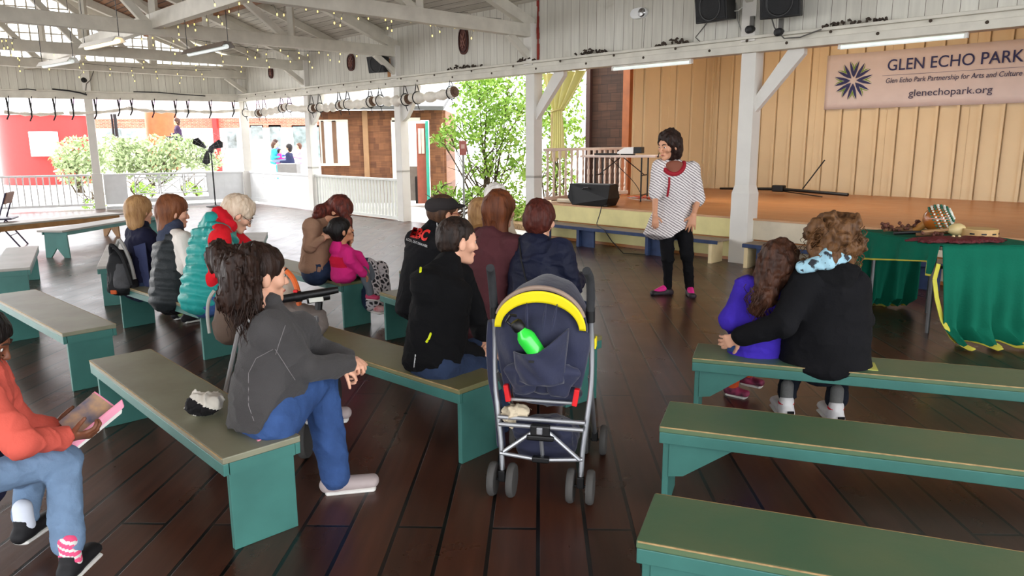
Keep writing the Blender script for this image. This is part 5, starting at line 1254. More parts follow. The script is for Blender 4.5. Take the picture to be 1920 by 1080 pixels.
w = part('window', lambda b: (b.box(((bx(604)+bx(654))/2, -0.02, bz(308)), (bx(656)-bx(602), 0.10, 0.06)), b.box(((bx(604)+bx(654))/2, -0.01, bz(226)), (bx(656)-bx(602), 0.08, 0.05)), b.box((bx(605), -0.01, (bz(226)+bz(308))/2), (0.05, 0.07, bz(226)-bz(308))), b.box((bx(654), -0.01, (bz(226)+bz(308))/2), (0.05, 0.07, bz(226)-bz(308)))), M_wtrim)
part('pane', lambda b: b.box(((bx(604)+bx(654))/2, 0.0, (bz(226)+bz(308))/2), (bx(652)-bx(606), 0.03, bz(228)-bz(307))), M_blown, parent=w)
part('mullion', lambda b: (b.box((bx(630), -0.02, (bz(226)+bz(308))/2), (0.10, 0.06, bz(226)-bz(308))), b.box((bx(608.5), -0.025, (bz(226)+bz(308))/2), (0.06, 0.05, bz(226)-bz(308)))), mat('mullion_brown', (128, 96, 74), rough=0.6), parent=w)
d = part('door_frame', lambda b: (b.box((bx(740), -0.02, bz(226)/2), (0.10, 0.12, bz(226))), b.box(((bx(738)+bx(790))/2, -0.02, bz(225)), (bx(790)-bx(738), 0.12, 0.10))), M_wtrim)
M_reddoor = mat('red_brown_door', (150, 80, 62), rough=0.5, var=0.15)
dr = part('door', lambda b: (b.box(((bx(784)+bx(802))/2, -0.25, bz(232)/2), (bx(802)-bx(784), 0.05, bz(232)), yaw=0.1)), M_reddoor, bevel=0.005)
part('door_pane', lambda b: (b.box((bx(790.5), -0.29, bz(265)), (0.07, 0.02, 0.62)), b.box((bx(796.5), -0.29, bz(265)), (0.07, 0.02, 0.62))), mat('pink_pane', (226, 190, 180), rough=0.2), parent=dr)
part('teal_post', lambda b: b.box((bx(804.5), -0.32, bz(228)/2), (0.07, 0.07, bz(228))), mat('teal_paint', (56, 160, 140), rough=0.4))
part('interior_counter', lambda b: (b.box(((bx(742)+bx(782))/2, 0.9, 0.45), (bx(782)-bx(742), 0.4, 0.9))), mat('counter_grey', (150, 146, 140)))
part('dark_bin', lambda b: b.box((bx(781), 0.5, 0.30), (0.2, 0.3, 0.7)), M_dark)
# --- park sign post
c = at(870, 380, 14.5); root = empty('sign_post', (c.x, c.y, -0.04), R_(0), 'small maroon sign on a grey pole among the shrubs', 'sign')
zs0, zs1 = at(873, 289, c.y).z, at(873, 262, c.y).z
part('pole', lambda b: b.tube([(0, 0, 0), (0, 0, zs1)], 0.022, 8), mat('pole_grey', (130, 132, 130), rough=0.5))
part('sign_plate', lambda b: b.box((0, -0.03, (zs0+zs1)/2+0.02), (0.14, 0.012, zs1-zs0)), mat('maroon_sign', (150, 84, 76), rough=0.5), bevel=0.003)
part('pictogram', lambda b: b.box((0, -0.039, (zs0+zs1)/2+0.05), (0.07, 0.004, 0.08)), mat('sign_pale', (196, 160, 150)))
# --- shrubs
M_leaf = mat('leaf_green', (120, 164, 62), rough=0.55, var=0.35, vscale=9, c2=(172, 204, 96))
M_leaf2 = mat('leaf_pale', (140, 158, 108), rough=0.7, c2=(186, 198, 158))
for m in (M_leaf, M_leaf2):
    b = m.node_tree.nodes['Principled BSDF'] if 'Principled BSDF' in m.node_tree.nodes else None
M_bark = mat('bark', (82, 70, 56), rough=0.9, var=0.3, vscale=30)
def leaves(centres, n, size, m, name, root, seed, flat=0.5):
    rs = np.random.RandomState(seed); C = []; 
    per = np.array([c[3] for c in centres], float); pick = rs.choice(len(centres), n, p=per**2/np.sum(per**2))
    base = np.array([[c[0], c[1], c[2]] for c in centres])[pick]; rad = np.array([c[3] for c in centres])[pick]
    dirs = rs.normal(size=(n, 3)); dirs /= np.linalg.norm(dirs, axis=1)[:, None]
    rr = rad*(0.45+0.6*rs.rand(n)**0.6); P = base+dirs*rr[:, None]*np.array([1, 1, 0.85])
    a = rs.normal(size=(n, 3)); a /= np.linalg.norm(a, axis=1)[:, None]; b = np.cross(a, rs.normal(size=(n, 3))); b /= np.linalg.norm(b, axis=1)[:, None]
    s = size*(0.6+0.8*rs.rand(n))[:, None]
    V = np.stack([P-a*s, P+b*s*0.45, P+a*s, P-b*s*0.45], 1).reshape(-1, 3)
    me = bpy.data.meshes.new(name); me.vertices.add(len(V)); me.vertices.foreach_set('co', V.astype(np.float32).ravel())
    me.loops.add(n*4); me.loops.foreach_set('vertex_index', np.arange(n*4, dtype=np.int32)); me.polygons.add(n); me.polygons.foreach_set('loop_start', np.arange(0, n*4, 4, dtype=np.int32))
    me.materials.append(m); me.update(); o = bpy.data.objects.new(name, me); COL.objects.link(o); o.parent = root; return o
def shrub(name, base, cl, n, size, m, label, stems=7, seed=1, spread=0.6, cat='shrub', group=None):
    root = empty(name, base, 0, label, cat, group); rnd = random.Random(seed); mb = MB()
    for k in range(stems):
        c = cl[k % len(cl)]; e = Vector((c[0]+rnd.uniform(-.3, .3)*c[3], c[1]+rnd.uniform(-.3, .3)*c[3], c[2]+c[3]*0.5)); s0 = Vector((rnd.uniform(-.25, .25), rnd.uniform(-.2, .2), 0))
        mid = (s0+e)/2+Vector((rnd.uniform(-.2, .2), rnd.uniform(-.2, .2), 0.1)); r0 = 0.02+rnd.random()*0.02
        pts = smooth_pts([s0, s0*0.6+mid*0.4, mid, e]); mb.tube(pts, [r0*(1-0.8*i/(len(pts)-1)) for i in range(len(pts))], 6)
        for j in range(3):
            q = pts[int(len(pts)*(0.4+0.2*j))]; q2 = q+Vector((rnd.uniform(-.5, .5), rnd.uniform(-.4, .4), rnd.uniform(.1, .5))); mb.tube([q, (q+q2)/2+Vector((0, 0, .05)), q2], [r0*0.5, r0*0.35, r0*0.12], 5)
    mb.build('stems', M_bark, parent=root); leaves(cl, n, size, m, 'foliage', root, seed); return root
def px_cl(lst, y, base): return [tuple(at(px, py, y+dy)-Vector(base))+(r,) for px, py, dy, r in lst]
b = (at(915, 350, 15.6).x, 15.6, -0.04)
shrub('leafy_shrub', b, px_cl([(905, 190, .3, .7), (950, 170, .2, .8), (970, 230, 0, .65), (870, 240, 0, .45), (845, 258, -.2, .30), (925, 260, 0, .5), (900, 310, 0, .35), (960, 330, .2, .45), (985, 300, .3, .4), (905, 150, .4, .5), (820, 262, -.3, .16)], 15.6, b), 5200, 0.055, M_leaf, 'tall light green leafy shrub with many stems left of the stage post', stems=16, seed=3)
b = (at(1045, 350, 16.2).x, 16.2, -0.04)
shrub('leafy_shrub', b, px_cl([(1040, 160, 0, .6), (1050, 215, .2, .55), (1062, 260, .2, .45), (1040, 300, 0, .4), (1020, 200, .6, .6), (1050, 340, 0.2, .4)], 16.2, b), 2600, 0.055, M_leaf, 'green leafy shrub seen between the stage corner post and the pale curtain', stems=8, seed=5)
b = (at(850, 380, 15.2).x, 15.2, -0.04)
shrub('low_plant', b, px_cl([(830, 360, 0, .22), (860, 370, .1, .25), (895, 372, 0, .28), (930, 378, 0.1, .28), (965, 385, 0, .3), (985, 400, -.3, .25)], 15.2, b), 1500, 0.05, M_leaf, 'low green ground plants at the foot of the tall shrub', stems=6, seed=8)
b = (at(150, 330, 26).x, 26, -0.15)
shrub('round_bush', b, px_cl([(150, 290, 0, .75), (125, 300, .2, .5), (175, 300, 0.2, .6), (148, 320, 0, .7)], 26, b), 2400, 0.08, M_leaf2, 'round pale green bush in front of the red kiosk', seed=9)
b = (at(285, 330, 30).x, 30, -0.15)
shrub('wide_bush', b, px_cl([(215, 285, 0, .8), (250, 290, .2, .8), (290, 290, 0.2, .9), (330, 285, 0, .8), (365, 290, 0, .7), (395, 300, 0, .5), (300, 315, 0, .7), (230, 318, 0, .5)], 30, b), 4200, 0.10, M_leaf2, 'wide pale green bushes beyond the fretwork railing', seed=10)
for k, (px, py) in enumerate(((170, 385), (262, 352), (355, 352))):
    p = at(px, py, 19.6+k*1.2); b = (p.x, p.y, 0); shrub('small_plant', b, [(0, 0, p.z, 0.22), (0.2, 0.1, p.z-0.1, 0.18)], 220, 0.06, M_leaf, ('small green plant at the foot of the left white post', 'small green plant seen through the first fretwork square', 'small green plant seen through the third fretwork square')[k], stems=3, seed=20+k)
# --- red round kiosk and red column
M_redk = mat('red_kiosk_paint', (206, 52, 50), rough=0.5, var=0.05)
y = 31.0; xa, xb = at(-40, 300, y).x, at(128, 300, y).x; r = (xb-xa)/2
root = empty('red_kiosk', ((xa+xb)/2, y+r, -0.15), 0, 'round red kiosk with a white notice board at the far left', 'kiosk')
zt = at(80, 215, y).z+0.15
part('drum', lambda b: b.lathe([(r, 0), (r, zt)], (0, 0, 0), 48), M_redk, smooth=True)
part('roof', lambda b: b.lathe([(r*1.06, zt), (r*1.06, zt+0.15), (r*0.9, zt+0.3), (0.01, zt+0.9)], (0, 0, 0), 48), mat('pale_roof', (232, 220, 226), rough=0.6))
p = at(80, 270, y); 
nb = part('notice_board', lambda b: b.box((p.x-(xa+xb)/2, -r-0.10+0.22, p.z+0.15), (0.92, 0.5, 1.0)), M_rail, bevel=0.01)
part('notice_text', lambda b: [b.box((p.x-(xa+xb)/2, -r-0.135, p.z+0.15+0.30-0.07*k), (0.5-0.1*(k % 3), 0.01, 0.02)) for k in range(4)], mat('faint_grey', (196, 200, 204)), parent=nb)
y = 34.0; xa, xb = at(262, 240, y).x, at(318, 240, y).x; r = (xb-xa)/2
root = empty('red_column', ((xa+xb)/2, y+r, -0.15), 0, 'round red column beyond the bushes, overexposed orange put into its colour', 'column')
part('shaft', lambda b: b.lathe([(r, 0), (r, at(290, 200, y).z)], (0, 0, 0), 32), mat('red_paint_overexposed', (216, 92, 52), rough=0.5), smooth=True)  # red shaft; the orange of its overexposed side is put into the colour
part('base', lambda b: b.lathe([(r*1.15, 0), (r*1.15, 0.4), (r, 0.5)], (0, 0, 0), 32), M_rail)
# --- long white arcade building with brick band
y = 42.0; xa, xb = at(120, 240, y).x, at(640, 240, y).x
root = empty('arcade_building', ((xa+xb)/2, y, -0.15), 0, 'long white arcade building with a brick band far behind the railing', 'building'); cx = (xa+xb)/2
M_bw_ = mat('bright_white_wall', (238, 236, 232), rough=0.6); M_brick = board_mat('red_brick', (190, 110, 84), (168, 90, 70), width=0.075, length=0.22, gap=0.16, gapc=(200, 180, 160), rough=0.8, rot=(math.radians(90), 0, 0))
zz = lambda py: at(400, py, y).z+0.15
part('wall', lambda b: b.box((0, 0.5, zz(150)/2), (xb-xa, 1.0, zz(150))), M_bw_)
part('brick_band', lambda b: b.box((0, -0.02, (zz(222)+zz(240))/2), (xb-xa, 0.08, zz(222)-zz(240))), M_brick)
part('fascia', lambda b: b.box((0, -0.3, (zz(178)+zz(196))/2), (xb-xa, 0.6, zz(178)-zz(196))), mat('lilac_fascia', (214, 190, 214), rough=0.5))
M_pane = mat('dark_pane', (150, 166, 168), rough=0.2, var=0.4, vscale=3, c2=(90, 100, 96))
for (a, c_, t, b_, ) in ((190, 232, 240, 262), (236, 258, 244, 262), (470, 495, 235, 262), (505, 528, 235, 300), (548, 580, 236, 280), (584, 606, 236, 300), (425, 445, 245, 280)):
    xw0, xw1 = at(a, 250, y).x-cx, at(c_, 250, y).x-cx
    wi = part('window', lambda b: b.box(((xw0+xw1)/2, -0.03, (zz(t)+zz(b_))/2), (xw1-xw0, 0.06, zz(t)-zz(b_))), M_rail)
    part('pane', lambda b: b.box(((xw0+xw1)/2, -0.07, (zz(t)+zz(b_))/2), ((xw1-xw0)*0.86, 0.02, (zz(t)-zz(b_))*0.9)), M_pane, parent=wi)
xr = at(408, 250, y).x-cx
part('red_pilaster', lambda b: b.box((xr, -0.2, zz(222)/2), (0.25, 0.3, zz(222))), M_redk)
# dark flag poles
for k, (px, l) in enumerate(((211, 'left dark slim pole beside the left white post'), (217, 'right dark slim pole beside the left white post'))):
    p = at(px, 235, 36); mb = MB(); mb.tube([(0, 0, 0), (0, 0, at(px, 214, 36).z+0.15)], 0.05 if k == 0 else 0.08, 8); o = mb.build('pole', M_dark); o.location = (p.x, 36, -0.15); tag(o, l, 'pole')
# dark grey planter box in the corner bay view
p = at(542, 316, 24); mb = MB(); mb.box((0, 0, p.z-0.05), (0.62, 0.5, 0.42)); mb.box((0, 0, (p.z-0.26)/2-0.07), (0.5, 0.4, p.z-0.26+0.15)); o = mb.build('planter_box', mat('grey_box', (110, 108, 106), rough=0.6), bevel=0.02); o.location = (p.x, 24, 0); tag(o, 'dark grey box beyond the corner railing below the seated visitors', 'box')
mb = MB(); mb.box((0, 0, 0), (2.6, 1.2, 0.12)); 
for x in (-1.1, 1.1): mb.box((x, 0, -0.42), (0.1, 0.8, 0.76))
p = at(530, 305, 27); o = mb.build('picnic_bench', M_rail); o.location = (p.x, 27.0, 0.65); tag(o, 'white outdoor bench carrying the distant seated visitors', 'bench')
# --- far trees behind the stage side gap to soften the horizon
# ================================================================== PEOPLE
def nrm(v): v = Vector(v); return v.normalized()
def skin(name, c): return mat('skin_'+name, c, rough=0.5, var=0.06, vscale=14, bump=0.05, bscale=120, spec=0.4)
SK_L = skin('light', (222, 168, 140)); SK_M = skin('tan', (190, 132, 98)); SK_D = skin('brown', (120, 74, 52)); SK_T = skin('olive', (206, 150, 118))
M_lip = mat('lips', (170, 84, 78), rough=0.45); M_eyew = mat('eye_white', (226, 222, 216), rough=0.2); M_eyed = mat('eye_iris', (44, 30, 22), rough=0.15); M_brow = mat('brow', (50, 34, 26), rough=0.9)
def hairm(name, c, c2, rough=0.5):
    return mat('hair_'+name, c, rough=rough, c2=c2, vscale=38, stretch=(1, 1, 0.16), bump=0.7, bscale=90, spec=0.22)
def cloth(name, c, var=0.10, rough=0.9, bump=0.25, bscale=90, sheen=0.0, spec=0.18, **k): return mat('cloth_'+name, c, rough=rough, var=var, bump=bump, bscale=bscale, sheen=sheen, spec=spec, **k)
class HeadF:
    def __init__(s, c, f, tilt=(0, 0, 1), hs=1.0):
        s.c = Vector(c); s.f = nrm(f); up = Vector(tilt); s.r = s.f.cross(up).normalized(); s.u = s.r.cross(s.f).normalized(); s.s = hs
    def p(s, x, y, z): return s.c+(s.r*x+s.f*y+s.u*z)*s.s     # x right, y forward, z up
    def R(s): return np.array([[s.r[i], s.f[i], s.u[i]] for i in range(3)])
def add_head(S, h):
    k = h.s
    S.ell(h.p(0, -0.014, 0.035), np.array([.074, .094, .080])*k, h.R(), k=0.02*k)
    S.ecap(h.p(0, 0.030, 0.0), h.p(0, 0.046, -0.082), h.r, .058*k, .030*k, .055*k, .036*k, k=0.03*k)
    S.sph(h.p(0, 0.074, -0.094), .019*k, k=0.02*k)
    for sx in (-1, 1):
        S.sph(h.p(sx*.042, 0.056, -0.022), .024*k, k=0.02*k)
        S.ell(h.p(sx*.078, -0.006, -0.012), np.array([.010, .020, .032])*k, h.R(), k=0.006*k)
        S.cap(h.p(sx*.016, 0.080, 0.020), h.p(sx*.046, 0.070, 0.022), .009*k, .007*k, k=0.012*k)
        S.sph(h.p(sx*.031, 0.100, 0.002), .015*k, k=0.012*k, op='s')
    S.cap(h.p(0, 0.083, 0.010), h.p(0, 0.104, -0.030), .007*k, .0105*k, k=0.010*k)
    for sx in (-1, 1): S.sph(h.p(sx*.010, 0.094, -0.034), .008*k, k=0.006*k)
    S.ell(h.p(0, 0.084, -0.058), np.array([.024, .012, .007])*k, h.R(), k=0.006*k)
    S.ell(h.p(0, 0.082, -0.069), np.array([.020, .012, .007])*k, h.R(), k=0.006*k)
def add_face(h, body, base, hair_m):
    k = h.s
    for sx, nm in ((-1, 'eye'), (1, 'eye')):
        mb = MB(); R = Matrix(((h.r.x, h.f.x, h.u.x), (h.r.y, h.f.y, h.u.y), (h.r.z, h.f.z, h.u.z)))
        mb.lathe([(0.0105*k*math.sin(math.pi*i/10)+1e-4, -0.0105*k*math.cos(math.pi*i/10)) for i in range(11)], h.p(sx*.031, 0.0725, 0.002)-base, 14)
        mb.lathe([(0.0055*k, 0.0), (0.0055*k, 0.0015), (0.0001, 0.002)], h.p(sx*.031, 0.0826, 0.002)-base, 12, R=R@Matrix.Rotation(-math.pi/2, 3, 'X'), mi=1)
        mb.build('eye', [M_eyew, M_eyed], parent=body, smooth=True)
        mb = MB(); mb.tube([h.p(sx*.014, 0.0905, 0.024)-base, h.p(sx*.032, 0.0885, 0.030)-base, h.p(sx*.050, 0.073, 0.023)-base], [.0035*k, .0042*k, .002*k], 6); mb.build('eyebrow', hair_m, parent=body, smooth=True)
    mb = MB(); mb.tube([h.p(-.021, 0.0875, -0.0645)-base, h.p(-.008, 0.0945, -0.0615)-base, h.p(0, 0.0945, -0.063)-base, h.p(.008, 0.0945, -0.0615)-base, h.p(.021, 0.0875, -0.0645)-base], [.002*k, .0042*k, .0045*k, .0042*k, .002*k], 8); mb.build('mouth', M_lip, parent=body, smooth=True)
def add_hand(S, wrist, d, side, palm, curl=0.5, sc=1.0, spread=0.08):
    """d: direction of the hand, palm: direction the palm faces, side: +1 if the thumb lies towards d x palm, else -1"""
    d = nrm(d); palm = Vector(palm); palm = (palm-d*palm.dot(d)).normalized(); t = d.cross(palm).normalized()*side
    w = Vector(wrist); c = w+d*0.045*sc
    S.ecap(w-d*0.01*sc, w+d*0.070*sc, t, .024*sc, .037*sc, .016*sc, .013*sc, k=0.012)
    L = (.066, .076, .070, .054)
    for i in range(4):
        off = (0.028-i*0.0185)*sc; b = w+d*(0.080-0.004*abs(i-1.2))*sc+t*off; a = 0.0; p = b; dd = (d+t*(spread*(1.5-i)/1.5)).normalized(); r = (.0088, .0092, .0088, .0076)[i]*sc
        for j, fr in enumerate((0.44, 0.31, 0.25)):
            ang = curl*(0.55+0.25*j+0.08*i); a += ang; v = dd*math.cos(a)+palm*math.sin(a); q = p+v*L[i]*fr*sc; S.cap(p, q, r, r*0.9, k=0.004 if j else 0.008); p = q; r *= 0.93
    p = w+d*0.022*sc+t*0.026*sc+palm*0.004; v = (d*0.62+t*0.72+palm*0.28).normalized(); r = .0115*sc
    for j, ln in enumerate((.036, .030, .024)):
        q = p+v*ln*sc; S.cap(p, q, r, r*0.9, k=0.008 if j == 0 else 0.004); p = q; r *= 0.9; v = (v+d*0.25+palm*curl*0.35).normalized()
def ik(a, b, l1, l2, pole):
    a, b = Vector(a), Vector(b); d = b-a; L = min(d.length, (l1+l2)*0.999); u = d.normalized(); x = (l1*l1-l2*l2+L*L)/(2*L); h = math.sqrt(max(0, l1*l1-x*x))
    pl = Vector(pole); pl = (pl-u*pl.dot(u)).normalized(); return a+u*x+pl*h
class Fig: pass
def fig(label, pel, neck, head, face, lat, kn=None, an=None, toe=None, el=None, wr=None, skin_m=SK_L, hs=1.0, sc=1.0, sw=0.165, hw=0.085, vox=0.009, hand=None, bare_leg=False, tilt=(0, 0, 1), group=None, shz=-0.035, hair_m=None, face_on=True, base_z=0.0, sh=None):
    """lat: the person's own right. kn/an/toe/el/wr: (left, right) pairs of world points"""
    F = Fig(); F.sc = sc; lat = nrm(lat); F.lat = lat; F.pel = Vector(pel); F.neck = Vector(neck); F.head = HeadF(head, face, tilt, hs); F.vox = vox
    F.base = Vector((pel[0], pel[1], base_z)); up = (F.neck-F.pel).normalized(); F.up = up; F.fwd = up.cross(lat).normalized()
    F.sh = [F.neck-lat*sw*sc+Vector((0, 0, shz*sc))-up*0.02, F.neck+lat*sw*sc+Vector((0, 0, shz*sc))-up*0.02] if sh is None else [Vector(x) for x in sh]
    F.hip = [F.pel-lat*hw*sc, F.pel+lat*hw*sc]; F.kn = [Vector(x) if x is not None else None for x in (kn or (None, None))]; F.an = [Vector(x) if x is not None else None for x in (an or (None, None))]
    F.toe = [Vector(x) if x is not None else None for x in (toe or (None, None))]; F.el = [Vector(x) if x is not None else None for x in (el or (None, None))]; F.wr = [Vector(x) if x is not None else None for x in (wr or (None, None))]
    S = Sdf(); add_head(S, F.head)
    S.cap(F.neck-up*0.03, F.head.p(0, -0.022, -0.05), .052*sc, .048*hs, k=0.03)
    ch = F.neck-up*0.14*sc; F.chest = ch
    S.ecap(F.pel, ch, lat, .12*sc, .125*sc, .085*sc, .085*sc, k=0.03); S.cap(F.sh[0], F.sh[1], .045*sc, .045*sc, k=0.04)
    for i in (0, 1):
        if F.el[i] is not None: S.cap(F.sh[i], F.el[i], .040*sc, .032*sc, k=0.02)
        if F.wr[i] is not None:
            S.cap(F.el[i], F.wr[i], .032*sc, .022*sc, k=0.012)
            hd = (hand or (None, None))[i]
            if hd: add_hand(S, F.wr[i], hd.get('d', F.wr[i]-F.el[i]), hd.get('side', 1), hd['palm'], hd.get('curl', 0.5), sc*hd.get('sc', 1.0), hd.get('spread', 0.08))
        if F.kn[i] is not None: S.cap(F.hip[i], F.kn[i], .055*sc, .036*sc, k=0.03)
        if F.an[i] is not None:
            m = F.kn[i]+(F.an[i]-F.kn[i])*0.3; S.cap(F.kn[i], m, .034*sc, .034*sc, k=0.02); S.cap(m, F.an[i], .034*sc, .026*sc, k=0.02)
    F.body = surf(S, vox, 'person', skin_m, None, F.base); tag(F.body, label, 'person', group); F.S = S
    if face_on: add_face(F.head, F.body, F.base, hair_m or M_brow)
    return F
def garment(F, S, name, m, vox=None, **kw): return surf(S, vox or F.vox, name, m, F.body, F.base, **kw)
def top(F, m, name='jacket', t=1.0, wa=.17, wc=.165, da=.13, dc=.115, hem=-0.06, sleeve=(.058, .046, .036), arms=(0, 1), cuff=1.0, folds=(.012, 7, 7, 11), seed=1, collar=0.0, collar_r=.062, short=None, waist=None, k=0.035, quilt=0.0, hood=None, shr=.064, shin=0.0, mats=None, color_fn=None, build=True, cuts=()):
    sc = F.sc; S = Sdf(); lo = F.pel+F.up*hem
    if waist is None: S.ecap(lo, F.chest, F.lat, wa*sc, wc*sc, da*sc, dc*sc, k=k, round_=0.6)
    else:
        mid = F.pel+(F.chest-F.pel)*0.45; S.ecap(lo, mid, F.lat, wa*sc, waist*sc, da*sc, da*.92*sc, k=k, round_=0.5); S.ecap(mid, F.chest, F.lat, waist*sc, wc*sc, da*.92*sc, dc*sc, k=k)
    for c_, n_ in cuts: S.plane(c_, n_, k=.008)
    ms = (F.sh[0]+F.sh[1])/2; SH = [s_+(ms-s_)*shin for s_ in F.sh]; hw2 = (SH[1]-SH[0]).length/2; ls = (F.sh[1]-F.sh[0]).normalized(); dwn = F.up*0.005
    S.ecap(F.pel+F.up*0.16*sc+(ms-F.neck)*0.5, ms-F.up*0.05*sc, ls, max(wc*sc*0.9, hw2*0.86), hw2+0.02*sc, da*.86*sc, .092*sc, k=0.05)
    for i in (0, 1): S.cap(F.neck-F.up*0.015, SH[i]-dwn, .052*sc, shr*sc, k=0.045)
    S.cap(F.chest, F.neck-F.up*0.03, .09*sc, .060*sc, k=0.04)
    if hood: S.ecap(F.neck-F.fwd*hood[0]-F.up*hood[1], F.neck-F.fwd*(hood[0]*.75)+F.up*hood[2], F.lat, hood[3]*sc, hood[4]*sc, .055*sc, .045*sc, k=0.035)
    for i in arms:
        if F.el[i] is None: continue
        S.cap(F.sh[i], F.el[i], (sleeve[0]+.008)*sc, sleeve[1]*sc, k=0.03)
        if F.wr[i] is not None and short is None: S.cap(F.el[i], F.el[i]+(F.wr[i]-F.el[i])*cuff*0.97, sleeve[1]*sc, sleeve[2]*sc, k=0.02)
        elif short: S.cap(F.el[i], F.el[i]+(F.wr[i]-F.el[i])*short, sleeve[1]*sc, sleeve[1]*0.95*sc, k=0.02)
    if collar: S.cap(F.neck-F.up*0.02, F.neck+(F.head.c-F.neck)*collar, (collar_r+.012)*sc, collar_r*sc, k=0.02)
    S.folds(*folds, seed)
    if quilt:
        ax = V3(F.up); o = V3(F.pel); S.disp.append(lambda p: -quilt*np.abs(np.sin((p-o)@ax*math.pi/0.072+0.7*np.sin((p-o)[:, 0]*7)+0.5*np.sin((p-o)[:, 1]*11)))+quilt*0.5)
    F.top = S
    return garment(F, S, name, mats or m, color_fn=color_fn)
def trousers(F, m, r=(.088, .066, .050), name='trousers', hipr=.118, dep=.105, upto=1.0, folds=(.009, 8, 8, 8), seed=2, legs=(0, 1), flare=None, hw=.165, **kw):
    sc = F.sc; S = Sdf(); S.ecap(F.pel-F.up*0.02, F.pel+F.up*0.07, F.lat, hw*sc, (hw-.015)*sc, dep*sc, dep*sc, k=0.03)
    for i in legs:
        if F.kn[i] is None: continue
        S.cap(F.hip[i], F.kn[i], r[0]*sc, r[1]*sc, k=0.04)
        if F.an[i] is not None: e = F.kn[i]+(F.an[i]-F.kn[i])*upto; S.cap(F.kn[i], e, (r[1]-.004)*sc, (flare or r[2])*sc, k=0.02)
    S.folds(*folds, seed); return garment(F, S, name, m, **kw)
def shoe(F, i, m, sole_m, L=0.25, r=.038, d=None, up=Vector((0, 0, 1)), name='shoe', lace=None):
    sc = F.sc; a = F.an[i]; t = F.toe[i]; d = (t-a) if d is None else Vector(d); dn = d-up*d.dot(up); dn = dn.normalized()
    heel = a-dn*0.035*sc-up*0.045*sc; tip = heel+dn*(L-0.07)*sc; side = dn.cross(up)
    S = Sdf(); S.ecap(heel, tip, side, r*sc, (r+.006)*sc, .036*sc, .027*sc, k=0.02); S.cap(a-up*0.03*sc, a+up*0.012*sc-dn*0.005, .036*sc, .038*sc, k=0.025)
    o = garment(F, S, name, m, vox=min(F.vox, .007))
    S = Sdf(); S.ecap(heel-up*0.030*sc, tip-up*0.030*sc, side, (r+.004)*sc, (r+.008)*sc, .013*sc, .013*sc, k=0.01); s2 = surf(S, min(F.vox, .006), 'sole', sole_m, o, None)
    # child mesh of a child: same origin as the person
    s2.data.transform(Matrix.Translation(-F.base))
    if lace:
        mb = MB()
        for q in range(3): p = heel+dn*(0.09+q*0.03)*sc+up*(.038-q*.004)*sc-F.base; mb.tube([p-side*.02*sc, p+up*.004, p+side*.02*sc], .004, 5)
        mb.build('laces', lace, parent=o)
    return o
def hair_cap(F, m, th=.016, style='short', vox=None, noise=.006, extra=None, cut=True, seed=3, nf=(60, 60, 14), back_low=-0.045, name='hair', face_r=(.064, .075, .088), face_c=(0, .112, -.034)):
    h = F.head; k = h.s; S = Sdf()
    S.ell(h.p(0, -0.018, 0.040), (np.array([.074, .094, .080])+th)*k, h.R(), k=0.02*k)
    S.ell(h.p(0, -0.045, 0.0), (np.array([.070, .066, .072])+th*0.8)*k, h.R(), k=0.03*k)
    if extra: extra(S, h, k)
    if cut: S.ell(h.p(*face_c), np.array(face_r)*k, h.R(), k=0.012*k, op='s')
    if style == 'short': S.plane(h.p(0, 0, back_low), -h.u+h.f*0.30, k=0.01); S.ell(h.p(0.078, 0.0, -0.03), np.array([.03, .026, .04])*k, h.R(), k=0.008, op='s'); S.ell(h.p(-0.078, 0.0, -0.03), np.array([.03, .026, .04])*k, h.R(), k=0.008, op='s')
    fr = np.array(nf); R = h.R(); c = V3(h.c); S.disp.append(lambda p: noise*(vnoise(((p-c)@R)*fr*.55, 1.0, seed)*1.6+vnoise(((p-c)@R)*fr, 1.3, seed+3)*1.2))
    return garment(F, S, name, m, vox=vox or F.vox*0.8)
def accessory(F, nm, fn, m, **kw):
    mb = MB(); fn(mb); mb.v = [tuple(Vector(v)-F.base) for v in mb.v]; return mb.build(nm, m, parent=F.body, **kw)
def strands(F, m, roots, length, n, sway=0.02, r=.0022, seed=1, down=Vector((0, 0, -1))):
    rnd = random.Random(seed); mb = MB()
    for i in range(n):
        p = Vector(roots[rnd.randrange(len(roots))])+Vector((rnd.uniform(-1, 1), rnd.uniform(-1, 1), rnd.uniform(-1, 1)))*0.03; pts = [p]
        ph = rnd.random()*6
        for j in range(5): p = p+down*length/5+Vector((math.sin(ph+j*1.3), math.cos(ph+j), 0))*sway; pts.append(p)
        mb.tube([q-F.base for q in pts], [r, r, r, r*.9, r*.7, r*.3], 4, cap=False)
    return mb.build('loose_strands', m, parent=F.body, smooth=True)
M_solew = mat('sole_white', (222, 220, 214), rough=0.6)
M_jean = cloth('jeans', (54, 80, 128), var=0.22, vscale=10); M_jeanl = cloth('jeans_light', (110, 134, 162), var=0.18, vscale=10); M_jeand = cloth('jeans_dark', (40, 52, 76), var=0.3, vscale=7)
M_blk = cloth('black', (15, 15, 18), var=0.2); M_blk2 = cloth('black_knit', (12, 12, 14))
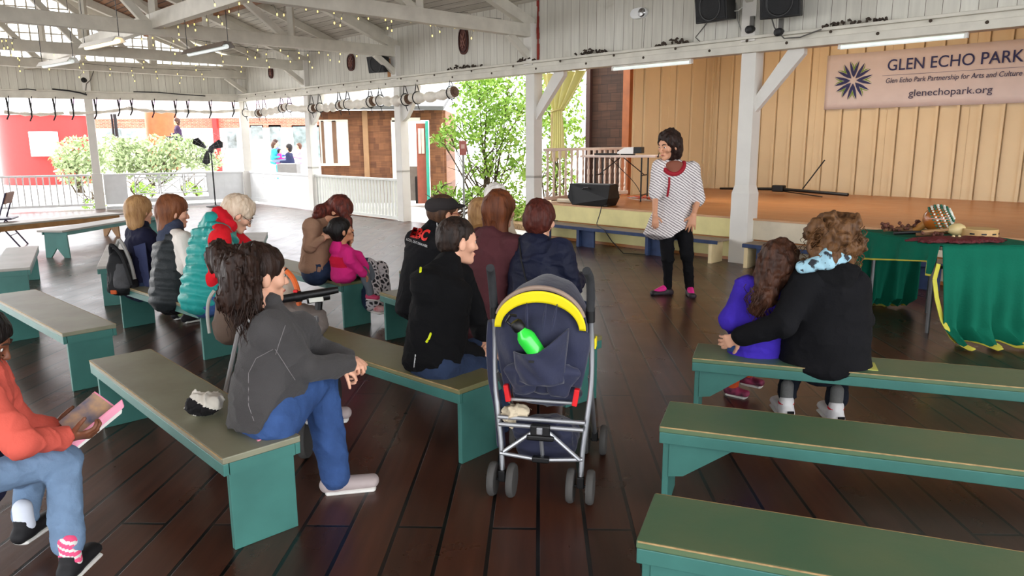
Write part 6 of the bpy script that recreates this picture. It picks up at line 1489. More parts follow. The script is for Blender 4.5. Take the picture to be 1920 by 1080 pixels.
# ---------------------------------------------------------------- woman in grey fleece
pel = at(500, 778, 2.86); neck = at(515, 592, 2.92); hd = at(490, 515, 2.98)
fc = Vector((0.80, 0.60, -0.12)); lat = Vector((0.62, -0.78, 0))
knR = at(596, 702, 3.10); anR = at(628, 890, 3.04); toeR = at(668, 902, 3.06)
knL = at(575, 672, 3.24); anL = at(590, 760, 3.34)
F = fig('person in grey fleece jacket and blue jeans with a dark ponytail on the front bench', pel, neck, hd, fc, lat, kn=(knL, knR), an=(anL, anR), toe=(anL+Vector((.16, .02, .0)), toeR),
        el=(at(590, 648, 3.16), at(578, 690, 2.86)), wr=(at(640, 668, 3.10), at(640, 686, 3.00)), hand=(dict(palm=(-.3, .2, -1), curl=.8), dict(palm=(0, .3, -1), curl=1.0, side=-1, d=(.6, .3, -.5), sc=.85)), skin_m=SK_L, hs=1.04, vox=.0075, sw=.155, sh=(at(560, 612, 3.07), at(505, 620, 2.80)))
M_fleece = cloth('grey_fleece', (68, 66, 66), var=0.07, bump=0.35, bscale=260, sheen=0.1)
top(F, M_fleece, 'fleece_jacket', wa=.195, wc=.165, da=.150, dc=.125, hem=-0.06, waist=.165, sleeve=(.066, .052, .044), collar=0.25, collar_r=.052, cuff=1.22, cuts=((at(450, 812, 2.7), -UPV), (at(510, 776, 2.75), RT*.84-UPV*.55)), folds=(.012, 6, 6, 9), seed=11)
trousers(F, M_jean, r=(.092, .080, .058), flare=.066, hw=.155, dep=.11, folds=(.010, 9, 9, 7))
shoe(F, 1, mat('shoe_grey', (172, 158, 156), rough=0.7, var=0.1), M_solew, L=0.27); shoe(F, 0, mat('shoe_grey', (172, 158, 156), rough=0.7), M_solew)
H1 = hairm('darkbrown', (26, 17, 14), (54, 36, 28))
h = F.head
def ex(S, h, k):
    S.ell(h.p(0, -0.095, 0.075), np.array([.045, .04, .045])*k, h.R(), k=0.02)
hair_cap(F, H1, th=.012, style='up', extra=ex, seed=5, noise=.006, nf=(80, 80, 14), face_r=(.074, .090, .100), face_c=(0, .098, -.040), vox=.006)
S = Sdf(); pts = [h.p(0, -.105, .085), h.p(-.01, -.150, .065), at(446, 505, 2.80), at(440, 555, 2.78), at(446, 592, 2.80)]
S.chain(pts, [.035, .050, .062, .055, .030], k=0.03); S.cap(at(462, 480, 2.86), at(470, 580, 2.82), .045, .040, k=0.03); S.folds(.022, 26, 26, 6, 4); S.folds(.010, 60, 60, 12, 9); garment(F, S, 'ponytail', H1, vox=.006)
strands(F, H1, [at(440, 545, 2.76), at(455, 560, 2.77), at(470, 560, 2.80)], 0.16, 70, sway=.012, r=.0016, seed=4)
def seam(b): b.tube([at(408, 700, 2.6)+Vector((0, 0, 0))]*1+[at(410, 700, 2.6)], .001, 3)
def onsurf(S, px, py, y0, y1, off=.002):   # first hit of the view ray with an sdf, used to lay seams and prints on the cloth
    d = ray(px, py); ts = np.linspace(y0, y1, 160)/d.y; P = np.array([[d.x*t, d.y*t, CAM_H+d.z*t] for t in ts]); v = S(P); k = np.argmax(v < off)
    return Vector(P[k]) if v[k] < off else None
def surf_line(F, S, pix, y0, y1, r, m, nm='seam', off=.003):
    P = []
    for i in range(len(pix)-1):
        for j in range(6):
            t = j/6; q = onsurf(S, pix[i][0]*(1-t)+pix[i+1][0]*t, pix[i][1]*(1-t)+pix[i+1][1]*t, y0, y1, off)
            if q is not None: P.append(q-F.base)
    if len(P) > 2: mb = MB(); mb.tube(P, r, 5); return mb.build(nm, m, parent=F.body, smooth=True)
M_seam = mat('fleece_seam', (120, 116, 116), rough=0.9)
surf_line(F, F.top, [(512, 655), (480, 672), (466, 700), (466, 760), (478, 795)], 2.4, 3.3, .0016, M_seam)
surf_line(F, F.top, [(535, 610), (522, 648), (516, 668)], 2.4, 3.3, .0016, M_seam)
surf_line(F, F.top, [(516, 655), (545, 700), (555, 715)], 2.4, 3.3, .0016, M_seam)
accessory(F, 'jeans_patch', lambda b: b.bar(at(482, 826, 2.70), at(500, 818, 2.72), 0.014, 0.004), mat('pink_patch', (214, 130, 150)))
# ---------------------------------------------------------------- reading child at the lower left (torso mostly outside the frame)
pel = at(-60, 880, 2.30); neck = at(2, 690, 2.36); hd = at(-38, 640, 2.42)
F = fig('person in coral sweater and faded jeans reading a pink magazine at the left edge', pel, neck+Vector((-.06, 0, 0)), hd, (0.85, .35, -.45), (0.55, -0.83, 0),
        kn=(at(60, 800+85, 2.72), at(118, 862, 2.44)), an=(atz(46, 980, .11), atz(132, 1046, .12)), toe=(atz(90, 984, .04), atz(172, 1050, .04)),
        el=(at(40, 805, 2.55), at(35, 830, 2.22)), wr=(at(98, 802, 2.62), at(128, 820, 2.42)), hand=(dict(palm=(.3, -.5, .8), curl=0.7, side=-1), dict(palm=(-.1, .6, .75), curl=0.75, side=1, d=(.9, .25, .05))), skin_m=SK_D, hs=0.92, sc=0.86, vox=.006, sw=.15)
M_coral = cloth('coral', (216, 96, 82), var=0.06, bump=0.2)
top(F, M_coral, 'sweater', wa=.16, wc=.15, da=.12, dc=.105, hem=0.0, sleeve=(.066, .060, .046), cuff=0.86, folds=(.014, 7, 7, 7), seed=3)
S = Sdf(); S.ecap(F.pel-F.up*0.04, F.pel+F.up*0.10, F.lat, .15, .14, .115, .11); S.folds(.008, 8, 8, 8, 2); garment(F, S, 'undershirt', cloth('navy_shirt', (28, 28, 46)))
trousers(F, M_jeanl, r=(.086, .068, .060), flare=.058, upto=0.84, folds=(.010, 8, 8, 8), seed=6)
for i, c in ((0, (214, 220, 232)), (1, (238, 86, 130))):
    S = Sdf(); S.cap(F.an[i]+Vector((0, 0, .06)), F.an[i]+Vector((0, 0, -.02)), .034, .036, k=.01); o = garment(F, S, 'sock', [mat('sock%d' % i, c, rough=0.9), M_solew] if i else mat('sock%d' % i, c, rough=0.9), vox=.005, color_fn=(lambda q: (np.sin((q[:, 2]+q[:, 0]*0.5)*240) > 0.3).astype(int)) if i else None)
M_shb = mat('shoe_black', (20, 19, 22), rough=0.7, var=0.2)
for i in (0, 1): shoe(F, i, M_shb, M_solew, L=0.25)
hair_cap(F, hairm('black', (14, 12, 11), (30, 24, 22)), th=.014, style='short', noise=.004)
# magazine
ma, mb_, mc_ = at(118, 800, 2.56), at(180, 735, 2.74), at(212, 765, 2.72)
root = empty('magazine', at(165, 790, 2.55), 0, 'open pink magazine with a colourful photo cover held by the person in coral', 'magazine')
b0 = Vector(root.location); q = lambda px, py, y: at(px, py, y)-b0
part('cover', lambda b: b.prism([q(110, 792, 2.56), q(178, 736, 2.66), q(214, 762, 2.62), q(150, 832, 2.50)], (0, 0, 0), (0, 0, .003)), [mat('magazine_photo', (30, 88, 134), rough=0.35, c2=(206, 168, 130), vscale=14)])
part('pink_band', lambda b: b.prism([q(172, 741, 2.655), q(178, 736, 2.66), q(214, 762, 2.62), q(207, 769, 2.612)], (0, 0, .003), (0, 0, .005)), mat('magazine_pink', (236, 150, 176), rough=0.4))
part('back_cover', lambda b: b.prism([q(122, 838, 2.46), q(228, 752, 2.60), q(232, 764, 2.60), q(132, 848, 2.46)], (0, 0, 0), (0, .004, .006)), mat('magazine_pink', (236, 150, 176)))
part('pages', lambda b: b.prism([q(128, 845, 2.465), q(226, 768, 2.595), q(228, 775, 2.595), q(134, 852, 2.465)], (0, 0, 0), (0, .006, .008)), M_solew)
# ---------------------------------------------------------------- three women on the far left bench
def seated(label, pelp, neckp, headp, yd, face, lat, skin_m=SK_L, hs=1.0, sc=1.0, arms=None, legs=True, vox=.010, sw=.16, tilt=(0, 0, 1), hand=None, foot_back=0.05, hair_m=None, face_on=True, group=None, lean=0.0, sh=None, an=None, toe=None):
    """pelvis / neck / head given as (px, py, distance); legs fold over the bench in the facing direction"""
    pel, neck, head = at(*pelp), at(*neckp), at(*headp); lat = nrm(lat); fw = Vector((-lat.y, lat.x, 0))*1.0
    fw = Vector((0, 0, 1)).cross(lat)
    kn = None; an_, toe_ = an, toe; an = toe = None
    if legs:
        kn = []; an = []; toe = []
        for s in (-1, 1):
            k_ = pel+lat*s*0.10*sc+fw*0.40*sc+Vector((0, 0, -0.02)); kn.append(k_)
            a_ = Vector((k_.x, k_.y, 0))+fw*(-foot_back)+Vector((0, 0, 0.085)); an.append(a_); toe.append(a_+fw*0.16*sc+Vector((0, 0, -0.05)))
        if an_: an = [Vector(x) for x in an_]; toe = [Vector(x) for x in toe_]
    if arms is None:
        el = []; wr = []
        for s in (-1, 1):
            shp = neck+lat*s*sw*sc; e = shp+lat*s*0.05+fw*0.06+Vector((0, 0, -0.27*sc)); el.append(e); wr.append(e+fw*0.22*sc-lat*s*0.07+Vector((0, 0, 0.02)))
    else: el, wr = arms
    hand = hand or (dict(palm=(0, 0, -1), curl=.4, side=-1), dict(palm=(0, 0, -1), curl=.4, side=1))
    return fig(label, pel, neck, head, face, lat, kn=kn, an=an, toe=toe, el=el, wr=wr, skin_m=skin_m, hs=hs, sc=sc, vox=vox, sw=sw, tilt=tilt, hand=hand, hair_m=hair_m, face_on=face_on, group=group, sh=sh)
LATL = (0.745, -0.667, 0)        # right hand side of people facing the stage from the left benches
H_blond = hairm('blond', (128, 90, 56), (188, 148, 100)); H_auburn = hairm('auburn', (92, 52, 32), (130, 80, 50)); H_grey = hairm('grey', (186, 160, 134), (226, 208, 186))
F = seated('person with chin-length blond hair in a navy jacket, leftmost of the three on the bench', (262, 538, 6.02), (263, 428, 6.08), (263, 396, 6.08), 0, (0.5, 0.85, -.1), LATL, hs=0.98, sc=.98, vox=.012, sw=.14)
M_navyj = cloth('navy', (26, 27, 48), var=0.2); top(F, M_navyj, 'jacket', wa=.155, wc=.150, da=.12, dc=.11, hem=-0.04, seed=5, collar=.25, collar_r=.07)
trousers(F, M_jeand)
def bob(low, w=.075, d=.07, back=-.045):
    def e(S, h, k): S.ecap(h.p(0, back, 0.0), h.p(0, back, low), h.r, (w+.014)*k, (w+.006)*k, (d)*k, (d-.008)*k, k=0.03)
    return e
hair_cap(F, H_blond, th=.018, style='bob', extra=bob(-.105), seed=2); [shoe(F, i, M_shb, M_solew) for i in (0, 1)]
accessory(F, 'jacket_panel', lambda b: b.prism([at(250, 462, 5.93), at(272, 455, 5.9), at(282, 540, 5.85), at(268, 536, 5.9)], (0, 0, 0), (0, .01, 0)), cloth('slate', (58, 64, 96)))
F = seated('person with auburn hair in a black quilted vest over a white sweater', (322, 560, 5.42), (322, 432, 5.52), (326, 398, 5.56), 0, (0.83, 0.55, -.15), LATL, hs=1.02, sc=1.0, vox=.010,
           arms=((at(365, 480, 5.80), at(360, 500, 5.30)), (at(385, 510, 5.85), at(382, 540, 5.50))), sh=(at(322, 446, 5.70), at(346, 452, 5.38)),
           an=[atz(px+8, py-26, .10) for px, py in ((300, 590), (340, 604))], toe=[atz(px+8, py-26, .10)+Vector((.13, .10, -.04)) for px, py in ((300, 590), (340, 604))])
top(F, cloth('white_sweater', (222, 214, 206), var=.05), 'sweater', folds=(.006, 6, 6, 9), wa=.13, wc=.13, da=.10, dc=.09, hem=0.05, sleeve=(.060, .052, .042), seed=4, shr=.060)
top(F, cloth('black_puffer', (36, 40, 42), var=.12, rough=0.5, sheen=0), 'quilted_vest', arms=(), wa=.185, wc=.158, da=.145, dc=.125, hem=-0.02, seed=6, quilt=.009, folds=(.010, 6, 6, 6), shr=.070, shin=.30)
S = Sdf(); S.ecap(F.neck-F.up*.05, F.neck+F.up*.03, F.lat, .115, .085, .10, .08); S.folds(.014, 8, 8, 8, 2); garment(F, S, 'scarf', cloth('slate_scarf', (58, 64, 82)))
trousers(F, M_blk); hair_cap(F, H_auburn, th=.018, style='bob', extra=bob(-.125, .076, .072), seed=7)
M_runner = mat('shoe_teal', (20, 86, 120), rough=0.6, c2=(170, 190, 40), vscale=14)
for i in (0, 1):
    shoe(F, i, M_runner, M_solew, L=.27)
F = seated('person with short grey hair in a puffy teal vest over red sleeves, leaning forward', (386, 562, 5.02), (408, 408, 5.22), (447, 402, 5.30), 0, (0.78, 0.42, -.62), LATL, hs=1.04, sc=1.04, vox=.009, tilt=(.2, .1, 1),
           arms=((at(470, 470, 5.6), at(422, 508, 4.93)), (at(490, 500, 5.6), at(452, 535, 5.15))), sh=(at(415, 420, 5.45), at(412, 452, 4.98)))
top(F, cloth('red_sleeve', (206, 30, 40), var=.06), 'sweater', folds=(.007, 6, 6, 9), wa=.13, wc=.13, da=.10, dc=.09, hem=0.05, sleeve=(.060, .056, .044), seed=4, shr=.055)
M_teal = cloth('teal_puffer', (38, 142, 136), var=.07, rough=0.45, sheen=0)
top(F, M_teal, 'puffer_vest', arms=(), wa=.175, wc=.165, da=.16, dc=.145, hem=-0.02, seed=6, quilt=.015, folds=(.012, 5, 5, 5), shr=.080, shin=.18)
S = Sdf(); S.ecap(at(412, 402, 5.22), at(432, 424, 5.14), (1, .4, .6), .052, .045, .062, .05); S.folds(.012, 9, 9, 9, 2); garment(F, S, 'hood', cloth('red_hood', (196, 24, 38), var=.1))
S = Sdf(); S.ecap(F.neck-F.up*.08-F.fwd*.04, F.neck-F.up*.02-F.fwd*.05, F.lat, .12, .08, .07, .05); S.folds(.012, 9, 9, 9, 2); garment(F, S, 'vest_collar', M_teal)
trousers(F, M_jean); hair_cap(F, H_grey, th=.020, style='short', back_low=-.05, noise=.009, seed=9)
h = F.head; accessory(F, 'glasses', lambda b: (b.tube([h.p(.078, -.005, .004), h.p(.070, .075, .0)], .0018, 5), b.tube([h.p(.032+.02*math.cos(a), .092, -.004+.017*math.sin(a)) for a in [k*math.pi/8 for k in range(17)]], .0015, 4)), M_dark)
for i in (0, 1): shoe(F, i, M_shb, M_solew)
# ---------------------------------------------------------------- mother in tan with the child in pink
M_tan = cloth('tan', (150, 116, 94), var=.06)
M_pat = mat('patterned_leggings', (206, 200, 200), rough=0.8, c2=(34, 30, 36), vscale=26)
nt = M_pat.node_tree; vr = nt.nodes.new('ShaderNodeTexVoronoi'); vr.inputs['Scale'].default_value = 26; vr.feature = 'DISTANCE_TO_EDGE'
tcn = [n for n in nt.nodes if n.type == 'TEX_COORD'][0]; nt.links.new(tcn.outputs['Object'], vr.inputs['Vector']); rmp = [n for n in nt.nodes if n.type == 'VALTORGB'][0]
rmp.color_ramp.elements[0].position = .10; rmp.color_ramp.elements[1].position = .22; rmp.color_ramp.elements[0].color = rgb(196, 190, 192); rmp.color_ramp.elements[1].color = rgb(30, 28, 34); nt.links.new(vr.outputs[0], rmp.inputs[0])
pel = at(592, 503, 6.14); neck = at(602, 406, 6.20); hd = at(637, 396, 6.18)
F = fig('person in a tan sweater with long reddish dark hair bending over the child in pink', pel, neck, hd, (0.72, -0.20, -.66), (0.60, -0.80, 0), tilt=(.3, 0, 1),
        kn=(at(712, 506, 6.45), at(690, 500, 6.25)), an=(at(716, 560, 6.35), at(700, 566, 6.12)), toe=(at(735, 572, 6.3), at(712, 580, 6.05)),
        el=(at(640, 460, 6.5), at(580, 462, 5.96)), wr=(at(655, 450, 6.2), at(606, 446, 5.93)), hand=(dict(palm=(-.5, -.7, 0), curl=.4, side=1), dict(d=(.45, .12, .62), palm=(.4, .85, 0), curl=.35, side=-1, sc=1.05)), skin_m=SK_T, hs=1.0, vox=.007, sw=.15, sh=(at(625, 425, 6.35), at(584, 424, 6.02)))
top(F, M_tan, 'sweater', wa=.172, wc=.150, da=.135, dc=.115, hem=0.0, sleeve=(.060, .048, .034), folds=(.007, 7, 7, 9), seed=8)
S = Sdf(); S.ecap(F.pel-F.up*.04, F.pel+F.up*.03, F.lat, .150, .145, .11, .11); garment(F, S, 'waistband', M_jeand)
trousers(F, [M_pat, M_jeand], r=(.085, .080, .085), flare=.095, upto=.96, color_fn=lambda q: (q[:, 0]-q[:, 1]*0.0 < at(694, 500, 6.3).x).astype(int))
H_red = hairm('dark_red', (44, 22, 20), (120, 56, 44))
def longf(S, h, k):
    S.chain([h.p(.05, -.03, .04), at(652, 412, 6.08), at(660, 442, 6.06)], [.05, .030, .016], k=.03)
    S.chain([h.p(-.05, -.06, .02), at(600, 396, 6.10), at(592, 404, 6.02)], [.06, .050, .03], k=.03)
hair_cap(F, H_red, th=.016, style='long', extra=longf, seed=12, noise=.005)
shoe(F, 1, mat('shoe_red_silver', (196, 70, 76), rough=0.4, c2=(214, 200, 200), vscale=20), M_solew, L=.23); shoe(F, 0, mat('shoe_red_silver', (196, 70, 76)), M_solew, L=.23)
pel = at(644, 505, 5.93); neck = at(642, 462, 5.95); hd = at(641, 432, 5.94)
F = fig('child in a pink and red hooded jacket sitting at the end of the bench', pel, neck, hd, (0.78, 0.40, .18), (0.55, -0.83, 0), sc=.66, hs=.86, vox=.007, skin_m=SK_M,
        kn=(at(690, 500, 6.15), at(680, 508, 5.98)), an=(at(702, 545, 6.15), at(694, 550, 5.98)), toe=(at(716, 556, 6.12), at(706, 562, 5.95)),
        el=(at(672, 480, 6.08), at(655, 488, 5.83)), wr=(at(684, 500, 6.05), at(680, 512, 5.90)), hand=(dict(palm=(0, 0, -1), curl=.6, side=-1), dict(palm=(0, 0, -1), curl=.6)), sw=.14)
M_pink = cloth('pink', (214, 44, 126), var=.06); M_pr = cloth('redpink', (206, 28, 62), var=.06)
top(F, M_pink, 'jacket', mats=[M_pink, M_pr], color_fn=lambda q: ((q[:, 2] > F.pel.z+.03) & (q[:, 2] < F.neck.z-.07) & (np.abs(q[:, 1]-F.pel.y) < .12) & (q[:, 0] < F.pel.x+.05)).astype(int), wa=.19, wc=.17, da=.15, dc=.14, hem=-.06, sleeve=(.075, .062, .052), seed=3, folds=(.008, 9, 9, 9))
S = Sdf(); S.ecap(F.neck-F.fwd*.05-F.up*.03, F.neck-F.fwd*.045+F.up*.02, F.lat, .085, .07, .05, .04); S.folds(.01, 10, 10, 10, 3); garment(F, S, 'hood', M_pink)
trousers(F, mat('cloth_grey_leggings', (96, 104, 112), rough=0.8), r=(.08, .06, .05))
hair_cap(F, hairm('black', (14, 12, 11), (30, 24, 22)), th=.014, style='bob', extra=lambda S, h, k: (S.ecap(h.p(0, -.05, 0), h.p(0, -.055, -.06), h.r, .07*k, .06*k, .05*k, .04*k, k=.03), S.ell(h.p(-.02, -.13, .035), (.035, .03, .035), None, k=.02)), seed=5, noise=.004)
for i in (0, 1): shoe(F, i, mat('shoe_pink', (206, 70, 110)), M_solew, L=.22)
# ---------------------------------------------------------------- man in the flat cap
LATF = (0.66, -0.75, 0)
F = seated('person in a flat dark cap and black jacket with red letters on the back', (784, 566, 5.10), (808, 438, 5.16), (834, 400, 5.20), 0, (0.90, 0.44, 0.0), LATF, hs=1.06, sc=1.06, vox=.009, skin_m=SK_T, sw=.185)
top(F, M_blk, 'jacket', wa=.175, wc=.175, da=.135, dc=.125, hem=-0.06, seed=8, collar=.32, collar_r=.066, folds=(.009, 6, 6, 8))
trousers(F, M_jeand); [shoe(F, i, M_shb, M_solew) for i in (0, 1)]
hair_cap(F, hairm('brown', (58, 40, 30), (90, 64, 46)), th=.010, style='short', back_low=-.06, noise=.003)
h = F.head; S = Sdf(); S.ell(h.p(0, -.022, .056), (.098*h.s, .112*h.s, .062*h.s), h.R(), k=.02); S.ell(h.p(0, .085, .046), (.070*h.s, .058*h.s, .015*h.s), h.R(), k=.02); S.plane(h.p(0, 0, .022), -h.u+h.f*.06, k=.01)
S.ell(h.p(0, -.085, .04), (.075*h.s, .04*h.s, .04*h.s), h.R(), k=.02); garment(F, S, 'flat_cap', cloth('cap_charcoal', (52, 48, 48), bump=.5, bscale=400), vox=.006)
accessory(F, 'glasses', lambda b: (b.tube([h.p(.080, -.005, .004), h.p(.072, .075, .0)], .0022, 5), b.tube([h.p(.032+.02*math.cos(a), .092, -.004+.017*math.sin(a)) for a in [k*math.pi/8 for k in range(17)]], .0016, 4)), mat('red_glasses', (120, 30, 34), rough=0.3))
S = Sdf(); S.ecap(h.p(0, .05, -.06), h.p(0, .06, -.095), h.r, .055*h.s, .038*h.s, .05*h.s, .036*h.s, k=.02); S.plane(h.p(0, .03, -.06), -h.f, k=.01); S.folds(.006, 60, 60, 60, 3); garment(F, S, 'beard', hairm('brown', (58, 40, 30), (90, 64, 46)), vox=.006)
def print_on(F, S, text, quad, y0, y1, m, nm, bold=.02, shear=0.0):
    """lettering laid on a cloth surface: quad = pixel corners TL TR BR BL"""
    me_root = F.body; t = text_mesh(nm, text, m, 1.0, 1.0, me_root, (0, 0, 0), rot=(0, 0, 0), bold=bold, shear=shear); me = t.data
    co = np.empty(len(me.vertices)*3, np.float32); me.vertices.foreach_get('co', co); co = co.reshape(-1, 3); out = []
    bmx = None
    for x, y, z in co:
        y = 1-y; px = (quad[0][0]*(1-x)+quad[1][0]*x)*(1-y)+(quad[3][0]*(1-x)+quad[2][0]*x)*y; py = (quad[0][1]*(1-x)+quad[1][1]*x)*(1-y)+(quad[3][1]*(1-x)+quad[2][1]*x)*y
        q = onsurf(S, px, py, y0, y1, .006 if z > 0 else .001)
        if q is None: q = at(px, py, (y0+y1)/2)
        out.append(q-F.base)
    me.vertices.foreach_set('co', np.array([tuple(o) for o in out], np.float32).ravel()); me.update(); return t
M_redl = mat('red_print', (214, 50, 44), rough=0.6); M_wl = mat('white_print', (196, 196, 196), rough=0.6)
print_on(F, F.top, 'EBC', ((773, 425), (808, 431), (800, 453), (768, 444)), 4.6, 5.4, M_redl, 'lettering', bold=.04, shear=.15)
print_on(F, F.top, 'LCCA, OUT DRAUNER', ((763, 446), (802, 460), (801, 465), (761, 451)), 4.6, 5.4, M_wl, 'lettering')
surf_line(F, F.top, [(819, 418), (821, 435), (822, 448)], 4.6, 5.4, .003, M_wl, 'zip_piping')
# ---------------------------------------------------------------- man in the black jacket with yellow marks
pel = at(812, 682, 3.60); neck = at(838, 495, 3.74); hd = at(859, 452, 3.80)
F = fig('person in a black jacket with yellow marks and blue jeans, beside the navy stroller', pel, neck, hd, (0.90, 0.44, -.12), (0.52, -0.85, 0), skin_m=SK_L, hs=1.04, vox=.007, sc=1.02,
        kn=(at(935, 655, 4.08), at(925, 690, 3.82)), an=(at(938, 800, 4.0), at(935, 815, 3.75)), toe=(at(970, 810, 4.05), at(965, 828, 3.80)),
        el=(at(900, 610, 4.05), at(842, 650, 3.60)), wr=(at(905, 636, 3.95), at(900, 666, 3.72)), hand=(dict(palm=(0, -.3, -.7), curl=.7, side=-1), dict(palm=(-.1, .5, -.5), curl=.6, side=1, d=(.8, .3, .05))), sh=(at(862, 520, 3.98), at(798, 535, 3.56)))
top(F, M_blk2, 'jacket', wa=.165, wc=.165, da=.145, dc=.135, hem=0.01, sleeve=(.066, .054, .042), collar=.16, collar_r=.050, cuff=.98, folds=(.012, 6, 6, 8), seed=21)
trousers(F, M_jeand, r=(.090, .078, .060), hw=.150, dep=.11)
for i in (0, 1): shoe(F, i, M_shb, M_solew)
hair_cap(F, hairm('black_brown', (22, 16, 14), (52, 38, 31)), th=.004, style='short', back_low=-.055, noise=.005, nf=(110, 110, 60), face_r=(.070, .082, .095), face_c=(0, .112, -.028), seed=14, vox=.006)
M_neon = mat('neon_yellow', (214, 226, 20), rough=0.5)
surf_line(F, F.top, [(795, 490), (789, 500), (788, 512)], 3.2, 4.2, .006, M_neon, 'yellow_mark'); surf_line(F, F.top, [(808, 625), (804, 635), (798, 643)], 3.2, 4.2, .006, M_neon, 'yellow_mark'); surf_line(F, F.top, [(779, 665), (777, 680), (776, 690)], 3.2, 4.2, .003, M_wl, 'zip_piping')
accessory(F, 'watch', lambda b: b.tube([F.wr[0]+Vector((0.0, math.cos(a)*.03, math.sin(a)*.03))-Vector((.02, 0, 0)) for a in [k*math.pi/8 for k in range(17)]], .008, 6), mat('pale_watch', (176, 190, 160), rough=0.5))
# ---------------------------------------------------------------- women on the middle bench seen from behind
H_chest = hairm('chestnut', (70, 36, 20), (118, 66, 38)); H_maroon = hairm('maroon', (52, 20, 16), (92, 42, 32))
F = seated('person with shoulder-length chestnut hair in a maroon coat, seated between two others', (905, 585, 4.80), (928, 438, 4.84), (938, 396, 4.88), 0, (0.62, 0.78, 0), LATF, hs=1.05, sc=1.08, vox=.010, sw=.165)
top(F, cloth('maroon', (78, 42, 46), var=.10), 'coat', wa=.205, wc=.180, da=.155, dc=.130, hem=-0.10, seed=14, folds=(.016, 5, 5, 8), collar=.1, collar_r=.06, hood=(.06, .10, -.01, .13, .09))
trousers(F, M_jeand); hair_cap(F, H_chest, th=.022, style='long', extra=lambda S, h, k: (S.ecap(h.p(0, -.045, 0), h.p(.0, -.05, -.16), h.r, .092*k, .105*k, .072*k, .045*k, k=.03)), seed=3, noise=.012, nf=(50, 50, 10)); [shoe(F, i, M_shb, M_solew) for i in (0, 1)]
F = seated('person with short dark red hair in a navy jacket just beyond the navy stroller', (1003, 596, 4.58), (1008, 452, 4.64), (1014, 414, 4.68), 0, (0.50, 0.86, -.05), (0.80, -0.60, 0), hs=1.04, sc=1.04, vox=.009, sw=.165)
top(F, cloth('navy_shell', (24, 28, 48), var=.15, rough=.6), 'jacket', wa=.20, wc=.175, da=.15, dc=.13, hem=-0.10, seed=15, folds=(.016, 6, 6, 9), sleeve=(.072, .060, .046), hood=(.06, .11, .0, .13, .08))
surf_line(F, F.top, [(973, 448), (978, 490), (985, 520), (995, 548)], 4.0, 5.0, .006, M_strap, 'shoulder_strap')
trousers(F, M_jeand); hair_cap(F, H_maroon, th=.018, style='short', back_low=-.075, noise=.010, seed=16, nf=(40, 40, 24)); [shoe(F, i, M_shb, M_solew) for i in (0, 1)]
accessory(F, 'glasses', lambda b: b.tube([F.head.p(.082, -.005, .004), F.head.p(.074, .08, .0)], .003, 5), M_dark)
# two more listeners on the row beyond, almost hidden
F = seated('person with sandy blond hair mostly hidden behind the chestnut haired listener', (898, 516, 5.95), (902, 425, 6.05), (903, 400, 6.1), 0, (0.6, 0.8, 0), LATF, hs=.98, sc=.95, vox=.014, face_on=False)
top(F, cloth('ochre', (140, 104, 60)), 'jacket', seed=5); trousers(F, M_jeand); [shoe(F, i, M_shb, M_solew) for i in (0, 1)]; hair_cap(F, H_blond, th=.018, style='bob', extra=bob(-.08), seed=4)
F = seated('person with white fluffy hair mostly hidden behind the chestnut haired listener', (926, 505, 6.7), (928, 400, 6.75), (932, 372, 6.8), 0, (0.6, 0.8, 0), LATF, hs=1.0, sc=.95, vox=.014, face_on=False)
top(F, cloth('beige', (176, 160, 140)), 'jacket', seed=5); trousers(F, M_jeanl); [shoe(F, i, M_shb, M_solew) for i in (0, 1)]; hair_cap(F, hairm('white', (214, 208, 200), (240, 236, 230)), th=.022, style='short', noise=.014, seed=4)
ob = atz(900, 520, BH); bench('bench', (ob.x-0.75, ob.y+0.35), R_(131.5)+math.pi, 1.7, 1, M_btopC, M_bside, 'green bench hidden beyond the middle bench listeners', gusset=False, edge=False)
# ---------------------------------------------------------------- girl in purple and adult in black on the right
F = seated('child in a purple fleece with long dark curly hair leaning on the adult in black', (1418, 652, 3.86), (1446, 526, 3.84), (1456, 492, 3.84), 0, (0.30, 0.92, .1), (0.943, -0.332, 0), hs=.97, sc=.80, vox=.008, skin_m=SK_T, tilt=(.18, 0, 1),
           arms=((at(1366, 600, 3.86), at(1490, 590, 3.9)), (at(1400, 640, 4.05), at(1480, 610, 4.1))), sw=.15,
           an=[at(1374, 722, 4.28), at(1402, 702, 4.31)], toe=[at(1410, 752, 4.2), at(1420, 736, 4.2)])
M_pur = cloth('purple', (64, 44, 170), var=.08)
top(F, M_pur, 'fleece_jacket', wa=.185, wc=.165, da=.135, dc=.12, hem=-0.05, sleeve=(.074, .066, .052), seed=9, folds=(.012, 7, 7, 8))
trousers(F, M_jean, r=(.09, .07, .055), legs=(0, 1), upto=.72)
H_cur = hairm('dark_curl', (40, 24, 18), (84, 52, 36))
def cur(S, h, k):
    S.chain([h.p(0, -.06, .02), h.p(-.03, -.085, -.07), at(1430, 560, 3.74), at(1420, 585, 3.74)], [.080, .066, .050, .030], k=.04)
    S.chain([h.p(.03, -.07, -.02), at(1450, 535, 3.76)], [.06, .035], k=.04)
hair_cap(F, H_cur, th=.022, style='long', extra=cur, noise=.022, seed=6, nf=(34, 34, 30), vox=.006)
strands(F, H_cur, [at(1420, 560, 3.72), at(1432, 580, 3.72), at(1412, 540, 3.72)], .10, 60, sway=.018, r=.002, seed=8)
M_pkb = mat('shoe_pink_black', (204, 76, 120), rough=0.6, c2=(44, 26, 36), vscale=16)
for i in (0, 1):
    S = Sdf(); S.cap(F.an[i]+(F.kn[i]-F.an[i]).normalized()*.09, F.an[i], .034, .034, k=.01); garment(F, S, 'sock', mat('sock_orange', (226, 90, 40), rough=.9), vox=.006)
    shoe(F, i, M_pkb, M_solew, L=.21, d=(.75, -.65, -.05))
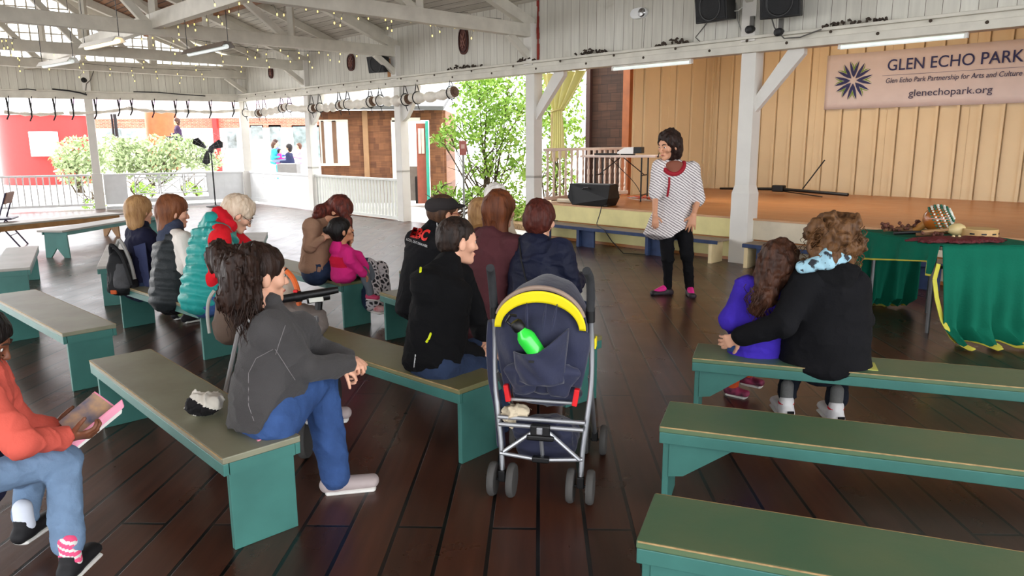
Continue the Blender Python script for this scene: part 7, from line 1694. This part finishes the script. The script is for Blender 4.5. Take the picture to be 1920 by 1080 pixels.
pel = at(1548, 668, 3.70); neck = at(1558, 500, 3.70); hd = at(1556, 452, 3.72)
F = fig('person with curly brown hair in a black fleece, arm round the child in purple', pel, neck, hd, (0.1, 0.99, 0), (0.955, -0.30, 0), sc=1.04, hs=1.02, vox=.0085, skin_m=SK_L,
        kn=(at(1490, 640, 4.12), at(1575, 648, 4.06)), an=(atz(1474, 755, .10), atz(1567, 765, .10)), toe=(atz(1480, 742, .05), atz(1572, 750, .05)),
        el=(at(1470, 606, 3.60), at(1612, 600, 3.78)), wr=(at(1388, 632, 3.72), at(1590, 640, 3.98)), hand=(dict(palm=(.2, .9, 0), curl=.5, side=1), dict(palm=(0, 0, -1), curl=.5)), sh=(at(1510, 528, 3.68), at(1598, 534, 3.66)))
top(F, M_blk, 'fleece_jacket', wa=.215, wc=.190, da=.155, dc=.135, hem=-0.03, sleeve=(.072, .062, .046), cuff=1.0, folds=(.010, 6, 6, 7), seed=31)
S = Sdf(); S.ecap(F.neck-F.fwd*.09-F.up*.12, F.neck-F.fwd*.06+F.up*.0, F.lat, .09, .13, .045, .05, k=.03); S.folds(.012, 8, 8, 8, 5); garment(F, S, 'hood', M_blk2)
M_lin = mat('hood_lining_print', (150, 190, 206), rough=.8, c2=(40, 44, 52), vscale=30)
rmp = [n for n in M_lin.node_tree.nodes if n.type == 'VALTORGB'][0]; rmp.color_ramp.elements[0].position = .55; rmp.color_ramp.elements[1].position = .60
S = Sdf(); S.ecap(at(1500, 503, 3.62), at(1552, 486, 3.585), (0, .5, 1), .030, .046, .022, .024, k=.02); S.ecap(at(1552, 484, 3.585), at(1590, 478, 3.62), (0, .5, 1), .046, .034, .024, .02, k=.02); S.folds(.008, 14, 14, 14, 4); garment(F, S, 'hood_lining', M_lin, vox=.006)
trousers(F, cloth('black_jeans', (30, 34, 44), var=.2), r=(.092, .068, .052), hw=.18, dep=.13, upto=.86)
M_sw = mat('shoe_white_red', (224, 222, 222), rough=.5)
for i in (0, 1):
    S = Sdf(); S.cap(F.an[i]+Vector((0, 0, .10)), F.an[i], .034, .034, k=.01); garment(F, S, 'sock', mat('sock_grey', (112, 112, 110), rough=.95, bump=.5, bscale=200), vox=.006)
    o = shoe(F, i, M_sw, M_solew, L=.27, d=(.1, .99, 0)); 
    accessory(F, 'shoe_collar', lambda b: b.tube([F.an[i]+Vector((.036*math.cos(a), .036*math.sin(a), .0)) for a in [k*math.pi/8 for k in range(17)]], .008, 6), mat('shoe_red', (206, 30, 50)))
    accessory(F, 'heel_patch', lambda b: b.box(F.an[i]+Vector((-.0, -.075, -.035)), (.035, .008, .022)), M_blk)
H_cb = hairm('curly_brown', (58, 38, 24), (120, 84, 52))
def afro(S, h, k):
    S.ell(h.p(0, -.03, .025), (.128, .115, .118), h.R(), k=.03); S.ell(h.p(.0, -.05, -.055), (.120, .09, .085), h.R(), k=.03)
    for a in range(14):
        t = a*2.4; S.sph(h.p(.115*math.cos(t), -.05+.05*math.sin(t*1.7), .02+.095*math.sin(t)), .034, k=.02)
hair_cap(F, H_cb, th=.02, style='long', extra=afro, noise=.036, seed=8, nf=(30, 30, 30), vox=.006, cut=True)
strands(F, H_cb, [F.head.p(x, -.10, z) for x in (-.09, -.04, 0, .05, .1) for z in (-.03, 0, .06, .1)]+[F.head.p(s*.125, -.03, z) for s in (-1, 1) for z in (-.08, 0, .06)], .05, 160, sway=.016, r=.0018, seed=9)
# ---------------------------------------------------------------- performer
pel = at(1264, 420, 7.30); neck = at(1262, 300, 7.16); hd = at(1254, 273, 7.10)
M_dress = mat('striped_tunic', (224, 218, 214), rough=.8)
nt = M_dress.node_tree; wv = nt.nodes.new('ShaderNodeTexWave'); wv.inputs['Scale'].default_value = 14; wv.inputs['Distortion'].default_value = 2.6; wv.inputs['Detail Scale'].default_value = 1.2
mpn = nt.nodes.new('ShaderNodeMapping'); mpn.inputs['Rotation'].default_value = (0, math.radians(58), 0); tcn = [n for n in nt.nodes if n.type == 'TEX_COORD'][0]
nt.links.new(tcn.outputs['Object'], mpn.inputs[0]); nt.links.new(mpn.outputs[0], wv.inputs[0]); rmp = [n for n in nt.nodes if n.type == 'VALTORGB'][0]
rmp.color_ramp.elements[0].position = .30; rmp.color_ramp.elements[1].position = .45; rmp.color_ramp.elements[0].color = rgb(140, 132, 134); rmp.color_ramp.elements[1].color = rgb(228, 222, 220); nt.links.new(wv.outputs[0], rmp.inputs[0])
F = fig('performer in a striped tunic with red trim, black leggings and pink trainers, leaning forward', pel, neck, hd, (-0.80, -0.52, -.22), (-0.97, 0.10, 0), skin_m=SK_T, hs=1.10, sc=1.0, vox=.007,
        kn=(at(1289, 478, 7.16), at(1252, 486, 7.24)), an=(at(1293, 541, 7.26), at(1251, 540, 7.30)), toe=(at(1299, 562, 7.08), at(1222, 552, 7.26)),
        el=(at(1310, 372, 7.22), at(1229, 362, 7.14)), wr=(at(1300, 404, 7.06), at(1228, 404, 7.02)), hand=(dict(palm=(.2, .9, -.1), curl=.35, side=-1, d=(-.15, 0, -1), spread=.2, sc=1.15), dict(palm=(-.2, .9, 0), curl=.4, side=1, d=(.1, .1, -1))), sh=(at(1298, 316, 7.18), at(1236, 312, 7.16)), shz=0)
S = Sdf(); lo = at(1252, 446, 7.22); S.ecap(F.pel+F.up*.10, F.chest, F.lat, .185, .170, .15, .13, k=.04); S.ecap(lo, F.pel+F.up*.16, F.lat, .245, .190, .19, .15, k=.04, round_=.2)
S.cap(F.sh[0], F.sh[1], .062, .062, k=.05); S.cap(F.chest, F.neck-F.up*.03, .10, .07, k=.04)
for i in (0, 1): S.cap(F.sh[i], F.el[i], .074, .066, k=.03); S.cap(F.el[i], F.el[i]+(F.wr[i]-F.el[i])*.10, .060, .058, k=.02)
S.plane(at(1256, 438, 7.22), (0.60, 0, -1), k=.01)
S.folds(.010, 6, 6, 5, 2); garment(F, S, 'tunic', M_dress); F.top = S
trousers(F, M_blk, name='leggings', r=(.082, .060, .038), upto=.98)
H_pf = hairm('performer', (28, 18, 15), (52, 34, 28))
hair_cap(F, H_pf, th=.022, style='bob', extra=bob(-.080, .080, .075, -.040), noise=.016, seed=3, nf=(40, 40, 20), face_r=(.072, .085, .11), face_c=(0, .105, -.045))
M_rt = mat('red_trim', (150, 20, 36), rough=.8)
def yoke(b):
    for r_, z in ((.095, 0),):
        P = []
        for k in range(25):
            a = math.radians(-10+200*k/24); p = F.neck+F.lat*(-.100*math.cos(a))+F.fwd*(.075*math.sin(a)+.035)+Vector((0, 0, -.02-.085*max(0, math.sin(a)))); P.append(p)
        b.tube(P, .022, 8)
accessory(F, 'red_yoke', yoke, M_rt, smooth=True)
S = Sdf(); S.ecap(F.neck+F.fwd*.105-F.up*.10, F.neck+F.fwd*.075-F.up*.03, F.lat, .05, .085, .035, .045); garment(F, S, 'sheer_neckline', mat('brown_lace', (128, 74, 56), rough=.8))
surf_line(F, F.top, [(1255, 332), (1255, 345), (1253, 358), (1251, 370)], 6.6, 7.4, .012, M_rt, 'red_tab')
accessory(F, 'headset_microphone', lambda b: b.tube([F.head.p(.080, .0, -.02), F.head.p(.072, .06, -.06), F.head.p(.045, .10, -.075)], [.003, .003, .008], 6), M_black)
M_pt = mat('trainer_black', (44, 34, 40), rough=.6, var=.2); M_psole = mat('trainer_pink_sole', (236, 150, 190), rough=.5)
shoe(F, 0, M_pt, M_psole, L=.26, r=.036, lace=mat('pink_lace', (226, 40, 140))); shoe(F, 1, M_pt, M_psole, L=.26, r=.036, lace=mat('pink_lace', (226, 40, 140)))
for i in (0, 1):
    dn = (F.toe[i]-F.an[i]); dn.z = 0; dn.normalize(); S = Sdf(); S.cap(F.an[i]+dn*.035+Vector((0, 0, -.002)), F.an[i]+dn*.12+Vector((0, 0, -.034)), .034, .028); garment(F, S, 'tongue', mat('pink_lace', (226, 40, 140)))
# ---------------------------------------------------------------- distant visitors outside
def far(label, px, py, y, s, top_c, leg_c, hair_c, facing=(1, 0, 0), lat=(0, -1, 0), group=None):
    hd = at(px, py, y); pel = hd+Vector((-.05*facing[0], 0, -.58*s)); neck = hd+Vector((0, 0, -.17*s)); fw = Vector(facing)
    kn = tuple(pel+Vector(lat)*q*.1+fw*.40*s for q in (-1, 1)); an = tuple(k+Vector((0, 0, -.40*s)) for k in kn)
    sh = neck; el = tuple(neck+Vector(lat)*q*.2*s+Vector((0, 0, -.27*s)) for q in (-1, 1)); wr = tuple(e+fw*.22*s for e in el)
    F = fig(label, pel, neck, hd, facing, lat, kn=kn, an=an, toe=tuple(a+fw*.15*s+Vector((0, 0, -.04)) for a in an), el=el, wr=wr, sc=s, hs=s, vox=.020, face_on=False, group=group)
    n = 'far_%d_%d' % (px, py); top(F, cloth(n+'t', top_c), 'jacket', seed=px); trousers(F, cloth(n+'l', leg_c)); hair_cap(F, hairm(n, hair_c, hair_c), th=.016, style='bob', extra=bob(-.08), vox=.018); return F
far('distant seated visitor in turquoise, leftmost of the group outside', 514, 272, 27, .95, (60, 180, 196), (120, 130, 150), (80, 56, 44))
far('distant seated visitor in a violet blue top, tallest of the group outside', 515+10, 270, 27.4, 1.0, (96, 104, 178), (70, 90, 150), (60, 40, 34), facing=(-.9, -.3, 0), lat=(.3, -.9, 0)) if False else far('distant seated visitor in a violet blue top near the left of the group outside', 517, 268, 27.6, 1.05, (96, 104, 178), (70, 90, 150), (60, 40, 34))
far('distant seated child in bright pink in the group outside', 524, 283, 27.0, .62, (226, 50, 140), (90, 90, 100), (50, 36, 30))
far('distant seated visitor in a dark navy coat seen from the side outside', 541, 277, 26.5, 1.1, (40, 44, 72), (60, 150, 160), (30, 26, 26), facing=(-1, 0, 0), lat=(0, 1, 0))
far('distant visitor in a pale pink top, rightmost of the group outside', 560, 274, 27.2, .9, (232, 150, 190), (200, 190, 190), (90, 60, 46), facing=(-.8, -.6, 0), lat=(-.6, .8, 0))
far('distant visitor in a dark shirt leaning beyond the bushes', 331, 228, 31, 1.15, (58, 40, 66), (60, 60, 70), (70, 44, 36), facing=(-.8, -.5, 0), lat=(-.5, .8, 0))
